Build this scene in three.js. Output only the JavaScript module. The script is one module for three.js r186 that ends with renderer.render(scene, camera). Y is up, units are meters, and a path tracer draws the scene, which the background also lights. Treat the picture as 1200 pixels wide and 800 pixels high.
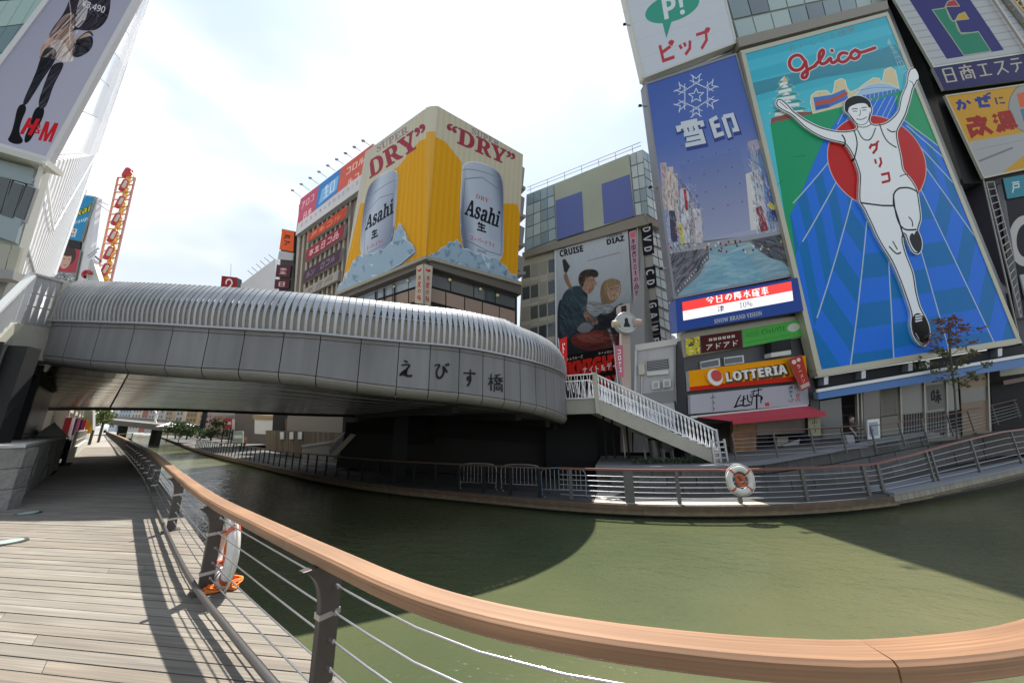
import * as THREE from 'three';
import { mergeGeometries } from 'three/addons/utils/BufferGeometryUtils.js';
import { RoundedBoxGeometry } from 'three/addons/geometries/RoundedBoxGeometry.js';
import { MarchingCubes } from 'three/addons/objects/MarchingCubes.js';
import { TextGeometry } from 'three/addons/geometries/TextGeometry.js';
import { FontLoader } from 'three/addons/loaders/FontLoader.js';

// ------------------------------------------------------------------ camera
const scene = new THREE.Scene();
const EYE = 1.65, F = 390, PITCH = Math.atan(95 / 390), ROLL = -0.014;
const camera = new THREE.PerspectiveCamera(2 * Math.atan(400 / F) * 180 / Math.PI, 1024 / 682, 0.1, 4000);
camera.position.set(0, EYE, 0);
camera.rotation.set(PITCH, 0, ROLL, 'XYZ');
camera.updateMatrixWorld(true);
const renderer = new THREE.WebGLRenderer({ antialias: true });
renderer.toneMapping = THREE.LinearToneMapping;
renderer.toneMappingExposure = 1.9;
renderer.shadowMap.enabled = true;

// ------------------------------------------------------------------ sky and sun
const SUN_EL = 64 * Math.PI / 180, SUN_AZ = -6 * Math.PI / 180;
const sunDir = new THREE.Vector3(Math.sin(SUN_AZ) * Math.cos(SUN_EL), Math.sin(SUN_EL), -Math.cos(SUN_AZ) * Math.cos(SUN_EL));
let seed = 12345;
const rnd = () => { seed = (seed * 1664525 + 1013904223) >>> 0; return seed / 4294967296; };
const rr = (a, b) => a + (b - a) * rnd();
const pick = (a) => a[Math.floor(rnd() * a.length)];
function makeNoise(s) {
  const h = (x, y, z) => { let n = (x * 374761393 + y * 668265263 + z * 2147483647 + s * 974711) | 0; n = Math.imul(n ^ (n >>> 13), 1274126177); n ^= n >>> 16; return (n >>> 0) / 4294967296; };
  const sm = (t) => t * t * (3 - 2 * t);
  return (x, y, z = 0) => {
    const i = Math.floor(x), j = Math.floor(y), k = Math.floor(z), u = sm(x - i), v = sm(y - j), w = sm(z - k), L = THREE.MathUtils.lerp;
    const p = (c) => L(L(h(i, j, c), h(i + 1, j, c), u), L(h(i, j + 1, c), h(i + 1, j + 1, c), u), v);
    return L(p(k), p(k + 1), w);
  };
}
const noise = makeNoise(7);
const fbm = (x, y, z = 0, o = 4) => { let s = 0, a = 0.5; for (let i = 0; i < o; i++) { s += a * noise(x, y, z); x *= 2.03; y *= 2.03; z *= 2.03; a *= 0.5; } return s / (1 - Math.pow(0.5, o)); };
{
  const W = 1024, H = 512, d = new Float32Array(W * H * 4), v = new THREE.Vector3(), st = THREE.MathUtils.smoothstep;
  for (let r = 0; r < H; r++) for (let c = 0; c < W; c++) {
    const up = ((r + 0.5) / H - 0.5) * Math.PI, az = ((c + 0.5) / W - 0.5) * 2 * Math.PI;
    v.set(Math.cos(az) * Math.cos(up), Math.sin(up), Math.sin(az) * Math.cos(up));
    const g = Math.acos(THREE.MathUtils.clamp(v.dot(sunDir), -1, 1)) * 180 / Math.PI, y = Math.max(0, v.y);
    let R = 0.225 + 0.36 * Math.pow(1 - y, 2.2), G = 0.305 + 0.29 * Math.pow(1 - y, 2.2), B = 0.42 + 0.17 * Math.pow(1 - y, 2.2);
    const glow = 0.6 * Math.exp(-g / 13) + 0.22 * Math.exp(-g / 34);
    R += glow; G += glow * 0.99; B += glow * 0.95;
    const k = 1 / (y + 0.22), n = fbm(v.x * k * 1.5 + 3, v.z * k * 1.5 + 9, y * 2, 5);
    const cl = st(n, 0.45, 0.74) * st(v.y, -0.02, 0.1);
    const lit = 0.62 + 0.1 * Math.pow(1 - y, 3) + 0.5 * Math.exp(-g / 45);
    R += (lit - R) * cl * 0.72; G += (lit - G) * cl * 0.72; B += (lit * 1.01 - B) * cl * 0.72;
    if (v.y < 0) { const t = st(-v.y, 0, 0.08); R += (0.22 - R) * t; G += (0.22 - G) * t; B += (0.21 - B) * t; }
    d.set([R, G, B, 1], (r * W + c) * 4);
  }
  const t = new THREE.DataTexture(d, W, H, THREE.RGBAFormat, THREE.FloatType);
  t.mapping = THREE.EquirectangularReflectionMapping; t.magFilter = THREE.LinearFilter; t.minFilter = THREE.LinearFilter; t.needsUpdate = true;
  scene.background = t; scene.environment = t;
}
const sun = new THREE.DirectionalLight(new THREE.Color(1, 0.95, 0.87), 5);
sun.position.copy(sunDir).multiplyScalar(120); sun.castShadow = true; sun.name = 'sun'; sun.shadow.radius = 1.6;
Object.assign(sun.shadow.camera, { left: -70, right: 70, top: 70, bottom: -70, near: 1, far: 300 });
sun.shadow.mapSize.set(4096, 4096);
scene.add(sun); scene.add(sun.target);

// ------------------------------------------------------------------ measuring helpers: the survey of the place from the camera
const V = (x, y, z) => new THREE.Vector3(x, y, z);
const ray = (px, py) => V((px - 600) / F, -(py - 400) / F, -1).applyEuler(camera.rotation);
const EYEP = V(0, EYE, 0);
const U = (px, py, D) => { const r = ray(px, py); return EYEP.clone().addScaledVector(r, D / -r.z); };          // at forward distance D
const PY = (px, py, y) => { const r = ray(px, py); return EYEP.clone().addScaledVector(r, (y - EYE) / r.y); };  // at height y
class Wall {                                                   // a vertical plane through two plan points
  constructor(a, b) {
    this.a = a.clone(); this.a.y = 0; const d = V(b.x - a.x, 0, b.z - a.z); this.len = d.length(); this.d = d.normalize();
    this.n = V(-this.d.z, 0, this.d.x); if (this.n.dot(EYEP.clone().sub(this.a)) < 0) this.n.negate();
  }
  p(px, py, out = 0) { const r = ray(px, py), o = this.a.clone().addScaledVector(this.n, out); const t = (o.clone().sub(EYEP)).dot(this.n) / r.dot(this.n); return EYEP.clone().addScaledVector(r, t); }
  q(quad, out = 0) { return quad.map(([x, y]) => this.p(x, y, out)); }
  s(P) { return [P.clone().sub(this.a).dot(this.d), P.y]; }    // plan coordinate along the wall and height
  at(s, y, out = 0) { return this.a.clone().addScaledVector(this.d, s).addScaledVector(this.n, out).setY(y); }
}
const bil = (c, u, v) => V().copy(c[0]).multiplyScalar((1 - u) * (1 - v)).addScaledVector(c[1], u * (1 - v)).addScaledVector(c[2], u * v).addScaledVector(c[3], (1 - u) * v); // TL TR BR BL
const sub = (c, u0, u1, v0, v1) => [bil(c, u0, v0), bil(c, u1, v0), bil(c, u1, v1), bil(c, u0, v1)];

// ------------------------------------------------------------------ geometry helpers
function geo(pos, uv, idx) {
  const g = new THREE.BufferGeometry();
  g.setAttribute('position', new THREE.Float32BufferAttribute(pos, 3));
  if (uv) g.setAttribute('uv', new THREE.Float32BufferAttribute(uv, 2));
  g.setIndex(idx); const h = g.toNonIndexed(); h.computeVertexNormals(); return h;
}
// a slab whose front is the quad TL TR BR BL and which goes back by t along -n; group 0 front, group 1 the rest
function slab(c, n, t, N = 1, metres = false) {
  const pos = [], uv = [], idx = [], L = c[0].distanceTo(c[1]), H = c[0].distanceTo(c[3]);
  for (let j = 0; j <= N; j++) for (let i = 0; i <= N; i++) { const p = bil(c, i / N, j / N); pos.push(p.x, p.y, p.z); uv.push(metres ? i / N * L : i / N, metres ? (1 - j / N) * H : 1 - j / N); }
  const e1 = c[1].clone().sub(c[0]), e2 = c[3].clone().sub(c[0]), flip = e2.cross(e1).dot(n) < 0;
  const tri = (a, b, d) => flip ? idx.push(a, d, b) : idx.push(a, b, d);
  for (let j = 0; j < N; j++) for (let i = 0; i < N; i++) { const a = j * (N + 1) + i, b = a + 1, d = a + N + 1; tri(a, d, b); tri(b, d, d + 1); }
  const nf = idx.length, k = pos.length / 3;
  const b = c.map((p) => p.clone().addScaledVector(n, -t));
  const face = (q) => { const s = pos.length / 3, w = q[0].distanceTo(q[1]), h = q[1].distanceTo(q[2]); q.forEach((p, i) => { pos.push(p.x, p.y, p.z); uv.push(i === 1 || i === 2 ? w : 0, i > 1 ? h : 0); }); tri(s, s + 1, s + 2); tri(s, s + 2, s + 3); };
  for (let i = 0; i < 4; i++) face([c[i], c[(i + 1) % 4], b[(i + 1) % 4], b[i]]);
  face([b[0], b[1], b[2], b[3]]);
  const g = geo(pos, uv, idx); g.clearGroups(); g.addGroup(0, nf, 0); g.addGroup(nf, idx.length - nf, 1); return g;
}
// horizontal prism: polygon of [x, z] (or [x, z, y]) between top and bottom
function prism(pts, top, bot, sideUV = 1) {
  const sh = pts.map((p) => new THREE.Vector2(p[0], p[1]));
  const ccw = !THREE.ShapeUtils.isClockWise(sh); const P = ccw ? pts.slice().reverse() : pts.slice(); const S = P.map((p) => new THREE.Vector2(p[0], p[1]));
  const f = THREE.ShapeUtils.triangulateShape(S, []), pos = [], uv = [], idx = [], n = P.length;
  const ty = (p) => p[2] ?? top, by = (p) => p[3] ?? bot;
  P.forEach((p) => { pos.push(p[0], ty(p), p[1]); uv.push(p[0], p[1]); });
  P.forEach((p) => { pos.push(p[0], by(p), p[1]); uv.push(p[0], p[1]); });
  f.forEach(([a, b, c]) => { idx.push(a, b, c); idx.push(c + n, b + n, a + n); });
  let run = 0;
  for (let i = 0; i < n; i++) {
    const a = P[i], b = P[(i + 1) % n], s = pos.length / 3, l = Math.hypot(a[0] - b[0], a[1] - b[1]);
    pos.push(a[0], ty(a), a[1], b[0], ty(b), b[1], b[0], by(b), b[1], a[0], by(a), a[1]);
    uv.push(run, ty(a), run + l, ty(b), run + l, by(b), run, by(a)); run += l;
    idx.push(s, s + 2, s + 1, s, s + 3, s + 2);
  }
  const g = geo(pos, uv, idx); 
  // make sure the top looks up
  const nr = g.attributes.normal; if (nr.getY(0) < 0) { const ar = g.attributes.position.array, ua = g.attributes.uv.array; for (let t = 0; t < ar.length / 9; t++) { for (let k = 0; k < 3; k++) { const q = ar[t * 9 + 3 + k]; ar[t * 9 + 3 + k] = ar[t * 9 + 6 + k]; ar[t * 9 + 6 + k] = q; } for (let k = 0; k < 2; k++) { const q = ua[t * 6 + 2 + k]; ua[t * 6 + 2 + k] = ua[t * 6 + 4 + k]; ua[t * 6 + 4 + k] = q; } } g.computeVertexNormals(); }
  return g;
}
// sweep a closed section (list of [out, up]) along a path of Vector3; out is horizontal, to the right of travel
function sweep(path, sec, closed = true, caps = true) {
  const pos = [], uv = [], idx = [], m = sec.length, n = path.length; let run = 0;
  let per = [0]; for (let j = 1; j <= m; j++) { const a = sec[j - 1], b = sec[j % m]; per.push(per[j - 1] + Math.hypot(a[0] - b[0], a[1] - b[1])); }
  const rowN = m + 1;
  for (let i = 0; i < n; i++) {
    const a = path[Math.max(0, i - 1)], b = path[Math.min(n - 1, i + 1)], t = b.clone().sub(a); t.y = 0; t.normalize(); const o = V(-t.z, 0, t.x);
    if (i) run += path[i].distanceTo(path[i - 1]);
    for (let j = 0; j <= m; j++) { const s = typeof sec === 'function' ? sec(i)[j % m] : sec[j % m]; const p = path[i].clone().addScaledVector(o, s[0]); p.y += s[1]; pos.push(p.x, p.y, p.z); uv.push(run, per[j]); }
  }
  for (let i = 0; i < n - 1; i++) for (let j = 0; j < (closed ? m : m - 1); j++) { const a = i * rowN + j, b = a + 1, c = a + rowN, d = c + 1; idx.push(a, c, b, b, c, d); }
  if (caps && closed) { const f = THREE.ShapeUtils.triangulateShape(sec.map((s) => new THREE.Vector2(s[0], s[1])), []); f.forEach(([a, b, c]) => { idx.push(a, b, c); const k = (n - 1) * rowN; idx.push(k + c, k + b, k + a); }); }
  return geo(pos, uv, idx);
}
const tube = (pts, r, seg = 0, rad = 8) => new THREE.TubeGeometry(pts.length === 2 ? new THREE.LineCurve3(pts[0], pts[1]) : new THREE.CatmullRomCurve3(pts), seg || Math.max(1, (pts.length - 1) * 6), r, rad, false).toNonIndexed();
const bar = (a, b, w, h = w) => {                                // square bar between two points
  const L = a.distanceTo(b), g = new THREE.BoxGeometry(w, h, L).toNonIndexed(), m = new THREE.Matrix4(), up = Math.abs(b.clone().sub(a).normalize().y) > 0.95 ? V(1, 0, 0) : V(0, 1, 0);
  m.lookAt(a, b, up); g.applyMatrix4(m); g.translate((a.x + b.x) / 2, (a.y + b.y) / 2, (a.z + b.z) / 2); return g;
};
const box = (w, h, d, x = 0, y = 0, z = 0, ry = 0) => { const g = new THREE.BoxGeometry(w, h, d).toNonIndexed(); if (ry) g.rotateY(ry); g.translate(x, y, z); return g; };
const rbox = (w, h, d, r, x = 0, y = 0, z = 0, ry = 0) => { const g = new RoundedBoxGeometry(w, h, d, 2, r).toNonIndexed(); if (ry) g.rotateY(ry); g.translate(x, y, z); return g; };
const cyl = (r0, r1, h, x = 0, y = 0, z = 0, s = 14) => { const g = new THREE.CylinderGeometry(r0, r1, h, s).toNonIndexed(); g.translate(x, y, z); return g; };
const merge = (a) => mergeGeometries(a.map((g) => { const k = g.index ? g.toNonIndexed() : g; for (const n of Object.keys(k.attributes)) if (!['position', 'normal', 'uv'].includes(n)) k.deleteAttribute(n); k.clearGroups(); return k; }));

// ------------------------------------------------------------------ object helpers
const used = {};
const numbered = (n) => { const k = used[n] = (used[n] ?? -1) + 1; return k ? n + '_' + String(k).padStart(3, '0') : n; };
function shade(o) { o.castShadow = true; o.receiveShadow = true; return o; }
function thing(name, label, category, base, group) {
  const o = new THREE.Group(); o.name = numbered(name); o.position.copy(base ?? V(0, 0, 0)); scene.add(o);
  o.userData = { label, category }; if (group) o.userData.group = group; return o;
}
function part(parent, name, g, mat, label) {                    // geometry in world coordinates
  const m = shade(new THREE.Mesh(g, mat)); m.name = name;
  if (parent.isGroup && parent.parent === scene) m.position.copy(parent.position).negate();
  if (label) m.userData.label = label;
  parent.add(m); return m;
}
function solo(name, g, mat, label, category, group) { const m = shade(new THREE.Mesh(g, mat)); m.name = numbered(name); m.userData = { label, category }; if (group) m.userData.group = group; scene.add(m); return m; }
function struct(name, g, mat, label) { const m = shade(new THREE.Mesh(g, mat)); m.name = numbered(name); m.userData = { kind: 'structure' }; if (label) m.userData.label = label; scene.add(m); return m; }
const centre = (g) => { g.computeBoundingBox(); const c = g.boundingBox.getCenter(V()); c.y = g.boundingBox.min.y; return c; };

// ------------------------------------------------------------------ materials
const lin = (r, g, b) => new THREE.Color().setRGB(r, g, b);
const std = (r, g, b, rough = 0.7, metal = 0, extra = {}) => new THREE.MeshStandardMaterial({ color: lin(r, g, b), roughness: rough, metalness: metal, ...extra });
const css = (c, rough = 0.6, metal = 0, extra = {}) => new THREE.MeshStandardMaterial({ color: new THREE.Color(c), roughness: rough, metalness: metal, ...extra });
function canvasTex(w, h, draw, srgb = true, repeat = false) {
  const c = document.createElement('canvas'); c.width = w; c.height = h; draw(c.getContext('2d'), w, h);
  const t = new THREE.CanvasTexture(c); if (srgb) t.colorSpace = THREE.SRGBColorSpace; if (repeat) t.wrapS = t.wrapT = THREE.RepeatWrapping; t.anisotropy = 8; return t;
}
function noiseTex(n, f, srgb = true, cell = 1) {                  // f(u, v) -> [r, g, b] or grey, tileable by the caller's choice
  const d = new Uint8Array(n * n * 4);
  for (let y = 0; y < n; y++) for (let x = 0; x < n; x++) { let v = f(x / n, y / n); if (typeof v === 'number') v = [v, v, v]; for (let k = 0; k < 3; k++) d[(y * n + x) * 4 + k] = Math.max(0, Math.min(255, v[k] * 255)); d[(y * n + x) * 4 + 3] = 255; }
  const t = new THREE.DataTexture(d, n, n); t.wrapS = t.wrapT = THREE.RepeatWrapping; t.magFilter = THREE.LinearFilter; t.minFilter = THREE.LinearMipmapLinearFilter; t.generateMipmaps = true; if (srgb) t.colorSpace = THREE.SRGBColorSpace; t.needsUpdate = true; return t;
}
const tl = (u, v, fu, fv, z = 0, o = 4) => {                       // tileable fbm
  const a = (x, y) => fbm(x * fu, y * fv, z, o), L = THREE.MathUtils.lerp;
  return L(L(a(u, v), a(u - 1, v), u), L(a(u, v - 1), a(u - 1, v - 1), u), v);
};
const rep = (t, x, y) => { const c = t.clone(); c.repeat.set(x, y); c.needsUpdate = true; return c; };
const T = {
  wood: noiseTex(512, (u, v) => { const g = tl(u, v, 3, 60, 1, 3), s = tl(u, v, 5, 5, 4, 3), k = tl(u, v, 2, 150, 9, 2); return 0.46 + 0.34 * g + 0.24 * (s - 0.5) + 0.2 * (k - 0.5); }, true),
  woodB: noiseTex(256, (u, v) => tl(u, v, 3, 90, 5, 3), false),
  grime: noiseTex(512, (u, v) => 0.84 + 0.4 * (tl(u, v, 5, 5, 2, 5) - 0.5) + 0.14 * (tl(u, v, 40, 40, 3, 2) - 0.5), false),
  streak: noiseTex(512, (u, v) => 0.8 + 0.42 * (tl(u, v, 30, 2.5, 6, 4) - 0.5) + 0.36 * (tl(u, v, 4, 4, 8, 4) - 0.5), false),
  rough: noiseTex(512, (u, v) => tl(u, v, 8, 8, 11, 6), false),
  speck: noiseTex(256, (u, v) => 0.84 + 0.25 * (tl(u, v, 60, 60, 12, 2) - 0.5) + 0.28 * (tl(u, v, 6, 6, 13, 4) - 0.5), false),
};
const M = {
  white: std(0.72, 0.72, 0.7, 0.45), offwhite: std(0.55, 0.54, 0.5, 0.6), black: std(0.008, 0.008, 0.009, 0.85), dark: std(0.013, 0.013, 0.014, 0.8),
  steel: std(0.5, 0.5, 0.52, 0.3, 0.9), darkSteel: std(0.10, 0.095, 0.09, 0.45, 0.5), postPaint: std(0.055, 0.05, 0.045, 0.45, 0.2), galv: std(0.42, 0.43, 0.45, 0.42, 0.7),
  concrete: std(0.42, 0.4, 0.37, 0.85, 0, { map: rep(T.grime, 0.25, 0.25) }), darkConcrete: std(0.14, 0.135, 0.125, 0.85, 0, { map: rep(T.grime, 0.2, 0.2) }),
  sideGrey: std(0.3, 0.3, 0.31, 0.6), glass: std(0.05, 0.065, 0.075, 0.06, 0), glassLit: std(0.3, 0.38, 0.4, 0.1), glassBlue: std(0.1, 0.17, 0.2, 0.06), glassPale: std(0.38, 0.43, 0.44, 0.12),
  beige: std(0.5, 0.46, 0.38, 0.7), tileBeige: std(0.4, 0.38, 0.31, 0.65), brownPanel: std(0.28, 0.2, 0.15, 0.6), red: std(0.5, 0.03, 0.03, 0.5), orange: std(0.7, 0.22, 0.02, 0.5), yellow: std(0.75, 0.5, 0.05, 0.5),
};
// ------------------------------------------------------------------ stroke lettering (letters on a 25 x 25 grid, a..y; ~ = rounded)
const GL = { 'え': '~jcoe girifvlpovvv', 'び': '~dfkegmiuntqmpgvn scuf vbxe', 'す': '~dgvg nbnnkpjmnlnrjx', '橋': 'biii fcfx fjbq fkio ucle jhxh pekl qhxl nktktnnnnk kykpwpwy nststvnvns',
  'グ': 'kdem jgtgqqix tbve waxd', 'リ': 'gdgo scsolx', 'コ': 'efufuv dvuv', '雪': 'fctc cjcfwfwj mcml ghji gkjl phsi pksl fntntxex gsts', '印': 'jddfdukt dljl oewewsss oeoy',
  '今': 'mbcl mbxl ilql fpspnx', '日': 'fctctxfxfc fmtm', 'の': '~mfjrftdnigpevjuqnw', '降': 'dcdy ddjdgjjoeq pbki neuekm ngwm lowo ksys rmry moms', '水': 'mbmwiu dijics ufolxu',
  '確': 'beke febo dmjmjvdvdm lgldxdxg qflo okoy olxl opwp otwt oxyx sisx', '率': 'mamd cdwd meiioijoqo ehhk dohl uhrk rlvo bsxs momy', '津': 'ddgg cjfm cxhp kfvfvmkm iiyi kqwq iuyu pbpy',
  'ア': 'devepm milqfx', 'ド': 'iciy iksq qdsg ucwf', 'ピ': 'fdfvvv tifm vcxevgtevc', 'ッ': 'ekgp ljmo ujrsjx', 'プ': 'dfsfqpgx vbxdvftdvb', 'ラ': 'fdtd ejujrrhx', 'ト': 'iciy iktq', 'ハ': 'ifcu qexu',
  'ウ': 'mbmf dmdgvgtojx', 'ス': 'eetenodx nnww', 'ナ': 'ciwi mcmmfx', 'イ': 'ucmkdp njny', 'デ': 'geqe ckwk mklrgx sbue waxd', 'エ': 'eeue memv cvwv', 'テ': 'fdtd ckwk nkmrgx', 'レ': 'hdhvvn',
  '商': 'mamd cewe igjj qgpj dydkvkvy jlgp plsp irqrqvivir', 'か': '~ciointjv jchncw sgwn', 'ぜ': 'bjxi qdqnnn hehuuv scue waxd', 'に': '~fdenfw lgug lsovwu', '改': 'delelldldvlr qbmk ogxg uhlx okxx',
  '源': 'ddgg cjfm cxhp jdxd kdkohx reoh nivivononi nlvl rorx orlv urxv', '戸': 'dcvc fgtgtnfn fgfobx', '生': 'icdj fhvh mcmw eouo bwxw', '本': 'cgwg mbmy lhct nhwt hsrs', 'ふ': '~kcpf nijnoslwhu eqcv sowu',
  'う': '~jcod gkpisokx', 'お': '~chrg jcjuesjmrnstow tewi', 'い': '~ffgrjt sgvo', 'し': '~hdhsmwur', 'さ': '~dhvg lcqo gpiwrw', 'と': '~idkl thhojvuv', '健': 'hbbm eiey keoekloniy pewewjpj ogyg sbsv nqxq', '康': 'mamd cdwd cdclby hgsgskhk fixi mfmv gntp',
  'そ': '~gdsdeluklqqx', 'ば': '~dddv mhxg rcrulwis vbxe', '円': 'dyddvdvy dnvn mdmn', '木': 'cgwg mbmy lhct nhwt', '屋': 'ecucugeg eceoby hjvj mkioso ists nonx fxxx', '味': 'cficiqcqcf mgwg kmym rbry qnkv snyu',
  '西': 'bdxd divivxdxdi jdjmeq pdpmum', '品': 'hchkrkrchc bnbxjxjnbn pnpxxxxnpn', '揃': 'cgkg gcgx dqjm mgxg oclf ueug mjmx mjsjsx vjvw', '関': 'bxbckckibi oixixcocoi xcxx hmrm gqsq mnmw mqgw mqsw',
  'ン': 'dfij vhprdx', 'タ': 'kcel iftfpqgy hmqq', 'ル': 'hfgpcw odovxn', '四': 'bexexxbxbe jejnfq oeoptp', '元': 'fdtd bjxj jjiqbx oiowxwxs', '町': 'bdldlwbwbd gdgw bmlm nexe sesxox', 'ー': 'dmwm', 'ズ': 'eetenodx nnww sbue waxd', 'ャ': 'ekrionio', 'メ': 'tddx gjtu', 'ム': 'ldeutt pmvx', 'ク': 'kcem jgtgqphx', 'キ': 'diug cpwn kcoy', 'パ': 'ifcu qexu vbxdvftdvb', 'ロ': 'efufuvevef' };
// draw a string in a box given by three canvas points: top left, top right, bottom left
function text(g, s, p0, p1, p2, col, o = {}) {
  const ex = [p1[0] - p0[0], p1[1] - p0[1]], ey = [p2[0] - p0[0], p2[1] - p0[1]], chars = [...s], n = chars.length, P = (u, v) => [p0[0] + ex[0] * u + ey[0] * v, p0[1] + ex[1] * u + ey[1] * v];
  g.save();
  if (!chars.some((c) => GL[c])) {
    g.font = (o.font ?? 'bold') + ' 100px ' + (o.family ?? 'sans-serif'); g.textBaseline = 'alphabetic';
    const lower = /[gjpqy,;]/.test(s), w = g.measureText(s).width, asc = 74, tot = lower ? 95 : 74;
    g.transform(ex[0] / w, ex[1] / w, ey[0] / tot, ey[1] / tot, p0[0], p0[1]);
    if (o.outline) { g.strokeStyle = o.outline; g.lineWidth = o.ow ?? 14; g.lineJoin = 'round'; g.strokeText(s, 0, asc); }
    g.fillStyle = col; g.fillText(s, 0, asc);
  } else {
    const pass = (c, lw) => {
      g.strokeStyle = c; g.lineCap = 'butt'; g.lineJoin = 'miter'; if (o.round || lw > 99) { g.lineCap = 'round'; g.lineJoin = 'round'; }
      chars.forEach((ch, i) => {
        const cell = (x, y) => o.vertical ? P(0.06 + 0.88 * x / 24, (i + 0.06 + 0.88 * y / 24) / n) : P((i + 0.06 + 0.88 * x / 24) / n, 0.03 + 0.94 * y / 24);
        const cw = Math.min(Math.hypot(...ex) / (o.vertical ? 1 : n), Math.hypot(...ey) / (o.vertical ? n : 1));
        if (!GL[ch]) { const a = cell(3, 2), b = cell(21, 2), d = cell(3, 23); if (ch !== ' ') text(g, ch, a, b, d, c, { font: 'bold' }); return; }
        g.lineWidth = cw * lw; const smooth = GL[ch][0] === '~';
        GL[ch].replace('~', '').split(' ').forEach((st) => {
          const q = []; for (let k = 0; k + 1 < st.length; k += 2) q.push(cell(st.charCodeAt(k) - 97, st.charCodeAt(k + 1) - 97));
          g.beginPath(); g.moveTo(...q[0]);
          if (smooth && q.length > 2) { for (let k = 1; k < q.length - 1; k++) { const e = k === q.length - 2 ? q[k + 1] : [(q[k][0] + q[k + 1][0]) / 2, (q[k][1] + q[k + 1][1]) / 2]; g.quadraticCurveTo(...q[k], ...e); } } else q.slice(1).forEach((p) => g.lineTo(...p));
          g.stroke();
        });
      });
    };
    if (o.outline) pass(o.outline, (o.lw ?? 0.11) + (o.ow ?? 0.08)); pass(col, o.lw ?? 0.11);
  }
  g.restore();
}
// letters as solid raised strokes in the xy plane, centred, height h
function glyphGeo(ch, h, w, depth) {
  const out = [], s = h / 24;
  GL[ch].replace('~', '').split(' ').forEach((st) => {
    let q = []; for (let k = 0; k + 1 < st.length; k += 2) q.push(new THREE.Vector2((st.charCodeAt(k) - 109) * s, (109 - st.charCodeAt(k + 1)) * s));
    if (GL[ch][0] === '~' && q.length > 2) q = new THREE.SplineCurve(q).getPoints(q.length * 5);
    const n = q.length, L = [], R = [];
    q.forEach((p, i) => { const t = q[Math.min(n - 1, i + 1)].clone().sub(q[Math.max(0, i - 1)]).normalize(), f = w * (0.62 + 0.5 * Math.sin(Math.PI * Math.min(1, 0.25 + 0.75 * (1 - i / (n - 1))))); L.push([p.x - t.y * f / 2, p.y + t.x * f / 2]); R.push([p.x + t.y * f / 2, p.y - t.x * f / 2]); });
    const sh = new THREE.Shape([...L, ...R.reverse()].map((a) => new THREE.Vector2(...a)));
    out.push(new THREE.ExtrudeGeometry(sh, { depth, bevelEnabled: false }));
  });
  return merge(out);
}
// painterly strokes kept inside a printed shape
function strokes(g, m, pts, cols, n, len, lw, ang, smooth = true) {
  const q = pts.map((p) => m(p[0], p[1])), xs = q.map((p) => p[0]), ys = q.map((p) => p[1]), x0 = Math.min(...xs), x1 = Math.max(...xs), y0 = Math.min(...ys), y1 = Math.max(...ys), k = q.length, mid = (a, b) => [(a[0] + b[0]) / 2, (a[1] + b[1]) / 2];
  g.save(); g.beginPath(); if (smooth) { g.moveTo(...mid(q[k - 1], q[0])); for (let i = 0; i < k; i++) g.quadraticCurveTo(...q[i], ...mid(q[i], q[(i + 1) % k])); } else q.forEach((p, i) => i ? g.lineTo(...p) : g.moveTo(...p)); g.closePath(); g.clip(); g.lineCap = 'round';
  for (let i = 0; i < n; i++) { const x = rr(x0, x1), y = rr(y0, y1), a = ang + rr(-0.35, 0.35), l = len * rr(0.4, 1.2); g.strokeStyle = pick(cols); g.lineWidth = lw * rr(0.4, 1.3); g.beginPath(); g.moveTo(x, y); g.quadraticCurveTo(x + Math.cos(a) * l * 0.5 + rr(-4, 4), y + Math.sin(a) * l * 0.5 + rr(-4, 4), x + Math.cos(a) * l, y + Math.sin(a) * l); g.stroke(); }
  g.restore();
}
const soft = (g, px, f) => { g.filter = `blur(${px}px)`; f(); g.filter = 'none'; };
// ------------------------------------------------------------------ printed panels: quad given by survey pixels on a wall
function invBil(w, c, px, py, out = 0) {                           // survey pixel -> panel coordinates
  const P = w.p(px, py, out), [s, y] = w.s(P), q = c.map((k) => w.s(k)); let u = 0.5, v = 0.5;
  for (let i = 0; i < 12; i++) {
    const f = (u, v) => [0, 1].map((k) => q[0][k] * (1 - u) * (1 - v) + q[1][k] * u * (1 - v) + q[2][k] * u * v + q[3][k] * (1 - u) * v), a = f(u, v), e = 1e-4, fu = f(u + e, v), fv = f(u, v + e);
    const A = (fu[0] - a[0]) / e, B = (fv[0] - a[0]) / e, C = (fu[1] - a[1]) / e, D = (fv[1] - a[1]) / e, r = s - a[0], t = y - a[1], det = A * D - B * C; u += (r * D - B * t) / det; v += (A * t - C * r) / det;
  }
  return [u, v];
}
function poly(g, m, pts, fill, stroke, lw, closed = true, smooth = false) {
  const q = pts.map((p) => m(p[0], p[1])); g.beginPath();
  if (smooth) { const n = q.length, mid = (a, b) => [(a[0] + b[0]) / 2, (a[1] + b[1]) / 2]; if (closed) { g.moveTo(...mid(q[n - 1], q[0])); for (let i = 0; i < n; i++) g.quadraticCurveTo(...q[i], ...mid(q[i], q[(i + 1) % n])); } else { g.moveTo(...q[0]); for (let i = 1; i < n - 1; i++) g.quadraticCurveTo(...q[i], ...(i === n - 2 ? q[n - 1] : mid(q[i], q[i + 1]))); } }
  else { g.moveTo(...q[0]); q.slice(1).forEach((p) => g.lineTo(...p)); }
  if (closed) g.closePath(); if (fill) { g.fillStyle = fill; g.fill(); } if (stroke) { g.strokeStyle = stroke; g.lineWidth = lw; g.lineJoin = 'round'; g.lineCap = 'round'; g.stroke(); }
}
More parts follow.
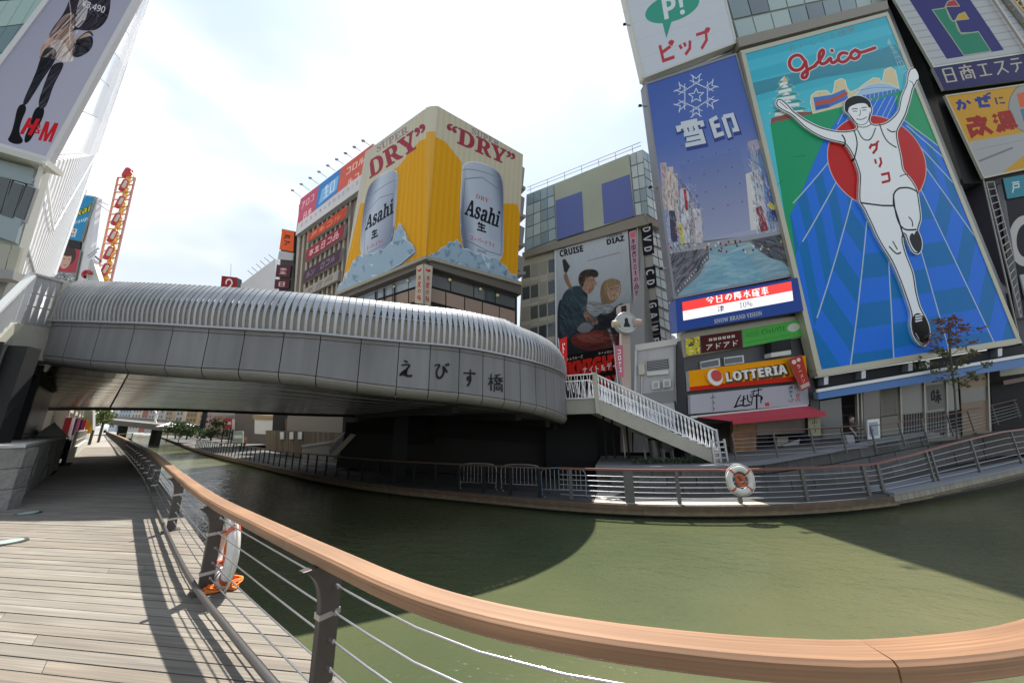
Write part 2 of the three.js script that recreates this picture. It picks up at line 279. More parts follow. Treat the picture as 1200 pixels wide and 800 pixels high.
function printed(w, quad, out, size, draw) {                        // returns corners, texture and the mapping
  const c = w.q(quad, out), [W, H] = size, m = (px, py) => { const [u, v] = invBil(w, c, px, py, out); return [u * W, v * H]; };
  const tex = canvasTex(W, H, (g) => { g.lineJoin = 'round'; draw(g, m, W, H); }); return { c, tex, m, out, w };
}
const paint = (tex, rough = 0.55, extra = {}) => new THREE.MeshPhysicalMaterial({ map: tex, roughness: rough, metalness: 0, specularIntensity: 0.1, ...extra });
// a raised cut-out on a printed panel: outline in survey pixels
function raised(pr, pts, out, t, smooth = false) {
  let q = pts.map(([x, y]) => pr.w.s(pr.w.p(x, y, pr.out))).map((a) => new THREE.Vector2(...a));
  if (smooth) { const n = q.length, sh = []; for (let i = 0; i < n; i++) { const a = q[i], b = q[(i + 1) % n], p = q[(i + n - 1) % n], m0 = p.clone().add(a).multiplyScalar(0.5), m1 = a.clone().add(b).multiplyScalar(0.5); for (let k = 0; k < 4; k++) { const s = k / 4; sh.push(m0.clone().multiplyScalar((1 - s) * (1 - s)).addScaledVector(a, 2 * s * (1 - s)).addScaledVector(m1, s * s)); } } q = sh; }
  const g = new THREE.ExtrudeGeometry(new THREE.Shape(q), { depth: t, bevelEnabled: false }).toNonIndexed(), pos = g.attributes.position, uv = [], cq = pr.c.map((k) => pr.w.s(k));
  for (let i = 0; i < pos.count; i++) {
    const s = pos.getX(i), y = pos.getY(i), z = pos.getZ(i); let u = 0.5, v = 0.5;
    for (let k = 0; k < 8; k++) { const f = (u, v) => [0, 1].map((j) => cq[0][j] * (1 - u) * (1 - v) + cq[1][j] * u * (1 - v) + cq[2][j] * u * v + cq[3][j] * (1 - u) * v), a = f(u, v), e = 1e-4, fu = f(u + e, v), fv = f(u, v + e), A = (fu[0] - a[0]) / e, B = (fv[0] - a[0]) / e, C = (fu[1] - a[1]) / e, D = (fv[1] - a[1]) / e, r = s - a[0], tt = y - a[1], det = A * D - B * C; u += (r * D - B * tt) / det; v += (A * tt - C * r) / det; }
    uv.push(u, 1 - v); const P = pr.w.at(s, y, out + z - t); pos.setXYZ(i, P.x, P.y, P.z);
  }
  g.setAttribute('uv', new THREE.Float32BufferAttribute(uv, 2)); g.clearGroups(); g.computeVertexNormals();
  // extruding may mirror the winding; both sides are drawn
  return g;
}
// a sign board as a thing: face with its print, and a frame
function board(name, label, w, quad, o, draw) {
  const out = o.out ?? 0.2, t = o.t ?? 0.2, pr = printed(w, quad, out, o.size ?? [512, 512], draw), base = bil(pr.c, 0.5, 1), th = thing(name, label, o.cat ?? 'sign', base, o.group);
  part(th, 'sign_face', slab(pr.c, w.n, t, 8), [paint(pr.tex, o.rough ?? 0.5, o.extra ? o.extra(pr.tex) : {}), o.side ?? M.sideGrey]);
  if (o.frame) frame(th, w, quad, out, o.frame, o.frameMat ?? M.galv, t);
  th.userData.pr = undefined; th.pr = pr; return th;
}
function frame(th, w, quad, out, wd, mat, t = 0.1) {
  const c = w.q(quad, out + 0.03), n = w.n, bits = [];
  for (let i = 0; i < 4; i++) { const a = c[i], b = c[(i + 1) % 4], d = b.clone().sub(a).normalize(), inn = i % 2 ? 0 : 0; const aa = a.clone().addScaledVector(d, i % 2 ? wd / 2 : -wd / 2), bb = b.clone().addScaledVector(d, i % 2 ? -wd / 2 : wd / 2); const up = V().crossVectors(d, n).normalize(); const h = wd / 2; const q = [aa.clone().addScaledVector(up, h), bb.clone().addScaledVector(up, h), bb.clone().addScaledVector(up, -h), aa.clone().addScaledVector(up, -h)]; bits.push(slab(q, n, t * 0.9)); }
  bits.forEach((g) => part(th, 'frame', g, mat));
}
function panes(parent, name, c, n, nu, nv, gu, gv, mats, t = 0.05, skip) {   // a grid of separate panels
  for (let j = 0; j < nv; j++) for (let i = 0; i < nu; i++) { if (skip && skip(i, j)) continue; const q = sub(c, (i + gu) / nu, (i + 1 - gu) / nu, (j + gv) / nv, (j + 1 - gv) / nv); part(parent, name, slab(q, n, t), typeof mats === 'function' ? mats(i, j) : pick(mats)); }
}
const off = (c, n, d) => c.map((p) => p.clone().addScaledVector(n, d));
const R2 = (x, y) => [x, y];
// ------------------------------------------------------------------ the setting: ground, canal, quays
const WATER = -1.85;
const noUp = (p) => V(p.x, 0, p.z);
struct('ground', box(5000, 0.5, 5000, 0, -4.25, 0), std(0.2, 0.19, 0.17, 0.95));
{
  const wt = noiseTex(1024, (u, v) => 0.55 * tl(u, v, 5, 11, 21, 3) + 0.3 * tl(u, v, 17, 34, 22, 3) + 0.15 * tl(u, v, 70, 110, 23, 2), false);
  const g = new THREE.PlaneGeometry(700, 700); g.rotateX(-Math.PI / 2); g.translate(-100, WATER, -100);
  const uv = g.attributes.uv, p = g.attributes.position; for (let i = 0; i < uv.count; i++) uv.setXY(i, p.getX(i) * 0.8 + p.getZ(i) * 0.25, p.getZ(i) * 0.9 - p.getX(i) * 0.2);
  const murk = noiseTex(256, (u, v) => { const n = tl(u, v, 4, 4, 31, 4); return [0.8 + 0.75 * (n - 0.5), 0.8 + 0.5 * (n - 0.5), 0.8 + 0.5 * (n - 0.5)]; }, true);
  const m = new THREE.MeshPhysicalMaterial({ color: lin(0.15, 0.163, 0.082), map: rep(murk, 0.05, 0.05), roughness: 0.14, ior: 1.33, bumpMap: rep(wt, 0.22, 0.22), bumpScale: 0.1 });
  struct('water', g, m, 'murky green canal water');
}
// far bank waterline (plan), from the survey of the waterline
const bankPx = [[180, 510], [240, 533], [300, 549], [370, 566], [450, 580], [560, 592], [660, 602], [760, 608], [860, 609], [950, 606], [1043, 597], [1120, 583], [1200, 565]];
const bank0 = bankPx.map(([x, y]) => PY(x, y, WATER)); bank0.push(V(42, WATER, -26), V(80, WATER, -44), V(160, WATER, -84));
const bankCurve = new THREE.CatmullRomCurve3(bank0, false, 'centripetal');
const bank = bankCurve.getSpacedPoints(900);
const pxOf = (P) => { const v = P.clone().applyMatrix4(camera.matrixWorldInverse); return [600 + F * v.x / -v.z, 400 - F * v.y / -v.z]; };
camera.updateMatrixWorld(true); camera.matrixWorldInverse.copy(camera.matrixWorld).invert();
const bankAt = bank.map((p, i) => { const a = bank[Math.max(0, i - 1)], b = bank[Math.min(bank.length - 1, i + 1)], t = b.clone().sub(a).setY(0).normalize(); return { p: p.clone(), t, n: V(t.z, 0, -t.x), px: pxOf(p)[0] }; });
bankAt.forEach((b) => { if (b.n.z > 0) b.n.negate(); });           // n points inland
const near = (px) => bankAt.reduce((a, b) => Math.abs(b.px - px) < Math.abs(a.px - px) ? b : a);
const lerpT = (t, x) => { if (x <= t[0][0]) return t[0][1]; for (let i = 1; i < t.length; i++) if (x <= t[i][0]) return t[i - 1][1] + (t[i][1] - t[i - 1][1]) * (x - t[i - 1][0]) / (t[i][0] - t[i - 1][0]); return t[t.length - 1][1]; };
const deckY = (px) => lerpT([[0, -1.35], [1043, -1.35], [1200, -1.12], [1400, -0.9]], px);
// inland distance of the retaining wall behind the promenade and its height
const wallIn = (px) => lerpT([[0, 7], [430, 8], [620, 6], [690, 1.9], [1043, 1.7], [1200, 2.0], [1500, 2.5]], px);
const wallTop = (px) => lerpT([[0, -0.2], [690, -0.25], [888, -0.22], [960, -0.1], [1020, 0.15], [1092, 0.42], [1200, 0.95], [1400, 1.6]], px);
const B = bankAt.filter((b, i) => i % 4 === 0 && b.px > 170 && b.p.x > -170);
const inl = (b, d, y) => b.p.clone().addScaledVector(b.n, d).setY(y);
{ // promenade slab, its two timber fascias and the land behind
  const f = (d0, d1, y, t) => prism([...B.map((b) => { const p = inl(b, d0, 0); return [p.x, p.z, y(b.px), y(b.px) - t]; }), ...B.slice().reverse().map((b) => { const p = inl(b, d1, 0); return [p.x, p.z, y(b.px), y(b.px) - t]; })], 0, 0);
  { const all = B.slice(), k = B.findIndex((b) => b.px > 648), e = B.findIndex((b) => b.px > 1043), g = (L) => prism([...L.map((b) => { const p = inl(b, -0.05, 0); return [p.x, p.z, deckY(b.px) + 0.004, deckY(b.px) - 0.05]; }), ...L.slice().reverse().map((b) => { const p = inl(b, wallIn(b.px) + 0.2, 0); return [p.x, p.z, deckY(b.px) + 0.004, deckY(b.px) - 0.05]; })], 0, 0); struct('path', g(B.slice(k, e)), std(0.62, 0.57, 0.48, 0.8, 0, { map: rep(T.grime, 0.4, 0.4) }), 'paved strip of the far promenade with sunlight painted into its pale colour'); }  // sunlit stretch of the same promenade, brightness painted into the paving colour
  struct('path', f(-0.05, 9.5, deckY, 0.1), std(0.08, 0.078, 0.073, 0.85, 0, { map: rep(T.grime, 0.4, 0.4) }), 'far quay promenade with shade painted into its dark colour');  // base colour darkened to paint in the shade below the bridge
  struct('ground', f(0.35, 9, (x) => deckY(x) - 0.12, 2.2), M.darkConcrete);
  struct('ground', f(9, 300, () => -0.26, 3), std(0.12, 0.115, 0.11, 0.9, 0, { map: rep(T.grime, 0.2, 0.2) }), 'street level of the far bank');
  const R = B.filter((b) => b.px > 660 && b.p.x < 140);
  struct('ground', prism([...R.map((b) => { const p = inl(b, wallIn(b.px) + 0.3, 0); return [p.x, p.z, wallTop(b.px) - 0.02, -1.6]; }), ...R.slice().reverse().map((b) => { const p = inl(b, 20, 0); return [p.x, p.z, wallTop(b.px) - 0.02, -1.6]; })], 0, 0), std(0.14, 0.135, 0.125, 0.9, 0, { map: rep(T.grime, 0.3, 0.3) }), 'paved terrace in front of the shops');
}
{ // quay edge: separate facing boards along the far quay
  const q = thing('quay_edge', 'weathered brown timber facing along the edge of the far quay', 'quay edge', V(8, WATER, -13));
  const brown = [std(0.36, 0.23, 0.15, 0.8, 0, { map: T.wood }), std(0.42, 0.26, 0.17, 0.8, 0, { map: T.wood }), std(0.31, 0.21, 0.14, 0.8, 0, { map: T.wood })], tan = [std(0.66, 0.5, 0.31, 0.8, 0, { map: T.wood }), std(0.58, 0.44, 0.27, 0.8, 0, { map: T.wood })], pale = [std(0.4, 0.37, 0.3, 0.85, 0, { map: T.grime }), std(0.35, 0.33, 0.27, 0.85, 0, { map: T.grime })];
  const P = bankAt.filter((b) => b.p.x > -60 && b.p.x < 50);
  const sect = (a, b, y0, y1, o) => [[o, y0], [o + 0.12, y0], [o + 0.12, y1], [o, y1]];
  for (let i = 0; i + 6 < P.length; i += 6) {
    const s = P.slice(i, i + 7), mid = s[3].px, dy = deckY(mid); const path = s.map((b) => inl(b, -0.08, dy)); 
    if (mid < 1043) part(q, 'facing_board', sweep(path, [[-0.06, -0.02], [0.06, -0.02], [0.06, -0.17], [-0.06, -0.17]]), pick(brown));
    part(q, 'facing_board', sweep(s.map((b) => inl(b, 0.0, dy)), [[-0.06, -0.18], [0.06, -0.18], [0.06, -0.36], [-0.06, -0.36]]), pick(tan));
  }
  let run = 0; const E = P.filter((b) => b.px > 1043 && b.px < 1400);
  for (let i = 0; i + 1 < E.length; i++) { const a = E[i], b = E[i + 1], m = a.p.clone().lerp(b.p, 0.5); part(q, 'edge_post', bar(inl(a, -0.1, deckY(a.px) - 0.08).addScaledVector(a.t, 0.012), inl(b, -0.1, deckY(b.px) - 0.08).addScaledVector(a.t, -0.012), 0.12, 0.24), pick(pale)); }
  const C = E.filter((b, i) => i % 3 === 0); part(q, 'edge_cap', sweep(C.map((b) => inl(b, 0.3, deckY(b.px) + 0.1)), [[-0.5, -0.05], [0.5, -0.05], [0.5, 0.03], [-0.5, 0.03]]), std(0.24, 0.245, 0.265, 0.6));
}
{ // stone retaining wall behind the promenade, block by block
  const w = thing('stone_wall', 'grey coursed stone retaining wall behind the far promenade railing', 'stone wall', V(9, -1.35, -15));
  const mats = [0.13, 0.105, 0.15, 0.12].map((k) => std(k, k * 0.99, k * 0.96, 0.9, 0, { map: rep(T.streak, 0.5, 0.5), bumpMap: rep(T.rough, 0.8, 0.8), bumpScale: 0.03 }));
  const P = bankAt.filter((b) => b.px > 686 && b.p.x < 44), pts = P.map((b) => ({ p: inl(b, wallIn(b.px), 0), px: b.px })); let acc = 0; const cuts = [0];
  for (let i = 1; i < pts.length; i++) { acc += pts[i].p.distanceTo(pts[i - 1].p); if (acc > 1.05) { cuts.push(i); acc = 0; } }
  for (let k = 0; k + 1 < cuts.length; k++) for (let r = 0; r < 3; r++) {
    const a = pts[cuts[k]], b = pts[cuts[k + 1]], ya = (t, p) => THREE.MathUtils.lerp(deckY(p.px), wallTop(p.px) - 0.1, t), t0 = r / 3, t1 = (r + 1) / 3, sh = r % 2 ? 0.5 : 0, A = a.p.clone().lerp(b.p, sh + 0.012), Bp = a.p.clone().lerp(b.p, 1 + sh - 0.012), f = rr(-0.025, 0.025);
    const n = V(Bp.z - A.z, 0, -(Bp.x - A.x)).normalize(); if (n.z < 0) n.negate();
    const q = [[A, t1, a], [Bp, t1, b], [Bp, t0, b], [A, t0, a]].map(([P0, t, s], i) => P0.clone().setY(ya(t, s) + (i < 2 ? -0.008 : 0.008)).addScaledVector(n, f));
    part(w, 'stone', slab(q, n, 0.3, 1, true), pick(mats));
  }
  const cp = pts.filter((_, i) => i % 3 === 0).map((s) => s.p.clone().setY(wallTop(s.px) - 0.05));
  part(w, 'coping', sweep(cp, [[-0.28, -0.05], [0.2, -0.05], [0.2, 0.05], [-0.28, 0.05]]), std(0.2, 0.205, 0.22, 0.7, 0, { map: rep(T.grime, 0.5, 0.5) }));
}
// a post-and-wire railing along a list of plan points
function railing(name, label, pts, h, o) {
  const th = thing(name, label, 'railing', pts[0].clone(), o.group), top = pts.map((p) => p.clone().setY(p.y + h));
  part(th, 'handrail', o.round ? tube(top, o.round, pts.length * 2, 6) : sweep(top, [[-o.w / 2, -o.t / 2], [o.w / 2, -o.t / 2], [o.w / 2, o.t / 2], [-o.w / 2, o.t / 2]]), o.top);
  for (let k = 1; k <= o.wires; k++) part(th, 'wire', tube(pts.map((p) => p.clone().setY(p.y + (h - 0.1) * k / (o.wires + 1))), o.wr ?? 0.014, pts.length * 2, 5), o.wire);
  let acc = 1e9, idx = 0; for (let i = 0; i < pts.length; i++) { if (i) acc += pts[i].distanceTo(pts[i - 1]); if (acc >= o.step) { acc = 0; const big = o.big && idx++ % o.big === 0; const a = pts[Math.max(0, i - 1)], b = pts[Math.min(pts.length - 1, i + 1)], ang = Math.atan2(-(b.z - a.z), b.x - a.x); part(th, 'post', box(big ? o.pw * 2.2 : o.pw, h - 0.03, o.pd ?? 0.06, pts[i].x, pts[i].y + h / 2 - 0.015, pts[i].z, ang), o.post); } }
  return th;
}
const redRail = std(0.16, 0.055, 0.045, 0.5), railGrey = std(0.13, 0.125, 0.12, 0.5, 0.3);
{
  const railTopFar = (px) => lerpT([[640, 1.17], [1043, 1.17], [1092, 1.35], [1200, 1.9], [1400, 2.2]], px);
  const P = bankAt.filter((b) => b.px > 655 && b.p.x < 46), pts = P.map((b) => inl(b, 0.12, deckY(b.px)));
  const th = thing('railing', 'low promenade railing with thin red handrail and wires on the far quay edge', 'railing', pts[0].clone());
  const hs = P.map((b) => railTopFar(b.px));
  part(th, 'handrail', sweep(pts.map((p, i) => p.clone().setY(p.y + hs[i])), [[-0.06, -0.035], [0.06, -0.035], [0.06, 0.035], [-0.06, 0.035]]), std(0.2, 0.075, 0.06, 0.45));
  for (let k = 1; k <= 5; k++) part(th, 'wire', tube(pts.map((p, i) => p.clone().setY(p.y + (hs[i] - 0.06) * k / 6)), 0.014, pts.length, 5), M.galv);
  const postPx = [[673, 1], [734, 2.6], [799, 1], [877, 1], [950, 1], [1030, 1.2], [1043, 1.2], [1104, 1], [1110, 1], [1160, 1], [1210, 1]];
  postPx.forEach(([px, k]) => { const i = P.reduce((a, b, j) => Math.abs(b.px - px) < Math.abs(P[a].px - px) ? j : a, 0), b = P[i], ang = Math.atan2(-b.t.z, b.t.x); part(th, 'post', box(0.13 * k, hs[i] - 0.04, 0.09, pts[i].x, pts[i].y + hs[i] / 2, pts[i].z, ang), railGrey); });
  // railing under the bridge, its shade painted in as near-black colour
  const Q = bankAt.filter((b) => b.px <= 655 && b.p.x > -48);
  railing('railing', 'square-post railing on the far quay below the bridge, painted dark for the shade', Q.map((b) => inl(b, 0.12, deckY(b.px))), 1.15, { w: 0.1, t: 0.06, top: std(0.12, 0.07, 0.05, 0.5), wires: 4, wr: 0.012, wire: M.dark, step: 1.25, pw: 0.12, post: M.dark });
  // upper terrace rail in front of the shops
  const up = [[858, 507], [930, 503.5], [1011, 498.5]].map(([x, y], i) => U(x, y, [15.6, 15.4, 16.2][i]));
  const base = up.map((p, i) => p.clone().setY(p.y - 1.15));
  const c = new THREE.CatmullRomCurve3(base).getPoints(18);
  railing('railing', 'slim terrace rail in front of the noodle shop and glass shopfront', c, 1.15, { round: 0.022, top: redRail, wires: 5, wr: 0.008, wire: M.galv, step: 1.6, pw: 0.05, post: railGrey });
  const up2 = [[1011, 498.5], [1020, 499], [1060, 494], [1120, 484], [1200, 466], [1260, 452]].slice(1).map(([x, y], i) => U(x, y, [16.4, 17.2, 19, 22.5, 26][i]));
  railing('railing', 'slim terrace rail behind the sapling at the right end', new THREE.CatmullRomCurve3(up2.map((p) => p.clone().setY(p.y - 1.15))).getPoints(24), 1.15, { round: 0.022, top: redRail, wires: 5, wr: 0.008, wire: M.galv, step: 2, pw: 0.05, post: railGrey });
}
// ------------------------------------------------------------------ near boardwalk
const railPx = [[140, 511], [160, 520], [180, 531], [208, 553], [251, 583], [300, 607], [350, 630], [400, 652], [460, 678], [520, 699], [600, 719], [700, 736], [780, 746], [860, 754], [940, 759], [1010, 761], [1100, 756], [1200, 742]];
const RH = 0.9;
const railTop = [V(-120, RH, -101), V(-70, RH, -59.6), ...railPx.map(([x, y]) => PY(x, y, RH)), V(2.5, RH, -1.62), V(4.2, RH, -2.3), V(7, RH, -3.7), V(11, RH, -6)];
const railC = new THREE.CatmullRomCurve3(railTop, false, 'centripetal'), railPts = railC.getSpacedPoints(1800);
const edgePts = railPts.map((p, i) => { const a = railPts[Math.max(0, i - 8)], b = railPts[Math.min(1800, i + 8)], t = b.clone().sub(a).setY(0).normalize(); return p.clone().setY(0).addScaledVector(V(t.z, 0, -t.x), 0.3); });
const leftLine = [V(-140, 0, -114), V(-31.2, 0, -24.9), V(-10.67, 0, -7.6), V(-10.4, 0, -6), V(-10.4, 0, 6)];
{
  const d = V(0.9898, 0, 0.1425), p = V(-0.1425, 0, 0.9898), conv = (a) => a.map((k) => [k.dot(p), k.dot(d)]).sort((a, b) => a[0] - b[0]);
  const E = conv(edgePts.filter((e) => e.x < 1.2)), Lf = conv(leftLine), w = 0.118, W = thing('boardwalk', 'weathered grey timber boardwalk along the canal', 'boardwalk', V(-6, 0, -5));
  const mats = [[0.47, 0.44, 0.395], [0.51, 0.48, 0.435], [0.46, 0.42, 0.37], [0.49, 0.455, 0.4], [0.44, 0.41, 0.37], [0.49, 0.46, 0.41], [0.46, 0.405, 0.34]].map((c) => new THREE.MeshStandardMaterial({ color: lin(c[0] * 0.97, c[1] * 0.915, c[2] * 0.84), roughness: 0.82, map: T.wood, bumpMap: T.woodB, bumpScale: 0.004 }));
  const quay = [...edgePts.filter((e, i) => i % 12 === 0 && e.x < 10.5), V(10.5, 0, 3), V(10.5, 0, 8), V(-10.3, 0, 8), ...leftLine.slice().reverse().slice(1)];
  struct('quay', prism(quay.map((k) => [k.x, k.z]), -0.07, -3.5), M.darkConcrete, 'concrete quay under the boardwalk');
  for (let o = -26; o < 3; o += w) {
    const o0 = o + 0.005, o1 = o + w - 0.005, m = (o0 + o1) / 2, ty = rr(-0.0025, 0.0025);
    const c = [[o0, lerpT(Lf, o0) - 0.35], [o0, lerpT(E, o0)], [o1, lerpT(E, o1)], [o1, lerpT(Lf, o1) - 0.35]];
    if (o > -1.75) { c[1][1] = c[2][1] = 10; }
    // long boards are laid in lengths with butt joints
    const t0 = Math.min(c[0][1], c[3][1]), t1 = Math.max(c[1][1], c[2][1]); let cuts = [0]; if (t1 - t0 > 4) { let a = rr(1.5, 3.9) / (t1 - t0); while (a < 0.9) { cuts.push(a); a += 3.9 / (t1 - t0); if (rnd() < 0.45) break; } } cuts.push(1);
    if (o < -14) cuts = [0, 1];
    for (let k = 0; k + 1 < cuts.length; k++) {
      const g0 = cuts[k] ? 0.0003 : 0, g1 = cuts[k + 1] < 1 ? 0.0003 : 0, L = THREE.MathUtils.lerp, at = (oo, f) => { const a = oo === o0 ? c[0] : c[3], b = oo === o0 ? c[1] : c[2]; return p.clone().multiplyScalar(oo).addScaledVector(d, L(a[1], b[1], f)).setY(ty); };
      const q = [at(o0, cuts[k] + g0), at(o0, cuts[k + 1] - g1), at(o1, cuts[k + 1] - g1), at(o1, cuts[k] + g0)];
      const g = slab(q, V(0, 1, 0), 0.045, 1, true), uv = g.attributes.uv, ou = rnd() * 7, ov = rnd() * 7; for (let i = 0; i < uv.count; i++) uv.setXY(i, uv.getX(i) * 0.35 + ou, uv.getY(i) * 0.9 + ov);
      part(W, 'plank', g, pick(mats));
    }
  }
  struct('path', prism([...leftLine.slice(0, 2), V(-22.8, 0, -17.8), ...edgePts.filter((e, i) => i % 20 === 0 && e.z < -25.8 && e.x < -20).reverse()].map((k) => [k.x, k.z]), -0.012, -0.06), std(0.3, 0.275, 0.24, 0.85, 0, { map: rep(T.grime, 0.3, 0.3) }), 'pale promenade beyond the bridge');
  // lights let into the deck
  [[10, 636], [32, 602]].forEach(([x, y], i) => { const c = PY(x, y, 0.0), t = thing('deck_light', i ? 'round deck light in the bridge shadow beside the stone wall' : 'round green-glass deck light in the sunlit boards', 'deck light', c, 'lights let into the boardwalk'); part(t, 'rim', cyl(0.17, 0.18, 0.02, c.x, 0.012, c.z, 28), M.darkSteel); part(t, 'lens', cyl(0.13, 0.13, 0.012, c.x, 0.02, c.z, 28), std(0.45, 0.6, 0.5, 0.15)); });
}
{ // the near railing
  const th = thing('canal_railing', 'near canal railing with broad wooden handrail, dark posts and steel wires', 'railing', V(-2, 0, -3));
  const hw = [[0.84, 0.46, 0.25], [0.8, 0.43, 0.225], [0.86, 0.48, 0.265]].map((c) => new THREE.MeshPhysicalMaterial({ color: lin(c[0] * 0.74, c[1] * 0.71, c[2] * 0.66), roughness: 0.5, map: T.wood, bumpMap: T.woodB, bumpScale: 0.0012, clearcoat: 0.15, clearcoatRoughness: 0.5 }));
  // handrail lengths with a joint where the photograph shows one
  const jx = railPts.reduce((a, p, i) => Math.abs(pxOf(p)[0] - 1011) + Math.abs(p.z) * 5 < a[0] ? [Math.abs(pxOf(p)[0] - 1011) + Math.abs(p.z) * 5, i] : a, [1e9, 0])[1];
  const step = 22; const r = 0.012, w = 0.064, h = 0.072, sec = [[-w, -h + r], [-w + r, -h], [w - r, -h], [w, -h + r], [w, -r], [w - r, 0], [-w + r, 0], [-w, -r]];
  const total = railC.getLength(), per = total / 1800, L = Math.round(3.1 / per); const joints = []; for (let i = jx; i > 0; i -= L) joints.unshift(i); joints.unshift(0); for (let i = jx + L; i < 1800; i += L) joints.push(i); joints.push(1800);
  const fine = new THREE.CatmullRomCurve3(railTop, false, 'centripetal');
  for (let k = 0; k + 1 < joints.length; k++) {
    const a = joints[k], b = joints[k + 1], path = []; const N = Math.max(8, Math.round((b - a) * per / 0.12));
    for (let i = 0; i <= N; i++) path.push(fine.getPointAt(Math.min(1, (a + (b - a) * i / N) / 1800)));
    const dd = path[1].clone().sub(path[0]).setLength(0.0015); path[0].add(dd); path[N].sub(dd);
    const g = sweep(path, sec), uv = g.attributes.uv; for (let i = 0; i < uv.count; i++) uv.setXY(i, uv.getX(i) * 0.45 + k * 0.37, uv.getY(i) * 1.7);
    part(th, 'handrail', g, hw[k % 3]);
  }
  const inner = (i, d, y) => { const a = railPts[Math.max(0, i - 6)], b = railPts[Math.min(1800, i + 6)], t = b.clone().sub(a).setY(0).normalize(); return { p: railPts[i].clone().addScaledVector(V(t.z, 0, -t.x), d).setY(y), t, n: V(t.z, 0, -t.x) }; };  // n: over the water
  const big = railPts.reduce((a, p, i) => { const e = Math.abs(pxOf(p)[0] - 385) + (p.z > -1.2 ? 999 : 0); return e < a[0] ? [e, i] : a; }, [1e9, 0])[1];
  const st = Math.round(2.0 / per), posts = [big], at = (px) => railPts.reduce((a, p, i) => { const e = Math.abs(pxOf(p)[0] - px) + (p.z > -1.2 ? 999 : 0); return e < a[0] ? [e, i] : a; }, [1e9, 0])[1]; for (const px of [252, 209, 185]) posts.push(at(px)); for (let i = posts[3] - st; i > 120; i -= st) posts.push(i); for (let i = big + st * 2; i < 1790; i += st) if (pxOf(railPts[i])[0] > 1230) posts.push(i);
  const zig = std(0.075, 0.066, 0.06, 0.42, 0.35);
  posts.forEach((i) => {
    const { p, t, n } = inner(i, 0, 0), ang = Math.atan2(-n.z, n.x);
    const sh = new THREE.Shape(); sh.moveTo(-0.005, 0.0); sh.lineTo(0.1, 0.0); sh.lineTo(0.1, 0.66); sh.bezierCurveTo(0.1, 0.76, 0.08, 0.79, 0.06, RH - 0.076); sh.lineTo(-0.13, RH - 0.076); sh.bezierCurveTo(-0.06, 0.79, -0.005, 0.72, -0.005, 0.56); sh.closePath();
    const g = new THREE.ExtrudeGeometry(sh, { depth: 0.05, bevelEnabled: true, bevelSize: 0.004, bevelThickness: 0.004, bevelSegments: 1, curveSegments: 8 }); g.translate(0, 0, -0.025); const m = new THREE.Matrix4().makeBasis(n, V(0, 1, 0), V().crossVectors(n, V(0, 1, 0))).setPosition(p); g.applyMatrix4(m);
    const po = part(th, 'post', g, zig);
    if (p.z > -24) {
      for (const y of [0.18, 0.55]) { const c = box(0.125, 0.03, 0.066); c.translate(0.047, y, 0); c.applyMatrix4(m); const b = part(po, 'clamp', c, M.steel); }
      const pl = box(0.22, 0.015, 0.14); pl.translate(0.05, 0.008, 0); pl.applyMatrix4(m); part(po, 'base_plate', pl, M.darkSteel);
      for (const y of [0.14, 0.28, 0.42, 0.56, 0.7]) { const c = new THREE.CylinderGeometry(0.011, 0.011, 0.16, 8).toNonIndexed(); c.rotateX(Math.PI / 2); c.translate(0.06, y, 0); c.applyMatrix4(m); part(po, 'wire_fitting', c, M.steel); }
    }
  });
  const sel = []; for (let i = 60; i <= 1800; i += i > 1500 ? 3 : 12) sel.push(i);
  for (const y of [0.14, 0.28, 0.42, 0.56, 0.7]) part(th, 'wire', tube(sel.map((i) => inner(i, 0.06, y).p), 0.0055, sel.length * 2, 6), M.steel);
  part(th, 'kick_rail', tube(sel.map((i) => inner(i, -0.06, 0.12).p), 0.024, sel.length * 2, 8), std(0.16, 0.15, 0.145, 0.35, 0.7));
}
// ------------------------------------------------------------------ life rings
function lifeRing(label, c, t, n, R, name = 'life_ring') {           // plane spanned by t and up
  const th = thing(name, label, 'life ring', c.clone(), 'life rings on the canal railings'), m = new THREE.Matrix4().makeBasis(t, V(0, 1, 0), V().crossVectors(t, V(0, 1, 0))).setPosition(c);
  const arc = (a0, a1, r) => { const g = new THREE.TorusGeometry(R, r, 12, 12, a1 - a0).toNonIndexed(); g.rotateZ(a0); g.scale(1, 1, 0.72); g.applyMatrix4(m); return g; };
  const g = new THREE.TorusGeometry(R, R * 0.27, 16, 48).toNonIndexed(); g.scale(1, 1, 0.7); g.applyMatrix4(m);
  part(th, 'ring', g, std(0.78, 0.77, 0.74, 0.45, 0, { map: rep(T.grime, 2, 2) }));
  for (let k = 0; k < 4; k++) part(th, 'band', arc(k * Math.PI / 2 + 0.68, k * Math.PI / 2 + 0.86, R * 0.282), std(0.55, 0.1, 0.05, 0.5));
  const rp = []; for (let k = 0; k <= 32; k++) { const a = k / 32 * Math.PI * 2, s = R * (1.3 + 0.09 * Math.abs(Math.sin(a * 2))); rp.push(V(Math.cos(a) * s, Math.sin(a) * s, 0.0).applyMatrix4(m)); }
  part(th, 'grab_rope', tube(rp, 0.012, 80, 6), std(0.6, 0.57, 0.5, 0.8));
  return { th, m };
}
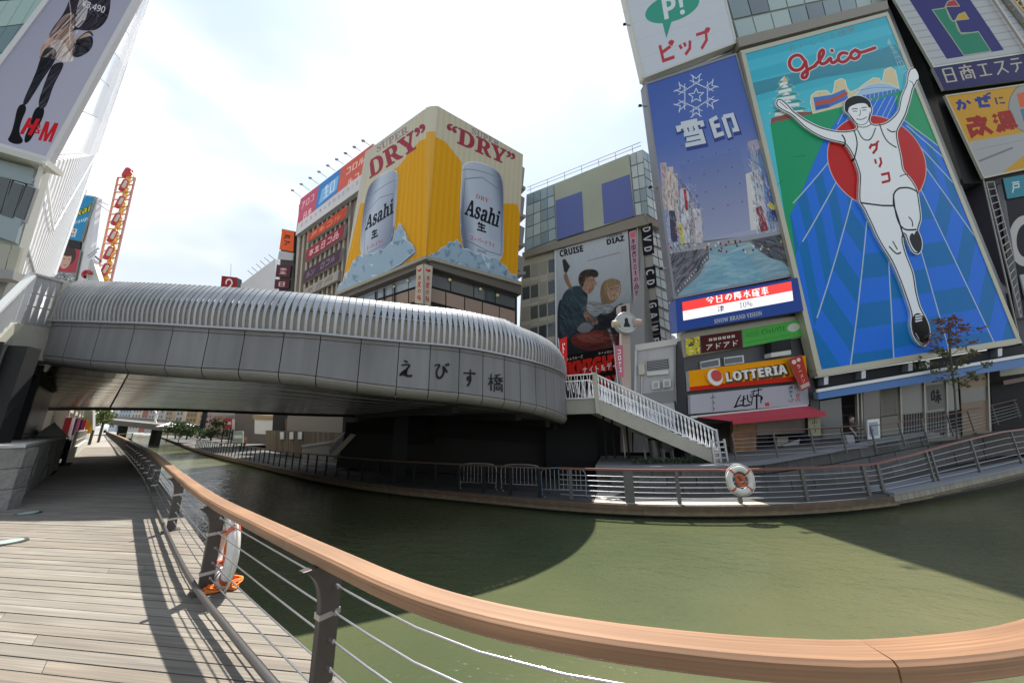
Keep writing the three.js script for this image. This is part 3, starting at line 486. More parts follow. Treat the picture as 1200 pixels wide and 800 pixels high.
{
  const ri = edgePts.reduce((a, p, i) => { const e = Math.abs(pxOf(p.clone().setY(0.46))[0] - 283) + (p.z > -1.9 ? 999 : 0); return e < a[0] ? [e, i] : a; }, [1e9, 0])[1], c = edgePts[ri].clone().lerp(railPts[ri].clone().setY(0), 0.45).setY(0.36), t = railPts[ri - 6].clone().sub(railPts[ri + 6]).setY(0).normalize(), { th, m } = lifeRing('white life ring with red bands hanging on the near railing over orange rope', c, t, null, 0.29);
  const P = (x, y, z) => V(x, y, z).applyMatrix4(m);
  const coil = []; for (let k = 0; k < 120; k++) { const a = k * 0.55; coil.push(P(0.02 + 0.1 * Math.sin(a) + 0.05 * Math.sin(k * 1.3), -0.05 + 0.32 * Math.cos(a) + 0.05 * Math.sin(k * 0.7), 0.05 + 0.02 * Math.sin(k * 0.9))); }
  const rope = thing('rope', 'orange safety line coiled behind the near life ring', 'rope', c.clone());
  part(rope, 'coil', tube(coil, 0.008, 480, 6), std(0.75, 0.2, 0.03, 0.7));
  const heap = []; const e = edgePts[ri].clone().lerp(railPts[ri].clone().setY(0), 0.5).setY(0.02); for (let k = 0; k < 110; k++) { const a = k * 0.7; heap.push(V(e.x + 0.13 * Math.cos(a) + 0.05 * Math.sin(k * 1.7) + 0.05, 0.015 + 0.05 * (0.5 + 0.5 * Math.sin(k * 1.1)), e.z + 0.1 * Math.sin(a) + 0.05 * Math.cos(k * 2.1))); }
  part(rope, 'loose_end', tube(heap, 0.009, 480, 6), std(0.75, 0.2, 0.03, 0.7));
  const b = near(873), fc = inl(b, 0.02, 0).setY(PY(873, 562, 0) && U(873, 562, -b.p.z).y); const o = lifeRing('white life ring with orange markings on the far quay railing', fc.clone().addScaledVector(b.n, -0.1), b.t.clone(), null, 0.4);
  const cross = []; for (let k = 0; k < 60; k++) { const a = k * 0.6; cross.push(V(0.16 * Math.sin(a), 0.2 * Math.cos(a * 1.03), 0.02).applyMatrix4(o.m)); }
  part(o.th, 'line_coil', tube(cross, 0.025, 240, 6), std(0.5, 0.12, 0.05, 0.7));
}
// ------------------------------------------------------------------ stone wall on the left of the boardwalk
{
  const w = thing('stone_wall', 'pale rough stone block wall at the left end of the boardwalk', 'stone wall', V(-12, 0, -8));
  const mats = [0.27, 0.24, 0.3].map((k) => std(k, k * 0.98, k * 0.92, 0.9, 0, { map: rep(T.speck, 0.7, 0.7), bumpMap: rep(T.rough, 1.2, 1.2), bumpScale: 0.07 }));
  const a = V(-10.72, 0, -7.62), d = V(-0.765, 0, -0.644), n = V(0.644, 0, -0.765).multiplyScalar(1), fr = V(0.35, 0, 0.94).normalize();
  const side = V(-0.9, 0, 0.43).normalize();
  for (let r = 0; r < 3; r++) { // the end face, towards the camera
    for (let k = 0; k < 3; k++) { const A = a.clone().addScaledVector(side, k * 1.1 + (r % 2) * 0.25), Bp = a.clone().addScaledVector(side, (k + 1) * 1.1 + (r % 2) * 0.25); if (k === 0) A.copy(a); const y0 = r * 0.42, y1 = y0 + 0.41, f = rr(-0.02, 0.02), nn = V(side.z, 0, -side.x); if (nn.dot(EYEP.clone().sub(a)) < 0) nn.negate(); part(w, 'stone', slab([Bp, A, A, Bp].map((p, i) => p.clone().addScaledVector(nn, f).setY(i < 2 ? y1 : y0)).reverse().reverse(), nn, 0.35, 1, true), pick(mats)); }
    for (let k = 0; k < 9; k++) { const l = 1.3, A = a.clone().addScaledVector(d, k * l + (r % 2 && k ? 0.4 : 0) + 0.01), Bp = a.clone().addScaledVector(d, (k + 1) * l + (r % 2 ? 0.4 : 0) - 0.01), y0 = r * 0.42, y1 = y0 + 0.41, f = rr(-0.02, 0.02), nn = V(0.644, 0, -0.765); part(w, 'stone', slab([A, Bp, Bp, A].map((p, i) => p.clone().addScaledVector(nn, f).setY(i < 2 ? y1 : y0)), nn, 0.35, 1, true), pick(mats)); }
  }
  part(w, 'coping', prism([a.clone().addScaledVector(d, -0.1), a.clone().addScaledVector(d, 11.8), a.clone().addScaledVector(d, 11.8).addScaledVector(side, 2), a.clone().addScaledVector(side, 3.6)].map((p) => [p.x, p.z]), 1.33, 1.262), std(0.5, 0.48, 0.44, 0.85, 0, { map: rep(T.speck, 0.5, 0.5) }));
}
// ------------------------------------------------------------------ the bridge
const St = [[58, 377, 415, 10.6], [120, 379, 422, 10.0], [180, 381, 426, 9.6], [240, 384.5, 430, 9.35], [300, 388, 433, 9.3], [360, 391.5, 438, 9.45], [420, 397, 446.5, 9.9], [480, 402.5, 454, 10.4], [540, 408, 460, 11.1], [590, 417, 467, 11.9], [630, 426.5, 475, 13.1], [655, 436, 484, 15], [662, 442, 489, 17]]
  .map(([px, a, b, D]) => { const P = U(px, a, D); return { x: P.x, z: P.z, ft: P.y, fb: U(px, b, D).y }; });
{ const l = St[St.length - 1]; St.push({ x: 2.86, z: -18.6, ft: l.ft, fb: l.fb }, { x: 2.6, z: -20.4, ft: l.ft, fb: l.fb }, { x: 1.9, z: -22.2, ft: l.ft, fb: l.fb }, { x: 0.6, z: -24, ft: l.ft, fb: l.fb }); }
const bPlan = new THREE.CatmullRomCurve3(St.map((s) => V(s.x, 0, s.z)), false, 'centripetal'), bFt = new THREE.CatmullRomCurve3(St.map((s) => V(s.x, s.ft, s.z)), false, 'centripetal');
const NB = 240, bPts = [], q0 = bFt.getSpacedPoints(NB);
{ // sample height of the lower edge by nearest station interpolation
  const acc = [0]; for (let i = 1; i < St.length; i++) acc.push(acc[i - 1] + Math.hypot(St[i].x - St[i - 1].x, St[i].z - St[i - 1].z));
  let run = 0; for (let i = 0; i <= NB; i++) { if (i) run += Math.hypot(q0[i].x - q0[i - 1].x, q0[i].z - q0[i - 1].z); bPts.push({ p: q0[i], run }); }
  const k = acc[acc.length - 1] / run; bPts.forEach((b, i) => { const r = b.run * k; let j = 1; while (j < acc.length - 1 && acc[j] < r) j++; const f = THREE.MathUtils.clamp((r - acc[j - 1]) / (acc[j] - acc[j - 1]), 0, 1); b.fb = St[j - 1].fb + (St[j].fb - St[j - 1].fb) * f; const a = q0[Math.max(0, i - 1)], c = q0[Math.min(NB, i + 1)], t = c.clone().sub(a).setY(0).normalize(); b.t = t; b.n = V(-t.z, 0, t.x); });
}
const bAt = (run) => { let i = 1; while (i < NB && bPts[i].run < run) i++; const a = bPts[i - 1], b = bPts[i], f = THREE.MathUtils.clamp((run - a.run) / (b.run - a.run), 0, 1); return { p: a.p.clone().lerp(b.p, f), fb: a.fb + (b.fb - a.fb) * f, t: a.t.clone().lerp(b.t, f).normalize(), n: a.n.clone().lerp(b.n, f).normalize() }; };
const bLen = bPts[NB].run, runOfPx = (px) => { let best = [1e9, 0]; for (const b of bPts) { if (b.p.z < -17.2) break; const e = Math.abs(pxOf(b.p.clone())[0] - px); if (e < best[0]) best = [e, b.run]; } return best[1]; };
{
  const th = thing('footbridge', 'curved grey panelled bridge with a rounded end and silver slatted parapet', 'bridge', V(-6, 0, -10));
  const pan = [0.215, 0.222, 0.209].map((k) => std(k, k, k * 1.03, 0.5, 0.1, { map: rep(T.streak, 0.16, 0.5) })), lip = std(0.27, 0.26, 0.24, 0.55, 0.2, { map: rep(T.grime, 0.35, 0.35) });
  // joints as in the photograph at the left and the letters' panels, then evenly round the end
  const jp = [58, 86, 119, 158, 202, 246, 290, 334, 378, 424, 466, 503, 537, 566, 590, 610, 626, 639, 649, 656, 660]; const cuts = jp.map(runOfPx); cuts[0] = 0; let c0 = cuts[cuts.length - 1]; while (c0 < bLen - 0.5) { c0 += 1.05; cuts.push(Math.min(c0, bLen)); }
  const strip = (a, b, f, nu = 5) => { const pos = [], uv = [], idx = []; const P = []; for (let i = 0; i <= nu; i++) { const r = a + (b - a) * i / nu, s = bAt(r); P.push(f(s)); } const m = P[0].length; P.forEach((row, i) => row.forEach((p, j) => { pos.push(p.x, p.y, p.z); uv.push(a + (b - a) * i / nu, j * 0.3); })); for (let i = 0; i < nu; i++) for (let j = 0; j < m - 1; j++) { const k = i * m + j; idx.push(k, k + m, k + 1, k + 1, k + m, k + m + 1); } return geo(pos, uv, idx); };
  const loop = (s, pts) => { const o = pts.map(([out, y]) => s.p.clone().addScaledVector(s.n, out).setY(y)); o.push(o[0].clone()); return o; };
  for (let k = 0; k + 1 < cuts.length; k++) {
    const a = cuts[k] + 0.012, b = cuts[k + 1] - 0.012; if (b - a < 0.1) continue; const m = pan[k % 3];
    part(th, 'fascia_panel', strip(a, b, (s) => loop(s, [[0, s.p.y - 0.14], [0, s.fb], [-0.06, s.fb], [-0.06, s.p.y - 0.14]])), m);
    part(th, 'top_panel', strip(a, b, (s) => loop(s, [[0.015, s.p.y], [0.015, s.p.y - 0.125], [-0.06, s.p.y - 0.125], [-0.06, s.p.y]])), m);
    part(th, 'edge_panel', strip(a, b, (s) => { const o = []; for (let i = 0; i <= 6; i++) { const q = i / 6 * Math.PI / 2; o.push([-0.34 + 0.34 * Math.cos(q), s.fb - 0.02 - 0.3 * Math.sin(q)]); } o.push([-0.34, s.fb - 0.27]); o.push([-0.06, s.fb - 0.02]); return loop(s, o); }), lip);
  }
  part(th, 'girder', strip(0, bLen, (s) => loop(s, [[-0.045, s.p.y - 0.02], [-0.045, s.fb - 0.01], [-0.33, s.fb - 0.27], [-0.5, s.p.y - 0.02]]), 150), M.black);
  part(th, 'coping', sweep(Array.from({ length: 161 }, (_, i) => { const s = bAt(bLen * i / 160); return s.p.clone().setY(s.p.y + 0.03); }), [[-0.12, -0.03], [0.12, -0.03], [0.12, 0.03], [-0.12, 0.03]]), std(0.34, 0.35, 0.37, 0.4, 0.5));
  // slats: one curved blade each, broad at the top
  const prof = [[0.0, 0.03], [0.03, 0.22], [0.04, 0.42], [0.015, 0.6], [-0.04, 0.76], [-0.12, 0.91], [-0.22, 1.04]], wid = [0.075, 0.075, 0.082, 0.118, 0.162, 0.168, 0.168];
  const slatG = (() => { const C = new THREE.CatmullRomCurve3(prof.map((p) => V(0, p[1], p[0]))), N = 12, pos = [], idx = []; for (let i = 0; i <= N; i++) { const p = C.getPoint(i / N), f = i / N * (wid.length - 1), j = Math.min(wid.length - 2, Math.floor(f)), w = wid[j] + (wid[j + 1] - wid[j]) * (f - j), tn = C.getTangent(i / N), nx = V(0, -tn.z, tn.y); for (const [sx, sd] of [[-1, 0], [1, 0], [1, -1], [-1, -1]]) { const q = p.clone().addScaledVector(nx, sd * -0.028); pos.push(sx * w / 2, q.y, q.z); } } for (let i = 0; i < N; i++) for (let j = 0; j < 4; j++) { const a = i * 4 + j, b = i * 4 + (j + 1) % 4; idx.push(a, b, b + 4, a, b + 4, a + 4); } idx.push(0, 2, 1, 0, 3, 2); const e = N * 4; idx.push(e, e + 1, e + 2, e, e + 2, e + 3); return geo(pos, null, idx); })();
  const sm = [0.4, 0.44, 0.37].map((k) => std(k, k * 1.02, k * 1.06, 0.5, 0.55)); const topPx = [[40, 328.5], [58, 329], [120, 331], [180, 333], [240, 336], [300, 340], [360, 345], [420, 351], [480, 358], [540, 364.5], [590, 375], [630, 394]];
  const hTab = []; for (let r = 0; r < runOfPx(628); r += 0.5) { const s = bAt(r); let lo = 0.4, hi = 2.6; for (let i = 0; i < 30; i++) { const h = (lo + hi) / 2, p = pxOf(s.p.clone().addScaledVector(s.n, -0.22 * h).setY(s.p.y + 1.03 * h)); if (p[1] > lerpT(topPx, p[0])) lo = h; else hi = h; } hTab.push([r, lo]); } hTab.push([bLen, hTab[hTab.length - 1][1]]);
  const hTop = (r) => lerpT(hTab, r) / 1.0;
  const step = 0.192; for (let r = 0.1; r < bLen; r += step) { const s = bAt(r), m = part(th, 'slat', slatG, pick(sm)); const h = hTop(r); m.position.set(s.p.x - th.position.x, s.p.y - th.position.y, s.p.z - th.position.z); m.rotation.y = Math.atan2(s.n.x, s.n.z); m.scale.set(1, h, h); }
  const inner = (o, y) => Array.from({ length: 121 }, (_, i) => { const r = bLen * i / 120, s = bAt(r); return s.p.clone().addScaledVector(s.n, o).setY(s.p.y + hTop(r) * y); });
  for (const [o, y] of [[-0.05, 0.6], [-0.13, 0.8], [-0.27, 0.96]]) part(th, 'parapet_rail', tube(inner(o, y), 0.03, 240, 6), M.galv);
  part(th, 'parapet_backing', strip(0, bLen, (s) => loop(s, [[-0.1, s.p.y + 0.03], [-0.05, s.p.y + 0.5], [-0.1, s.p.y + 0.86], [-0.14, s.p.y + 0.86], [-0.12, s.p.y + 0.5], [-0.2, s.p.y + 0.03]]), 150), std(0.42, 0.38, 0.33, 0.6));
  // underside in long metal strips, deck on top
  const far = new THREE.CatmullRomCurve3([V(-31, 2.95, -21), V(-24, 2.9, -23), V(-16, 2.5, -25), V(-8, 2.2, -26.4), V(-2, 1.9, -26.4), V(0.2, 1.75, -24.6)], false, 'centripetal');
  const under = (f, v) => { const s = bAt(bLen * f * 0.985), a = s.p.clone().addScaledVector(s.n, -0.34).setY(s.fb - 0.31), b = far.getPoint(f); return a.lerp(b, v); };
  const sofm = [0.46, 0.5, 0.43].map((k) => std(k, k * 1.04, k * 1.09, 0.26, 0.75, { map: rep(T.streak, 0.15, 0.3) })); const NS = 13; const beigeSof = [0.42, 0.38, 0.45].map((k) => std(k, k * 0.86, k * 0.68, 0.2, 0.65, { map: rep(T.streak, 0.15, 0.3) }));
  for (let k = 0; k < NS; k++) for (const [f0, f1, set] of [[0, 0.125, beigeSof], [0.128, 1, sofm]]) { const pos = [], uv = [], idx = [], N = f1 < 0.5 ? 8 : 40; for (let i = 0; i <= N; i++) for (const v of [k / NS + 0.003, (k + 1) / NS - 0.003]) { const f = f0 + (f1 - f0) * i / N, p = under(f, v); for (const dy of [0, 0.05]) { pos.push(p.x, p.y + dy, p.z); uv.push(f * 24, v * 14); } } for (let i = 0; i < N; i++) { const a = i * 4, b = a + 4; for (const [p, q] of [[0, 2], [2, 3], [3, 1], [1, 0]]) idx.push(a + p, a + q, b + q, a + p, b + q, b + p); } part(th, 'soffit_panel', geo(pos, uv, idx), set[k % 3]); }
  { const pos = [], uv = [], idx = [], N = 60; for (let i = 0; i <= N; i++) { const f = i / N, s = bAt(bLen * f), a = s.p.clone().addScaledVector(s.n, -0.12), b = far.getPoint(f); b.y = a.y - 0.02; for (const p of [a, b]) { pos.push(p.x, p.y, p.z); uv.push(p.x, p.z); } } for (let i = 0; i < N; i++) { const a = i * 2; idx.push(a, a + 2, a + 1, a + 1, a + 2, a + 3); } part(th, 'deck', geo(pos, uv, idx), M.concrete); }
  { const pos = [], uv = [], idx = [], N = 40; for (let i = 0; i <= N; i++) { const b = far.getPoint(i / N), s = bAt(bLen * i / N); for (const y of [b.y - 0.15, s.p.y + 0.9]) { pos.push(b.x, y, b.z); uv.push(i * 0.6, y); } } for (let i = 0; i < N; i++) { const a = i * 2; idx.push(a, a + 2, a + 1, a + 1, a + 2, a + 3); } part(th, 'far_fascia', geo(pos, uv, idx), M.dark); }
  for (const f of [0.5, 0.6, 0.7, 0.8, 0.9]) { const a = under(f, 0.05), b = under(f, 0.97); a.y -= 0.12; b.y -= 0.12; part(th, 'cross_beam', bar(a, b, 0.25, 0.3), M.dark); }
  for (const [x, z] of [[U(470, 500, 19).x, -19]]) part(th, 'pier', box(0.75, 5, 0.75, x, 0.6, z, 0.3), M.black);
  // raised name in brush letters
  [['え', 479.5, 431.5, 22], ['び', 518.5, 435, 22], ['す', 551.5, 442.5, 21], ['橋', 580, 447.5, 22]].forEach(([ch, px, py, sz]) => {
    const s = bAt(runOfPx(px)), D = -s.p.z, c = U(px, py, D), h = sz / F * D * 1.02; const g = glyphGeo(ch, h, h * (ch === '橋' ? 0.07 : 0.105), 0.03); g.scale(0.92, 1, 1); const m = new THREE.Matrix4().makeBasis(s.t, V(0, 1, 0), s.n).setPosition(s.p.clone().addScaledVector(s.n, 0.002).setY(c.y)); g.applyMatrix4(m); part(th, 'letter', g, M.black);
  });
}
// landing and stair on the left bank end of the bridge
const beigeSteel = std(0.5, 0.475, 0.4, 0.6, 0, { map: rep(T.grime, 0.4, 0.4) }), whiteRail = std(0.7, 0.7, 0.7, 0.4, 0.2);
function balusters(th, a0, a1, h0, h1, n, mat, r = 0.016, rail = 0.045, tall) {            // between a lower line and an upper line
  const top0 = a0.clone().setY(h0 ?? a0.y), top1 = a1.clone().setY(h1 ?? a1.y);
  part(th, 'handrail', bar(top0, top1, rail * 2.2, rail), mat);
  part(th, 'bottom_rail', bar(a0, a1, rail * 1.4, rail), mat);
  for (let i = 0; i < n; i++) { const f = (i + 0.5) / n, a = a0.clone().lerp(a1, f), b = top0.clone().lerp(top1, f), d = a1.clone().sub(a0).setY(0).normalize().multiplyScalar(0.06 * (i % 2 ? 1 : -1)), mid = a.clone().lerp(b, 0.5); part(th, 'baluster', merge([bar(a, mid.clone().add(d), r * 2.4, r), bar(mid.clone().add(d), b, r * 2.4, r)]), mat); }
}
{
  const th = thing('stair_landing', 'beige stair landing with white railing joining the bridge at the left building', 'stairs', V(-15, 0, -9.5));
  const w = new Wall(U(13, 400, 9.7), U(57, 400, 10.6)), q = w.q([[17, 379], [57, 384], [54, 424], [12, 414]]);
  part(th, 'landing_panel', slab(q, w.n, 3, 1, true), beigeSteel); part(th, 'landing_edge', slab(w.q([[12, 414], [54, 424], [53.5, 427], [11, 418]], 0.02), w.n, 3), M.darkSteel);
  const r = w.q([[29, 318], [65, 327], [58, 383], [18, 378]], -0.1); balusters(th, r[3], r[2], r[0].y, r[1].y, 9, std(0.42, 0.42, 0.42, 0.4, 0.5), 0.035, 0.07);
  part(th, 'newel', bar(r[2].clone(), r[2].clone().setY(r[1].y + 0.05), 0.16), beigeSteel); part(th, 'newel', bar(r[3].clone(), r[3].clone().setY(r[0].y + 0.05), 0.12), whiteRail);
  for (const k of [0.35, 0.62]) part(th, 'mid_rail', bar(r[3].clone().lerp(r[0], k), r[2].clone().lerp(r[1], k), 0.04), std(0.4, 0.36, 0.3, 0.5));
  // flight going down to the left
  const w2 = new Wall(U(13, 400, 9.7), U(-90, 470, 7.9)), s = w2.q([[17, 378], [-70, 470], [-74, 505], [12, 416]]);
  part(th, 'stringer', slab(s, w2.n, 0.25, 1, true), std(0.5, 0.5, 0.42, 0.6));
  const f = w2.q([[29, 318], [-60, 400], [-70, 468], [17, 378]], -0.08); balusters(th, f[3], f[2], f[0].y, f[1].y, 22, M.white, 0.026, 0.07);
  for (let k = 0; k < 12; k++) { const a = s[0].clone().lerp(s[1], (k + 0.5) / 12); part(th, 'step', bar(a.clone().addScaledVector(w2.n, -0.15).setY(a.y - 0.1), a.clone().addScaledVector(w2.n, -1.9).setY(a.y - 0.1), 0.3, 0.06), M.concrete); }
}
// dark abutment wall under the left end of the bridge
{
  const w = new Wall(V(-12.3, 0, -8.2), V(-32, 0, -24.8)); const q = (s0, s1, y0, y1, o = 0) => [w.at(s0, y1, o), w.at(s1, y1, o), w.at(s1, y0, o), w.at(s0, y0, o)];
  const th = thing('abutment_wall', 'dark panelled abutment wall below the left end of the bridge', 'wall', V(-14, 0, -10));
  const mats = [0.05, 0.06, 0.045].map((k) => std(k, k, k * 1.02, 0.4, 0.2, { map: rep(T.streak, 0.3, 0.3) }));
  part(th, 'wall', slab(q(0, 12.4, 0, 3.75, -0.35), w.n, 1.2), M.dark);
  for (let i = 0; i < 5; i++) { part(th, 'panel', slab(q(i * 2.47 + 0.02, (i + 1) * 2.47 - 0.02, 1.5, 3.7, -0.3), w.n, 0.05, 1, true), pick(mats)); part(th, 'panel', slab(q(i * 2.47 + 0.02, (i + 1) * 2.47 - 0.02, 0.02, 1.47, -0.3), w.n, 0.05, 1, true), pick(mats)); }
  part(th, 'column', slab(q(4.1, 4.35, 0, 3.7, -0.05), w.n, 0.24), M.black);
  part(th, 'back_wall', slab([V(-12.3, 3.7, -8.2), V(-22, 3.7, -4), V(-22, 0, -4), V(-12.3, 0, -8.2)], V(0.4, 0, 0.9).normalize(), 0.4), M.dark);
  // beam under the landing
  part(th, 'beam', slab(q(1, 12.4, 3.3, 3.6, -0.1), w.n, 0.3), M.dark);
}
{ // clutter against the abutment: barrier racks, a sheeted trolley
  const rack = (px, D, label) => { const c = U(px, 520, D); c.y = 0; const t = thing('barrier', label, 'barrier', c, 'black barriers beside the abutment'); const d = V(-0.765, 0, -0.644), a = c.clone().addScaledVector(d, -0.8), b = c.clone().addScaledVector(d, 0.8); for (const y of [0.15, 0.6, 1.0]) part(t, 'rail', bar(a.clone().setY(y), b.clone().setY(y), 0.07), M.black); for (const f of [0, 0.33, 0.66, 1]) { const p = a.clone().lerp(b, f); part(t, 'leg', bar(p.clone().setY(0), p.clone().setY(1.1), 0.06), M.black); part(t, 'foot', box(0.5, 0.04, 0.1, p.x, 0.02, p.z, 0.7), M.black); } part(t, 'board', slab([a.clone().setY(0.95), b.clone().setY(0.95), b.clone().setY(0.3), a.clone().setY(0.3)], V(0.644, 0, -0.765), 0.03), M.black); };
  rack(62, 13.4, 'black barrier with a board, nearest the stone wall under the bridge'); rack(80, 16.6, 'second black barrier, standing beyond the sheeted trolley');
  const c = U(60, 505, 15.5); c.y = 0; const t = thing('trolley', 'sheeted trolley with a pale cover against the abutment', 'trolley', c);
  part(t, 'body', rbox(0.9, 0.9, 1.4, 0.04, c.x, 0.75, c.z, 0.7), M.dark); part(t, 'cover', (() => { const g = new THREE.ConeGeometry(0.75, 0.7, 4).toNonIndexed(); g.rotateY(0.2); g.translate(c.x, 1.6, c.z); return g; })(), std(0.55, 0.6, 0.58, 0.7));
  for (const s of [-1, 1]) { const g = new THREE.CylinderGeometry(0.16, 0.16, 0.06, 14).toNonIndexed(); g.rotateZ(Math.PI / 2); g.rotateY(0.7); g.translate(c.x + s * 0.35, 0.16, c.z + s * 0.3); part(t, 'wheel', g, M.black); }
}
// ------------------------------------------------------------------ right-hand buildings
const wSnow = new Wall(U(803, 440, 17.6), U(950, 430, 18.6)), wRun = new Wall(U(958, 437, 18.7), U(1195, 400, 20.8));
const darkClad = std(0.05, 0.05, 0.055, 0.5), steelDark = std(0.09, 0.085, 0.08, 0.45, 0.5);
{ // narrow building that carries the blue billboard and the restaurant signs
  const th = thing('restaurant_building', 'narrow dark building with restaurant signs below a blue billboard', 'building', wSnow.p(870, 540));
  part(th, 'wall', slab(wSnow.q([[759, 98], [864, 60], [946, 372], [801, 400]], -0.3), wSnow.n, 0.5), M.sideGrey); part(th, 'core', slab(wSnow.q([[830, 72], [866, 58], [948, 372], [872, 390]], -0.8), wSnow.n, 5), M.sideGrey);
  part(th, 'upper_wall', slab(wSnow.q([[717, -80], [827, -95], [864, 52], [757, 92]], -0.35), wSnow.n, 0.5), M.sideGrey);
  part(th, 'shop_wall', slab(wSnow.q([[800, 398], [948, 371], [960, 488], [806, 498]], -0.1), wSnow.n, 2), darkClad);
  part(th, 'back_wall', slab(wSnow.q([[805, 480], [962, 470], [964, 548], [806, 552]], -2.6), wSnow.n, 4), std(0.16, 0.14, 0.12, 0.8));
  part(th, 'side_pier', slab(wSnow.q([[802, 490], [809, 490], [810, 552], [803, 552]], 0), wSnow.n, 3), darkClad); part(th, 'side_pier', slab(wSnow.q([[950, 470], [960, 468], [962, 548], [951, 548]], 0), wSnow.n, 3), darkClad);
  part(th, 'band', slab(wSnow.q([[799, 391], [946, 368], [949, 394], [803, 418.5]], 0.02), wSnow.n, 0.15), std(0.36, 0.33, 0.27, 0.6));
  for (const q of [[[821, 424], [843.5, 419.5], [844.5, 429], [821.5, 432.5]], [[848.5, 419], [871.5, 416], [872.5, 425], [849.5, 428]]]) { const p = part(th, 'window', slab(wSnow.q(q, 0.0), wSnow.n, 0.1), M.galv); const c = wSnow.q(q, 0.03); part(p, 'pane', slab(sub(c, 0.07, 0.93, 0.15, 0.85), wSnow.n, 0.02), M.glass); }
  part(th, 'vent_hood', slab(wSnow.q([[904, 401], [927, 397], [928, 411], [905, 415]], 0.35), wSnow.n, 0.4), M.black); part(th, 'vent_hood', slab(wSnow.q([[904, 413.5], [927, 410], [927.5, 415], [904.5, 418.5]], 0.4), wSnow.n, 0.45), M.offwhite);
  part(th, 'timber_panel', slab(wSnow.q([[859, 488], [886, 486], [887, 546], [860, 547]], -0.15), wSnow.n, 0.2), std(0.62, 0.3, 0.11, 0.55, 0, { map: T.wood })); 
  part(th, 'wall_panel', slab(wSnow.q([[886, 484], [948, 478], [949, 507], [887, 510]], -0.3), wSnow.n, 0.2), std(0.24, 0.2, 0.17, 0.7));
  part(th, 'counter', slab(wSnow.q([[890, 524], [950, 519], [951, 546], [890, 547]], -0.9), wSnow.n, 0.5), std(0.15, 0.08, 0.04, 0.6, 0, { map: T.wood }));
  part(th, 'menu_board', slab(wSnow.q([[911, 513], [924, 512], [924, 527], [911, 528]], -0.6), wSnow.n, 0.05), std(0.3, 0.28, 0.22, 0.6)); part(th, 'pale_cloth', slab(wSnow.q([[919, 521], [938, 514], [934, 534], [916, 534]], -0.45), wSnow.n, 0.04), std(0.42, 0.42, 0.42, 0.8));
  // sign rack struts behind the boards
  for (let k = 0; k < 4; k++) { const a = wSnow.p([743, 762, 775, 788][k], 30 + k * 95, 0.1), b = a.clone().addScaledVector(wSnow.d, -0.7); part(th, 'bracket', bar(a, b, 0.06), M.galv); const l = b.clone(); part(th, 'bracket_camera', rbox(0.2, 0.12, 0.14, 0.03, l.x, l.y, l.z), M.dark); }  // the small boxes on the struts stand for cameras
}
{ // white sign with the green speech bubble
  const th = board('billboard', 'white billboard with green speech bubble above the blue billboard', wSnow, [[715, -80], [827, -95], [863, 49], [755, 90]], { out: 0.15, t: 0.5, size: [768, 1024], frame: 0.16, frameMat: M.offwhite }, (g, m, W, H) => {
    g.fillStyle = '#c9ccd6'; g.fillRect(0, 0, W, H); g.strokeStyle = 'rgba(120,125,140,0.22)'; g.lineWidth = 2; for (let k = 1; k < 9; k++) { g.beginPath(); g.moveTo(0, k * H / 9); g.lineTo(W, k * H / 9); g.stroke(); }
    const e = []; for (let a = 0; a < 24; a++) e.push([788 + 32 * Math.cos(a * Math.PI / 12), 9 + 16.5 * Math.sin(a * Math.PI / 12) - 0.26 * 32 * Math.cos(a * Math.PI / 12)]); poly(g, m, e, '#3f9a86', null, 0, true, true); poly(g, m, [[775, 21], [781, 45], [789, 20]], '#3f9a86');
    text(g, 'P!', m(772, -1), m(801, -9), m(776, 24), '#d6dade'); text(g, 'ピップ', m(767, 51), m(832, 30), m(773, 77), '#b8404a', { lw: 0.15 });
  });
}
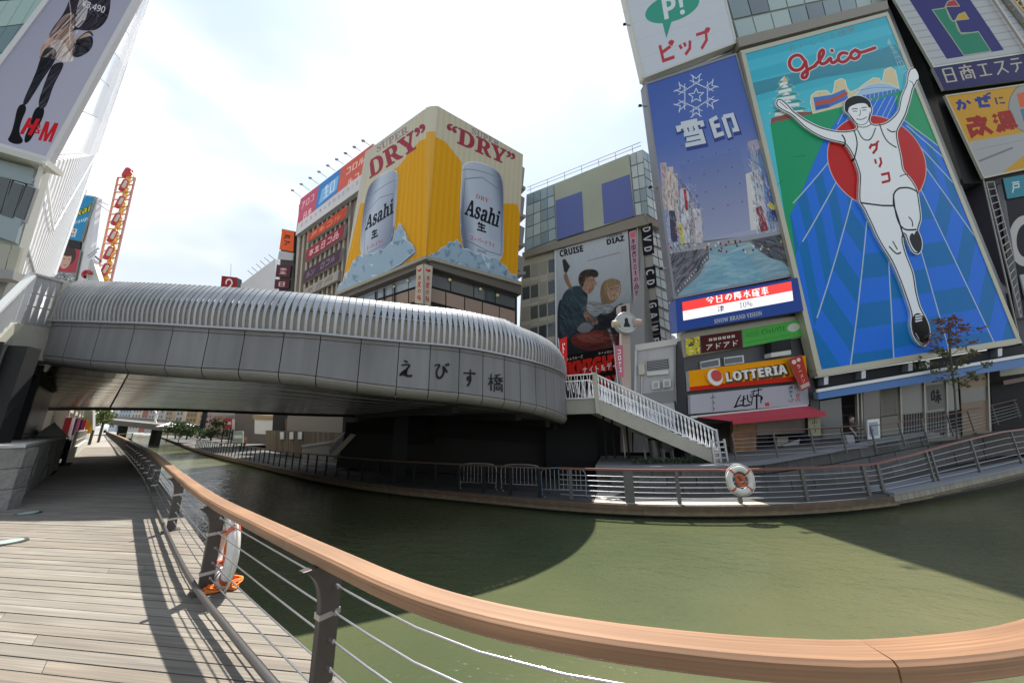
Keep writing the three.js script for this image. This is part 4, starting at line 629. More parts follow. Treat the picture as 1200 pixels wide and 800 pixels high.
{ // tall blue dairy billboard
  board('billboard', 'tall blue billboard with snowflake emblem and printed river view', wSnow, [[757, 98], [863, 63], [935, 321], [791, 349]], { out: 0.3, t: 0.6, size: [768, 1536], frame: 0.14, frameMat: std(0.22, 0.22, 0.24, 0.5, 0.4) }, (g, m, W, H) => {
    let gr = g.createLinearGradient(0, 0, 0, H); gr.addColorStop(0, '#4b63ac'); gr.addColorStop(0.32, '#5a70b4'); gr.addColorStop(0.62, '#8b93b8'); gr.addColorStop(0.8, '#a5a8c2'); g.fillStyle = gr; g.fillRect(0, 0, W, H);
    g.strokeStyle = 'rgba(60,70,120,0.35)'; g.lineWidth = 2; for (let y = 700; y < 1230; y += 9) { g.beginPath(); g.moveTo(150, y); g.lineTo(W - 170, y - 4); g.stroke(); }
    g.fillStyle = 'rgba(60,65,110,.5)'; for (let k = 0; k < 20; k++) { g.beginPath(); g.arc(190 + (k % 4) * 105 + (k * 37 % 40), 560 + Math.floor(k / 4) * 120, 6, 0, 7); g.fill(); }
    // far water and banks
    poly(g, m, [[760, 300], [800, 285], [870, 277], [920, 268], [940, 268], [945, 340], [780, 352]], '#77777f');
    poly(g, m, [[831, 291], [879, 283], [885, 288], [902, 302], [916, 306], [937, 325], [800, 352], [795, 345], [820, 322], [831, 303]], '#8aa6b4'); poly(g, m, [[840, 300], [872, 292], [885, 310], [900, 330], [810, 345], [828, 322]], 'rgba(110,165,190,.55)');
    poly(g, m, [[772, 300], [830, 290], [831, 303], [795, 344], [785, 345]], '#6d6b74'); poly(g, m, [[880, 281], [930, 272], [940, 325], [916, 306], [902, 302], [884, 290]], '#5c5d66');
    for (let k = 0; k < 14; k++) { poly(g, m, [[829 - k * 2.6, 303 + k * 3], [830 - k * 2.6, 303 + k * 3], [829 - k * 2.6, 300 + k * 3], [828 - k * 2.6, 301 + k * 3]], '#cfd0d4'); }
    poly(g, m, [[778, 290], [830, 284], [920, 268], [921, 273], [830, 291], [778, 298]], '#9a9ca6');
    // printed buildings either side of the river
    [[774, 191, 783, 245, '#b9a7a6'], [781, 196, 791, 260, '#c8bab3'], [788, 204, 796, 275, '#bfb5b0'], [784, 247, 793, 283, '#4a4a5c'], [797, 221, 809, 284, '#c2c4cb'], [801, 222, 806, 246, '#b03a40'], [806, 238, 815, 284, '#a8a3aa'], [813, 245, 823, 284, '#c2bec4'], [795, 262, 801, 284, '#c3b45c']].forEach(([a, b, c, d, f]) => poly(g, m, [[a, b], [c - 2, b - 1], [c + 1.5, d], [a + 3, d + 1]], f));
    [[876, 166, 892, 180, '#a9a0b4'], [880, 178, 905, 268, '#8fa2b8'], [888, 174, 912, 258, '#6f86b6'], [874, 204, 886, 268, '#d3cfcf'], [884, 200, 896, 266, '#b8bcc8'], [896, 180, 910, 258, '#5d76ac'], [900, 241, 914, 254, '#3e4a82'], [899, 240, 907, 244, '#d8c63a'], [886, 244, 896, 270, '#8a4048']].forEach(([a, b, c, d, f]) => poly(g, m, [[a, b], [c - 4, b - 3], [c + 5, d], [a + 6, d + 2]], f));
    g.fillStyle = 'rgba(230,235,250,.4)'; for (let k = 0; k < 60; k++) { const [x, y] = m(777 + rnd() * 40, 215 + rnd() * 66); g.fillRect(x, y, 7, 9); const [a, b] = m(880 + rnd() * 24, 205 + rnd() * 60); g.fillRect(a, b, 7, 9); }
    g.fillStyle = 'rgba(120,40,50,.5)'; for (let k = 0; k < 26; k++) { const [x, y] = m(790 + rnd() * 30, 225 + rnd() * 55); g.fillRect(x, y, 8, 16); }
    strokes(g, m, [[772, 300], [830, 290], [831, 303], [795, 344], [785, 345]], ['rgba(40,42,52,.5)', 'rgba(150,150,158,.45)', 'rgba(95,95,105,.6)'], 160, 60, 9, -0.7, false); strokes(g, m, [[880, 281], [930, 272], [940, 325], [916, 306], [902, 302], [884, 290]], ['rgba(30,32,40,.55)', 'rgba(140,142,150,.4)', 'rgba(80,82,92,.6)'], 160, 60, 8, 0.7, false); strokes(g, m, [[800, 352], [795, 345], [831, 303], [831, 291], [879, 283], [902, 302], [937, 325]], ['rgba(160,190,205,.3)', 'rgba(105,145,165,.3)', 'rgba(190,205,212,.25)'], 120, 160, 14, 0.05, false);
    for (const q of [[[773, 190], [795, 205], [824, 245], [824, 286], [786, 298]], [[875, 165], [892, 172], [914, 250], [916, 270], [886, 275]]]) strokes(g, m, q, ['rgba(240,240,245,.4)', 'rgba(60,62,80,.35)', 'rgba(150,60,70,.3)', 'rgba(190,185,180,.45)', 'rgba(90,100,130,.35)'], 420, 34, 7, 1.45, false);
    for (let k = 0; k < 40; k++) { g.fillStyle = pick(['#3a3c46', '#d8d8dc', '#8a3038', '#c8b860']); const q = m(rr(778, 938), 284 - 0 + rr(-3, 10)); g.fillRect(q[0], q[1], 10, 14); }
    // snowflake
    const c = [816, 112]; const pt = (r, a, o = 0) => { const x = Math.cos(a) * r - Math.sin(a) * o, y = Math.sin(a) * r + Math.cos(a) * o; return [c[0] + x * 1.02, c[1] + y * 0.96 - x * 0.1]; };
    const star = []; for (let k = 0; k < 10; k++) star.push(pt(k % 2 ? 4 : 9, -Math.PI / 2 + k * Math.PI / 5)); poly(g, m, star, null, '#cfd6e6', 7);
    const hex = []; for (let k = 0; k < 6; k++) hex.push(pt(15, -Math.PI / 2 + k * Math.PI / 3)); poly(g, m, hex, null, '#cfd6e6', 7);
    for (let k = 0; k < 6; k++) { const a = -Math.PI / 2 + k * Math.PI / 3; poly(g, m, [pt(15, a, -3), pt(25, a, -4)], null, '#cfd6e6', 7, false); poly(g, m, [pt(15, a, 3), pt(25, a, 4)], null, '#cfd6e6', 7, false); poly(g, m, [pt(26, a, -6), pt(21, a, 0), pt(26, a, 6)], null, '#cfd6e6', 7, false); poly(g, m, [pt(19, a, -7), pt(16, a, 0), pt(19, a, 7)], null, '#cfd6e6', 6, false); }
    text(g, '雪印', m(789, 147), m(862, 131), m(797, 177), '#3a4886', { lw: 0.24 }); text(g, '雪印', m(788, 144), m(861, 128), m(796, 174), '#cdd2da', { lw: 0.15 });
  });
}
{ // electronic sign
  const th = board('display_sign', 'blue framed electronic sign with red and white screen below the river billboard', wSnow, [[791.5, 351], [935, 325], [942, 364], [794, 388]], { out: 0.55, t: 0.6, size: [1024, 300], side: std(0.06, 0.1, 0.3, 0.5) }, (g, m, W, H) => {
    g.fillStyle = '#34509c'; g.fillRect(0, 0, W, H); text(g, 'SNOW BRAND VISION', m(837, 374), m(893, 364), m(837.5, 379), '#c9c5b0', { family: 'serif' });
  });
  const pr = printed(wSnow, [[799.5, 354], [927.5, 329.5], [930, 352], [801, 375.5]], 0.57, [1024, 256], (g, m, W, H) => {
    g.fillStyle = '#f6f8ff'; g.fillRect(0, 0, W, H); g.fillStyle = '#ee2b20'; g.fillRect(0, 0, W, H * 0.5); g.fillStyle = 'rgba(120,30,30,.5)'; g.fillRect(0, H * 0.31, W, 3); g.fillRect(0, H * 0.62, W, 2); g.fillRect(0, H * 0.82, W, 2);
    text(g, '今日の降水確率', m(826, 347), m(901, 335), m(827, 357), '#fff', { lw: 0.12 }); text(g, '津', m(840, 358), m(849, 356.5), m(840.5, 366), '#333a44', { lw: 0.11 }); text(g, '10%', m(866, 354.5), m(882, 352), m(866.5, 361), '#333a44', { family: 'serif', font: '' });
  });
  const e = new THREE.MeshStandardMaterial({ color: 0x111111, roughness: 0.3, emissive: 0xffffff, emissiveMap: pr.tex, emissiveIntensity: 0.62 });
  part(th, 'screen', slab(pr.c, wSnow.n, 0.03, 8), [e, M.dark]);
}
const rows = (g, W, H, c, n, y0, y1, x0, x1, s) => { g.fillStyle = c; for (let j = 0; j < n; j++) for (let x = x0; x < x1; x += s * (0.7 + ((x * 7 + j * 13) % 5) / 6)) g.fillRect(x * W, (y0 + (y1 - y0) * j / n) * H, s * W * 0.55, (y1 - y0) / n * H * 0.55); };
board('shop_sign', 'small yellow picture sign left of the maroon sign', wSnow, [[803.5, 397], [820, 393.8], [821, 413.8], [804.5, 417]], { out: 0.14, t: 0.14, size: [128, 160] }, (g, m, W, H) => { g.fillStyle = '#c9b93a'; g.fillRect(0, 0, W, H); for (let k = 0; k < 26; k++) { g.fillStyle = pick(['#e6dc7a', '#8a7a2a', '#d8d2a8', '#5c5a48']); g.beginPath(); g.ellipse(rnd() * W, rnd() * H, 12, 7, rnd() * 3, 0, 7); g.fill(); } g.fillStyle = '#4c5a56'; g.fillRect(24, 55, 50, 22); });
board('shop_sign', 'maroon sign with white katakana between yellow and green signs', wSnow, [[821, 393.5], [868.5, 386.7], [870, 406.8], [822, 413.5]], { out: 0.15, t: 0.14, size: [384, 160] }, (g, m, W, H) => { g.fillStyle = '#4f2320'; g.fillRect(0, 0, W, H); text(g, 'アドアド', m(826, 403.5), m(866, 397.5), m(826.5, 411), '#e6e0da', { lw: 0.12 }); g.fillStyle = '#d8d0c8'; for (let k = 0; k < 6; k++) { const [x, y] = m(831 + k * 5.3, 396.7 - k * 0.8); g.fillRect(x, y, 30, 24); g.clearRect; } g.fillStyle = '#4f2320'; for (let k = 0; k < 6; k++) { const [x, y] = m(831 + k * 5.3, 396.7 - k * 0.8); g.fillRect(x + 6, y + 9, 18, 3); g.fillRect(x + 13, y + 3, 3, 18); } });
board('shop_sign', 'green sign with dark katakana and pale round emblem', wSnow, [[870, 386], [940, 374.2], [941.5, 393.5], [871.5, 407]], { out: 0.15, t: 0.14, size: [512, 160] }, (g, m, W, H) => { g.fillStyle = '#4ea54a'; g.fillRect(0, 0, W, H); text(g, 'ピラットハウス', m(892, 385.5), m(920, 380.5), m(892.5, 393), '#1e4a20', { lw: 0.13 }); const [x, y] = m(930.5, 383.5); g.fillStyle = '#b9c3ae'; g.beginPath(); g.ellipse(x, y, 56, 40, 0, 0, 7); g.fill(); text(g, 'HOUSE', m(874, 390), m(890, 387), m(874.4, 396), '#3f8a3c', {}); g.fillStyle = '#3b8a38'; g.fillRect(20, 122, 380, 5); });
{ // burger shop sign with raised letters
  const th = board('shop_sign', 'orange burger shop sign with red stripe and raised white letters', wSnow, [[807, 434.6], [944.3, 416.3], [947, 445], [808.5, 458]], { out: 0.25, t: 0.25, size: [1024, 256] }, (g, m, W, H) => {
    g.fillStyle = '#e5960f'; g.fillRect(0, 0, W, H); g.fillStyle = '#c22a1a'; g.fillRect(0, H * 0.8, W, H * 0.2); g.fillStyle = 'rgba(80,40,0,.12)'; for (let k = 0; k < 8; k++) g.fillRect(k * W / 8, 0, 2, H);
    text(g, 'LOTTERIA', m(850, 437), m(923.5, 426.5), m(850.6, 448.5), '#6a4a22', { outline: '#6a4a22', ow: 20 });
  });
  const font = await new FontLoader().loadAsync('fonts/droid/droid_sans_bold.typeface.json'); const p0 = wSnow.p(850, 447.5, 0.27), p1 = wSnow.p(923, 437.5, 0.27), pt = wSnow.p(850, 437, 0.27); const Lx = p1.clone().sub(p0), hy = p0.distanceTo(pt);
  let x = 0; const gs = [...'LOTTERIA'].map((c) => { const g = new TextGeometry(c, { font, size: 1, depth: 0.12, bevelEnabled: true, bevelSize: 0.02, bevelThickness: 0.03, bevelSegments: 1, curveSegments: 5 }); g.computeBoundingBox(); const w = g.boundingBox.max.x; g.translate(x, 0, 0); x += w + 0.1; return g.index ? g.toNonIndexed() : g; });
  const ex = Lx.clone().divideScalar(x), mat = new THREE.Matrix4().makeBasis(ex, V(0, hy * 0.98, 0), wSnow.n.clone().multiplyScalar(0.5)).setPosition(p0); gs.forEach((g) => { g.applyMatrix4(mat); g.computeVertexNormals(); part(th, 'letter', g, M.white); });
  const c = wSnow.p(837.5, 442, 0.3), disc = (r, z, dx, dy, mt, n, a0 = 0, a1 = Math.PI * 2) => { const g = new THREE.CylinderGeometry(r, r, 0.06, 32, 1, false, a0, a1).toNonIndexed(); g.rotateX(Math.PI / 2); g.applyMatrix4(new THREE.Matrix4().makeBasis(wSnow.d, V(0, 1, 0), wSnow.n).setPosition(c.clone().addScaledVector(wSnow.n, z).addScaledVector(wSnow.d, dx).setY(c.y + dy))); part(th, n, g, mt); };
  disc(0.46, 0, 0, 0, std(0.72, 0.36, 0.05, 0.5), 'emblem_rim'); disc(0.42, 0.03, 0, 0, M.white, 'emblem'); disc(0.3, 0.06, 0.07, 0.08, M.red, 'emblem_centre');
}
board('shop_sign', 'white noodle shop sign with black brush writing', wSnow, [[809, 462.7], [946, 448.8], [948.5, 473.7], [809.6, 485]], { out: 0.2, t: 0.2, size: [1024, 224] }, (g, m, W, H) => {
  g.fillStyle = '#a9a7ae'; g.fillRect(0, 0, W, H); text(g, 'ふうう', m(832, 461), m(839, 460.6), m(832.5, 482), '#1c1a1c', { vertical: true, lw: 0.12 });
  g.strokeStyle = '#141214'; const s = [[[862, 476], [864, 471], [866, 466]], [[861, 477], [868, 474], [873, 476], [879, 474]], [[866, 467], [868, 463]], [[868, 470], [874, 467]], [[872, 464], [871, 474]], [[876, 463], [876, 472], [880, 471]], [[879, 463], [883, 461]], [[881, 459], [893, 456]], [[884, 457], [883, 464]], [[889, 455], [889, 463]], [[880, 465], [895, 461], [893, 468]], [[887, 462], [887, 478]], [[882, 466], [881, 474]], [[892, 464], [892, 472]]]; s.forEach((q, i) => poly(g, m, q, null, '#141214', [13, 17, 10, 11, 14, 12, 9, 12, 8, 9, 14, 15, 9, 10][i], false, q.length > 2)); poly(g, m, [[896.5, 472], [901.5, 471.5], [902, 475.5], [897, 476]], '#b8402c');
  text(g, '源本そば', m(923, 452), m(930, 451.3), m(924, 472), '#3a383c', { vertical: true, lw: 0.09 }); text(g, '四八0円', m(931, 450), m(938, 449.3), m(932, 471.5), '#a8404a', { vertical: true, lw: 0.1 });
});
{ // red awning
  const q = wSnow.q([[812, 488], [946, 474.5], [948, 484.5], [843, 493.5]], 0.15), o = off(q, wSnow.n, 0.9); const th = thing('awning', 'red awning below the white noodle shop sign', 'awning', q[3]);
  part(th, 'canopy', slab([q[0].clone(), q[1].clone(), o[2], o[3]], wSnow.n.clone().add(V(0, 1, 0)).normalize(), 0.03), std(0.38, 0.03, 0.05, 0.7)); part(th, 'valance', slab([o[3].clone().add(V(0, 0.1, 0)), o[2].clone().add(V(0, 0.1, 0)), o[2].clone().add(V(0, -0.15, 0)), o[3].clone().add(V(0, -0.15, 0))], wSnow.n, 0.02), std(0.42, 0.03, 0.05, 0.7));
  part(th, 'edge_trim', slab(wSnow.q([[809, 487.5], [947, 473.8], [947, 476], [812, 490]], 0.25), wSnow.n, 0.1), M.offwhite);
}
{ const th = board('banner', 'red slanted vertical banner at the right end of the burger shop sign', wSnow, [[924, 421], [940, 415.5], [950.5, 453], [940, 458]], { out: 0.5, t: 0.03, size: [160, 384], cat: 'banner' }, (g, m, W, H) => { g.fillStyle = '#a83a30'; g.fillRect(0, 0, W, H); g.fillStyle = '#d8c8c0'; g.beginPath(); g.arc(50, 50, 26, 0, 7); g.arc(108, 44, 22, 0, 7); g.fill(); text(g, 'ラーメン', [50, 90], [115, 90], [50, 310], '#e2b0a0', { vertical: true, lw: 0.13 }); g.fillStyle = '#b0a8a0'; g.fillRect(10, 322, W - 20, 44); }); }
board('shop_sign', 'small cream hanging sign with brush writing at the shop corner', wSnow, [[947, 487], [961.5, 485.6], [962.5, 510], [948, 511]], { out: 0.8, t: 0.12, size: [128, 224], side: M.dark }, (g, m, W, H) => { g.fillStyle = '#8f8a72'; g.fillRect(0, 0, W, H); text(g, 'ふう', [34, 20], [98, 20], [34, 196], '#1b1a18', { vertical: true, lw: 0.11 }); });

// ------------------------------------------------------------------ building with the runner sign
{
  const th = thing('office_building', 'tall building with glass front behind the huge runner billboard', 'building', wRun.p(1080, 530)), n = wRun.n;
  part(th, 'wall', slab(wRun.q([[868, 50], [1042, 6], [1202, 402], [958, 442]], -0.2), n, 8), M.sideGrey);
  const up = wRun.q([[820, -110], [1010, -130], [1040, 8], [866, 50]], -0.2); part(th, 'upper_wall', slab(up, n, 8), std(0.2, 0.23, 0.22, 0.6));
  panes(th, 'window_pane', off(up, n, 0.06), n, 9, 7, 0.03, 0.05, [std(0.14, 0.19, 0.19, 0.15), std(0.3, 0.38, 0.36, 0.3), std(0.3, 0.38, 0.36, 0.3), std(0.08, 0.1, 0.11, 0.1), std(0.33, 0.4, 0.38, 0.3)], 0.06);
  part(th, 'ledge', slab(wRun.q([[864, 44], [1040, 0], [1042, 10], [867, 55]], 0.35), n, 0.5), std(0.25, 0.22, 0.18, 0.6, 0.3)); 
  // below the board: steel beam, shop interior, glazing
  part(th, 'beam', slab(wRun.q([[957, 443], [1200, 404], [1204, 416], [959, 455]], 0.1), n, 1), M.dark);
  for (const x of [966, 1010, 1065, 1085, 1170]) { const y = 448 - (x - 960) * 0.163; part(th, 'bracket', slab(wRun.q([[x, y - 5], [x + 5, y - 6], [x + 5, y + 3], [x, y + 4]], 0.4), n, 0.35), M.galv); }
  part(th, 'back_wall', slab(wRun.q([[955, 445], [1230, 400], [1240, 530], [957, 548]], -3.2), n, 4), std(0.1, 0.095, 0.09, 0.8)); 
  { const a = wRun.q([[955, 449], [1230, 404], [1230, 404], [955, 449]], 0), b = off(a, n, -3.2); part(th, 'ceiling', slab([a[0], a[1], b[1], b[0]], V(0, -1, 0), 0.1), M.dark); }
  const gl = (pts, mat, out = 0, nm = 'glass_panel') => part(th, nm, slab(wRun.q(pts, out), n, 0.04), mat); const frost = std(0.17, 0.17, 0.155, 0.35), dk = std(0.07, 0.07, 0.068, 0.12), warm = std(0.24, 0.15, 0.08, 0.5), curtain = std(0.2, 0.185, 0.15, 0.8, 0, { map: rep(T.streak, 1, 0.2) });
  gl([[961, 470], [986, 466], [988, 500], [962, 502]], std(0.1, 0.105, 0.105, 0.25)); gl([[961, 503], [988, 501], [989, 532], [962, 534]], dk);
  gl([[1012, 458], [1031, 455], [1033, 520], [1013, 523]], std(0.12, 0.11, 0.1, 0.3)); gl([[1031, 455], [1052, 452], [1054, 485], [1033, 488]], curtain); gl([[1033, 489], [1054, 486], [1056, 519], [1034, 522]], std(0.14, 0.125, 0.1, 0.4));
  gl([[1055, 451], [1082, 447], [1084, 483], [1056, 486]], frost); gl([[1083, 447], [1108, 443], [1111, 481], [1085, 484]], frost); gl([[1109, 443], [1122, 441], [1125, 480], [1112, 482]], frost);
  for (let k = 0; k < 16; k++) { const x = 1058 + k * 3.2, y = 486 - k * 0.45; gl([[x, y], [x + 1.6, y - 0.2], [x + 2.1, y + 24], [x + 0.5, y + 24.2]], std(0.09, 0.088, 0.08, 0.5), -0.02, 'slat'); }
  gl([[1056, 512], [1125, 503], [1126, 514], [1057, 521]], dk, -0.1); gl([[1124, 441], [1155, 436], [1158, 452], [1126, 457]], warm); gl([[1126, 457], [1158, 452], [1160, 468], [1127, 473]], std(0.09, 0.085, 0.075, 0.3)); gl([[1127, 473], [1160, 468], [1163, 504], [1129, 509]], std(0.19, 0.12, 0.07, 0.5), -0.02);
  gl([[1124, 441], [1158, 436], [1163, 506], [1128, 511]], dk, -0.4);
  gl([[1160, 432], [1235, 420], [1240, 500], [1165, 505]], M.black, -1.2); gl([[1172, 433], [1230, 423], [1231, 433], [1173, 441]], std(0.28, 0.27, 0.2, 0.5), 0.05, 'transom'); gl([[1176, 446], [1230, 436], [1230, 441], [1177, 451]], std(0.12, 0.05, 0.03, 0.5), -0.6, 'counter');
  for (const [x, y0, y1] of [[1004.5, 455, 528], [1009, 455, 526], [1055, 449, 518], [1083, 445, 515], [1109, 441, 511], [1158, 433, 505]]) { const q = wRun.q([[x, y0], [x + 1.6, y0 - 0.2], [x + 4, y1], [x + 2.2, y1]], 0.06); part(th, 'mullion', slab(q, n, 0.12), std(0.34, 0.32, 0.27, 0.45, 0.3)); }
  for (const y of [476, 486, 497, 507]) part(th, 'shelf', slab(wRun.q([[989, y], [1001, y - 1.5], [1001, y], [989, y + 1.5]], -1.4), n, 0.3), std(0.25, 0.25, 0.25, 0.5));
  part(th, 'steel_box', slab(wRun.q([[961, 459], [985, 455], [985.5, 464], [961.5, 467]], 0.3), n, 0.5), std(0.35, 0.35, 0.35, 0.5));
  // faint lettering on the glass
  const pr = printed(wRun, [[1086, 452], [1106, 449], [1108, 478], [1088, 481]], 0.006, [96, 128], (g, m, W, H) => { g.fillStyle = '#73736d'; g.fillRect(0, 0, W, H); text(g, '味', [16, 24], [80, 20], [18, 104], '#15171c', { lw: 0.16 }); }); part(th, 'glass_lettering', slab(pr.c, n, 0.004, 2), paint(pr.tex, 0.35));
}
{ // blue fascia awning
  const th = thing('awning', 'long blue awning edge below the runner billboard', 'awning', wRun.p(960, 458)); const q = wRun.q([[959, 459], [1215, 416], [1216, 427], [960, 468]], 0.9);
  part(th, 'valance', slab(q, wRun.n, 0.08), std(0.05, 0.16, 0.4, 0.5)); part(th, 'edge_trim', slab(wRun.q([[958.5, 456], [1215, 412.5], [1215, 416], [959, 459.5]], 0.93), wRun.n, 0.1), M.white); const b = wRun.q([[959, 457], [1215, 414]], 0.05); part(th, 'canopy', slab([b[0], b[1], q[1], q[0]], V(0, 1, 0), 0.06), std(0.05, 0.16, 0.4, 0.5));
}
{ // the big sign: backdrop print, then the raised neon figure, disc and name
  const Q = [[871, 61], [1040, 16], [1195, 399], [961, 437]]; const white = '#c9ccd2', line = 8;
  const runner = [[907, 124], [907.5, 120.5], [909, 117.5], [912, 117], [915, 117.5], [918.5, 120.5], [922.5, 124], [926, 128.5], [929.5, 132], [940, 140], [951, 146], [962.5, 151], [973, 153.5], [983, 155], [992, 154.5], [1000, 153], [1002, 151], [1001, 147.5], [996.5, 142], [993, 137], [989, 134], [987, 130], [987.5, 125.5], [988.5, 119.5], [992.5, 116], [997.5, 114], [1003, 113], [1008, 113.5], [1013, 116], [1017.5, 119.5], [1020, 125.5], [1021.5, 131], [1020, 135.5], [1018.5, 140], [1018, 143.5], [1021, 147], [1027, 147], [1032.5, 146], [1038, 143.5], [1042.5, 140], [1047, 135.5], [1051, 129.5], [1052, 122.5], [1053.5, 115], [1056.5, 108], [1060, 101], [1060.5, 95], [1061, 89], [1062.5, 84.5], [1065, 81], [1068, 80.5], [1071, 82.5], [1073.5, 87], [1075, 92], [1073.5, 97.5], [1071, 102], [1068.5, 106], [1067, 113], [1065, 121], [1062.5, 129.5], [1060, 137.5], [1055, 147], [1050, 155], [1050, 161], [1051, 167.5], [1053, 176], [1055, 185], [1056, 193], [1057, 200], [1061, 205], [1065.5, 210], [1069.5, 216], [1073, 222.5], [1075, 231], [1076, 240], [1077.5, 249], [1078, 259], [1076, 265], [1074, 271], [1077, 277], [1079, 284], [1079, 291], [1077, 297], [1073.5, 299.5], [1069.5, 299], [1065.5, 295], [1062, 288], [1059.5, 281], [1057.5, 275], [1056, 280], [1057, 287], [1060, 298], [1064, 308], [1068.5, 319], [1070.5, 330], [1072, 342], [1074.5, 352], [1077, 361], [1082, 370], [1086, 379], [1088, 387], [1088, 395], [1086.5, 401], [1083.5, 405.5], [1079, 407], [1074, 404.5], [1069, 398], [1065.5, 390], [1064, 380], [1065, 369], [1062.5, 361], [1060, 353], [1056.5, 343], [1053, 333], [1047, 318], [1041.5, 306], [1035, 296], [1030, 288], [1024, 277], [1019, 265], [1014, 255], [1010, 246], [1006, 241], [1004, 236], [1004, 226], [1004.5, 216], [1005, 206], [1002.5, 198], [999.5, 189.5], [996, 182], [992, 175.5], [988.5, 171], [984.5, 169.5], [977, 168], [969.5, 166], [962, 163.5], [954.5, 160], [947, 155.5], [939.5, 150], [933, 143.5], [927, 138], [923, 135.5], [919, 133.5], [915, 131.5], [911.5, 129.5], [908.5, 127]];
  const art = (g, m, W, H) => {
    let gr = g.createLinearGradient(0, 0, 0, H * 0.3); gr.addColorStop(0, '#3cb4cf'); gr.addColorStop(1, '#55c0d2'); g.fillStyle = gr; g.fillRect(0, 0, W, H);
    for (let k = 0; k < 5; k++) { g.fillStyle = k % 2 ? 'rgba(255,255,255,.05)' : 'rgba(0,60,90,.07)'; g.fillRect(0, k * 70, W, 70); }
    poly(g, m, [[882, 97], [960, 78], [1050, 52], [1056, 62], [1060, 76], [960, 92], [886, 112]], 'rgba(62,128,150,.75)');
    // generic skyline: a tiered roof, low blocks, a domed hall and a steel tower
    const grey = '#8f9ba6'; for (let k = 0; k < 5; k++) { const y = 136 - k * 8.6, w = 24 - k * 4.3, x = 925 - k * 1.6; poly(g, m, [[x - w * 0.72, y], [x + w * 0.72, y - 3.4], [x + w * 0.66, y - 8], [x - w * 0.66, y - 5]], '#e4e6e4', '#9aa8ac', 2); poly(g, m, [[x - w, y - 3], [x + w, y - 8], [x + w * 0.62, y - 11.5], [x - w * 0.62, y - 7.5]], '#2a9a9a', '#d8dcd8', 2); poly(g, m, [[x - 5, y - 6.5], [x, y - 12], [x + 5, y - 8]], '#e4e6e4', grey, 2); } poly(g, m, [[917, 97], [919.5, 88], [923, 96]], '#d8c48a');
    poly(g, m, [[903, 146], [904, 138], [934, 131], [950, 131], [956, 126], [957, 136], [930, 141]], '#8a564e', '#d0c8bc', 2); for (let k = 0; k < 7; k++) poly(g, m, [[906 + k * 6, 143 - k * 1.4], [911 + k * 6, 142 - k * 1.4]], null, '#a87a6c', 3, false);
    poly(g, m, [[950, 120], [951, 112], [957, 107], [969, 106], [975, 111], [977, 107], [979, 95], [986, 92], [991, 94], [993, 103], [997, 108], [1006, 104], [1014, 98], [1024, 91], [1031, 92], [1034, 98], [1037, 82], [1044, 78.5], [1050, 83], [1054, 103], [1052, 112], [1000, 124], [953, 133]], '#dccba2', '#f0ead8', 4); for (let k = 0; k < 30; k++) { const q = m(rr(957, 1050), rr(100, 122)); g.fillStyle = 'rgba(150,120,90,.25)'; g.fillRect(q[0], q[1], 9, 12); }
    poly(g, m, [[953, 114], [974, 111], [991, 104], [995, 116], [972, 126], [956, 130]], '#4a78c4', '#c8d2e0', 3); poly(g, m, [[955, 119], [972, 116], [993, 107], [994, 111], [974, 121], [956, 124]], '#b8564e'); poly(g, m, [[956, 124], [972, 121.5], [972, 126], [957, 129]], '#3a62b0');
    poly(g, m, [[1003, 111], [1009, 104], [1018, 99], [1030, 97], [1042, 98], [1053, 103], [1054, 112], [1004, 121]], '#a9c6e2', '#e4ecf4', 3); poly(g, m, [[1003, 113], [1020, 110], [1054, 104], [1054, 110], [1020, 116], [1004, 120]], '#3f78c8'); for (let k = 0; k < 10; k++) poly(g, m, [[1005 + k * 5, 119 - k * 0.9], [1005 + k * 5, 112.5 - k * 0.9]], null, '#cfdcec', 3, false); poly(g, m, [[1008, 106], [1030, 100], [1050, 104]], null, '#6a94cc', 4, false, true);
    for (const dx of [0, 5, 10]) poly(g, m, [[1041, 48], [1050 + dx * 0.6, 68], [1058 + dx * 0.9, 92]], null, '#8fb4c8', 4, false); for (let k = 0; k < 6; k++) poly(g, m, [[1044 + k * 2.6, 56 + k * 6], [1049 + k * 3, 55 + k * 5.4]], null, '#a6c6d4', 3, false); poly(g, m, [[1040, 52], [1042, 45], [1045, 51]], '#9fc0cc'); poly(g, m, [[1073, 86], [1078, 79], [1084, 90], [1090, 103], [1070, 108]], '#a9a892', '#d4d2c0', 3); for (let k = 0; k < 5; k++) poly(g, m, [[1076 + k * 1.6, 90 + k * 3], [1084 + k * 1.2, 88 + k * 3]], null, '#7f8074', 3, false);
    // field and lanes
    poly(g, m, [[903, 145], [955, 133], [1000, 122], [1056, 106], [1100, 98], [1220, 420], [950, 450]], '#1f9a6a'); for (let k = 0; k < 16; k++) { g.fillStyle = 'rgba(10,70,60,.16)'; const [x, y] = m(905 + rnd() * 220, 140 + rnd() * 90); g.save(); g.translate(x, y); g.rotate(rnd() * 3); g.fillRect(0, 0, 70, 10); g.restore(); }
    const fan = [[926, 252], [935, 236], [952, 195], [965, 165], [985, 135], [1012, 122], [1048, 110], [1052, 128], [1066, 148], [1125, 188], [1150, 215], [1200, 330], [1215, 440], [955, 455]];
    poly(g, m, fan, '#2677e4'); g.save(); g.beginPath(); fan.forEach((p, i) => { const q = m(...p); i ? g.lineTo(...q) : g.moveTo(...q); }); g.closePath(); g.clip();
    const vp = [1030, 118], ends = [[930, 238], [941, 283], [958, 372], [997, 430], [1048, 423], [1113, 411], [1166, 402], [1180, 330], [1160, 262], [1140, 215], [1122, 188]];
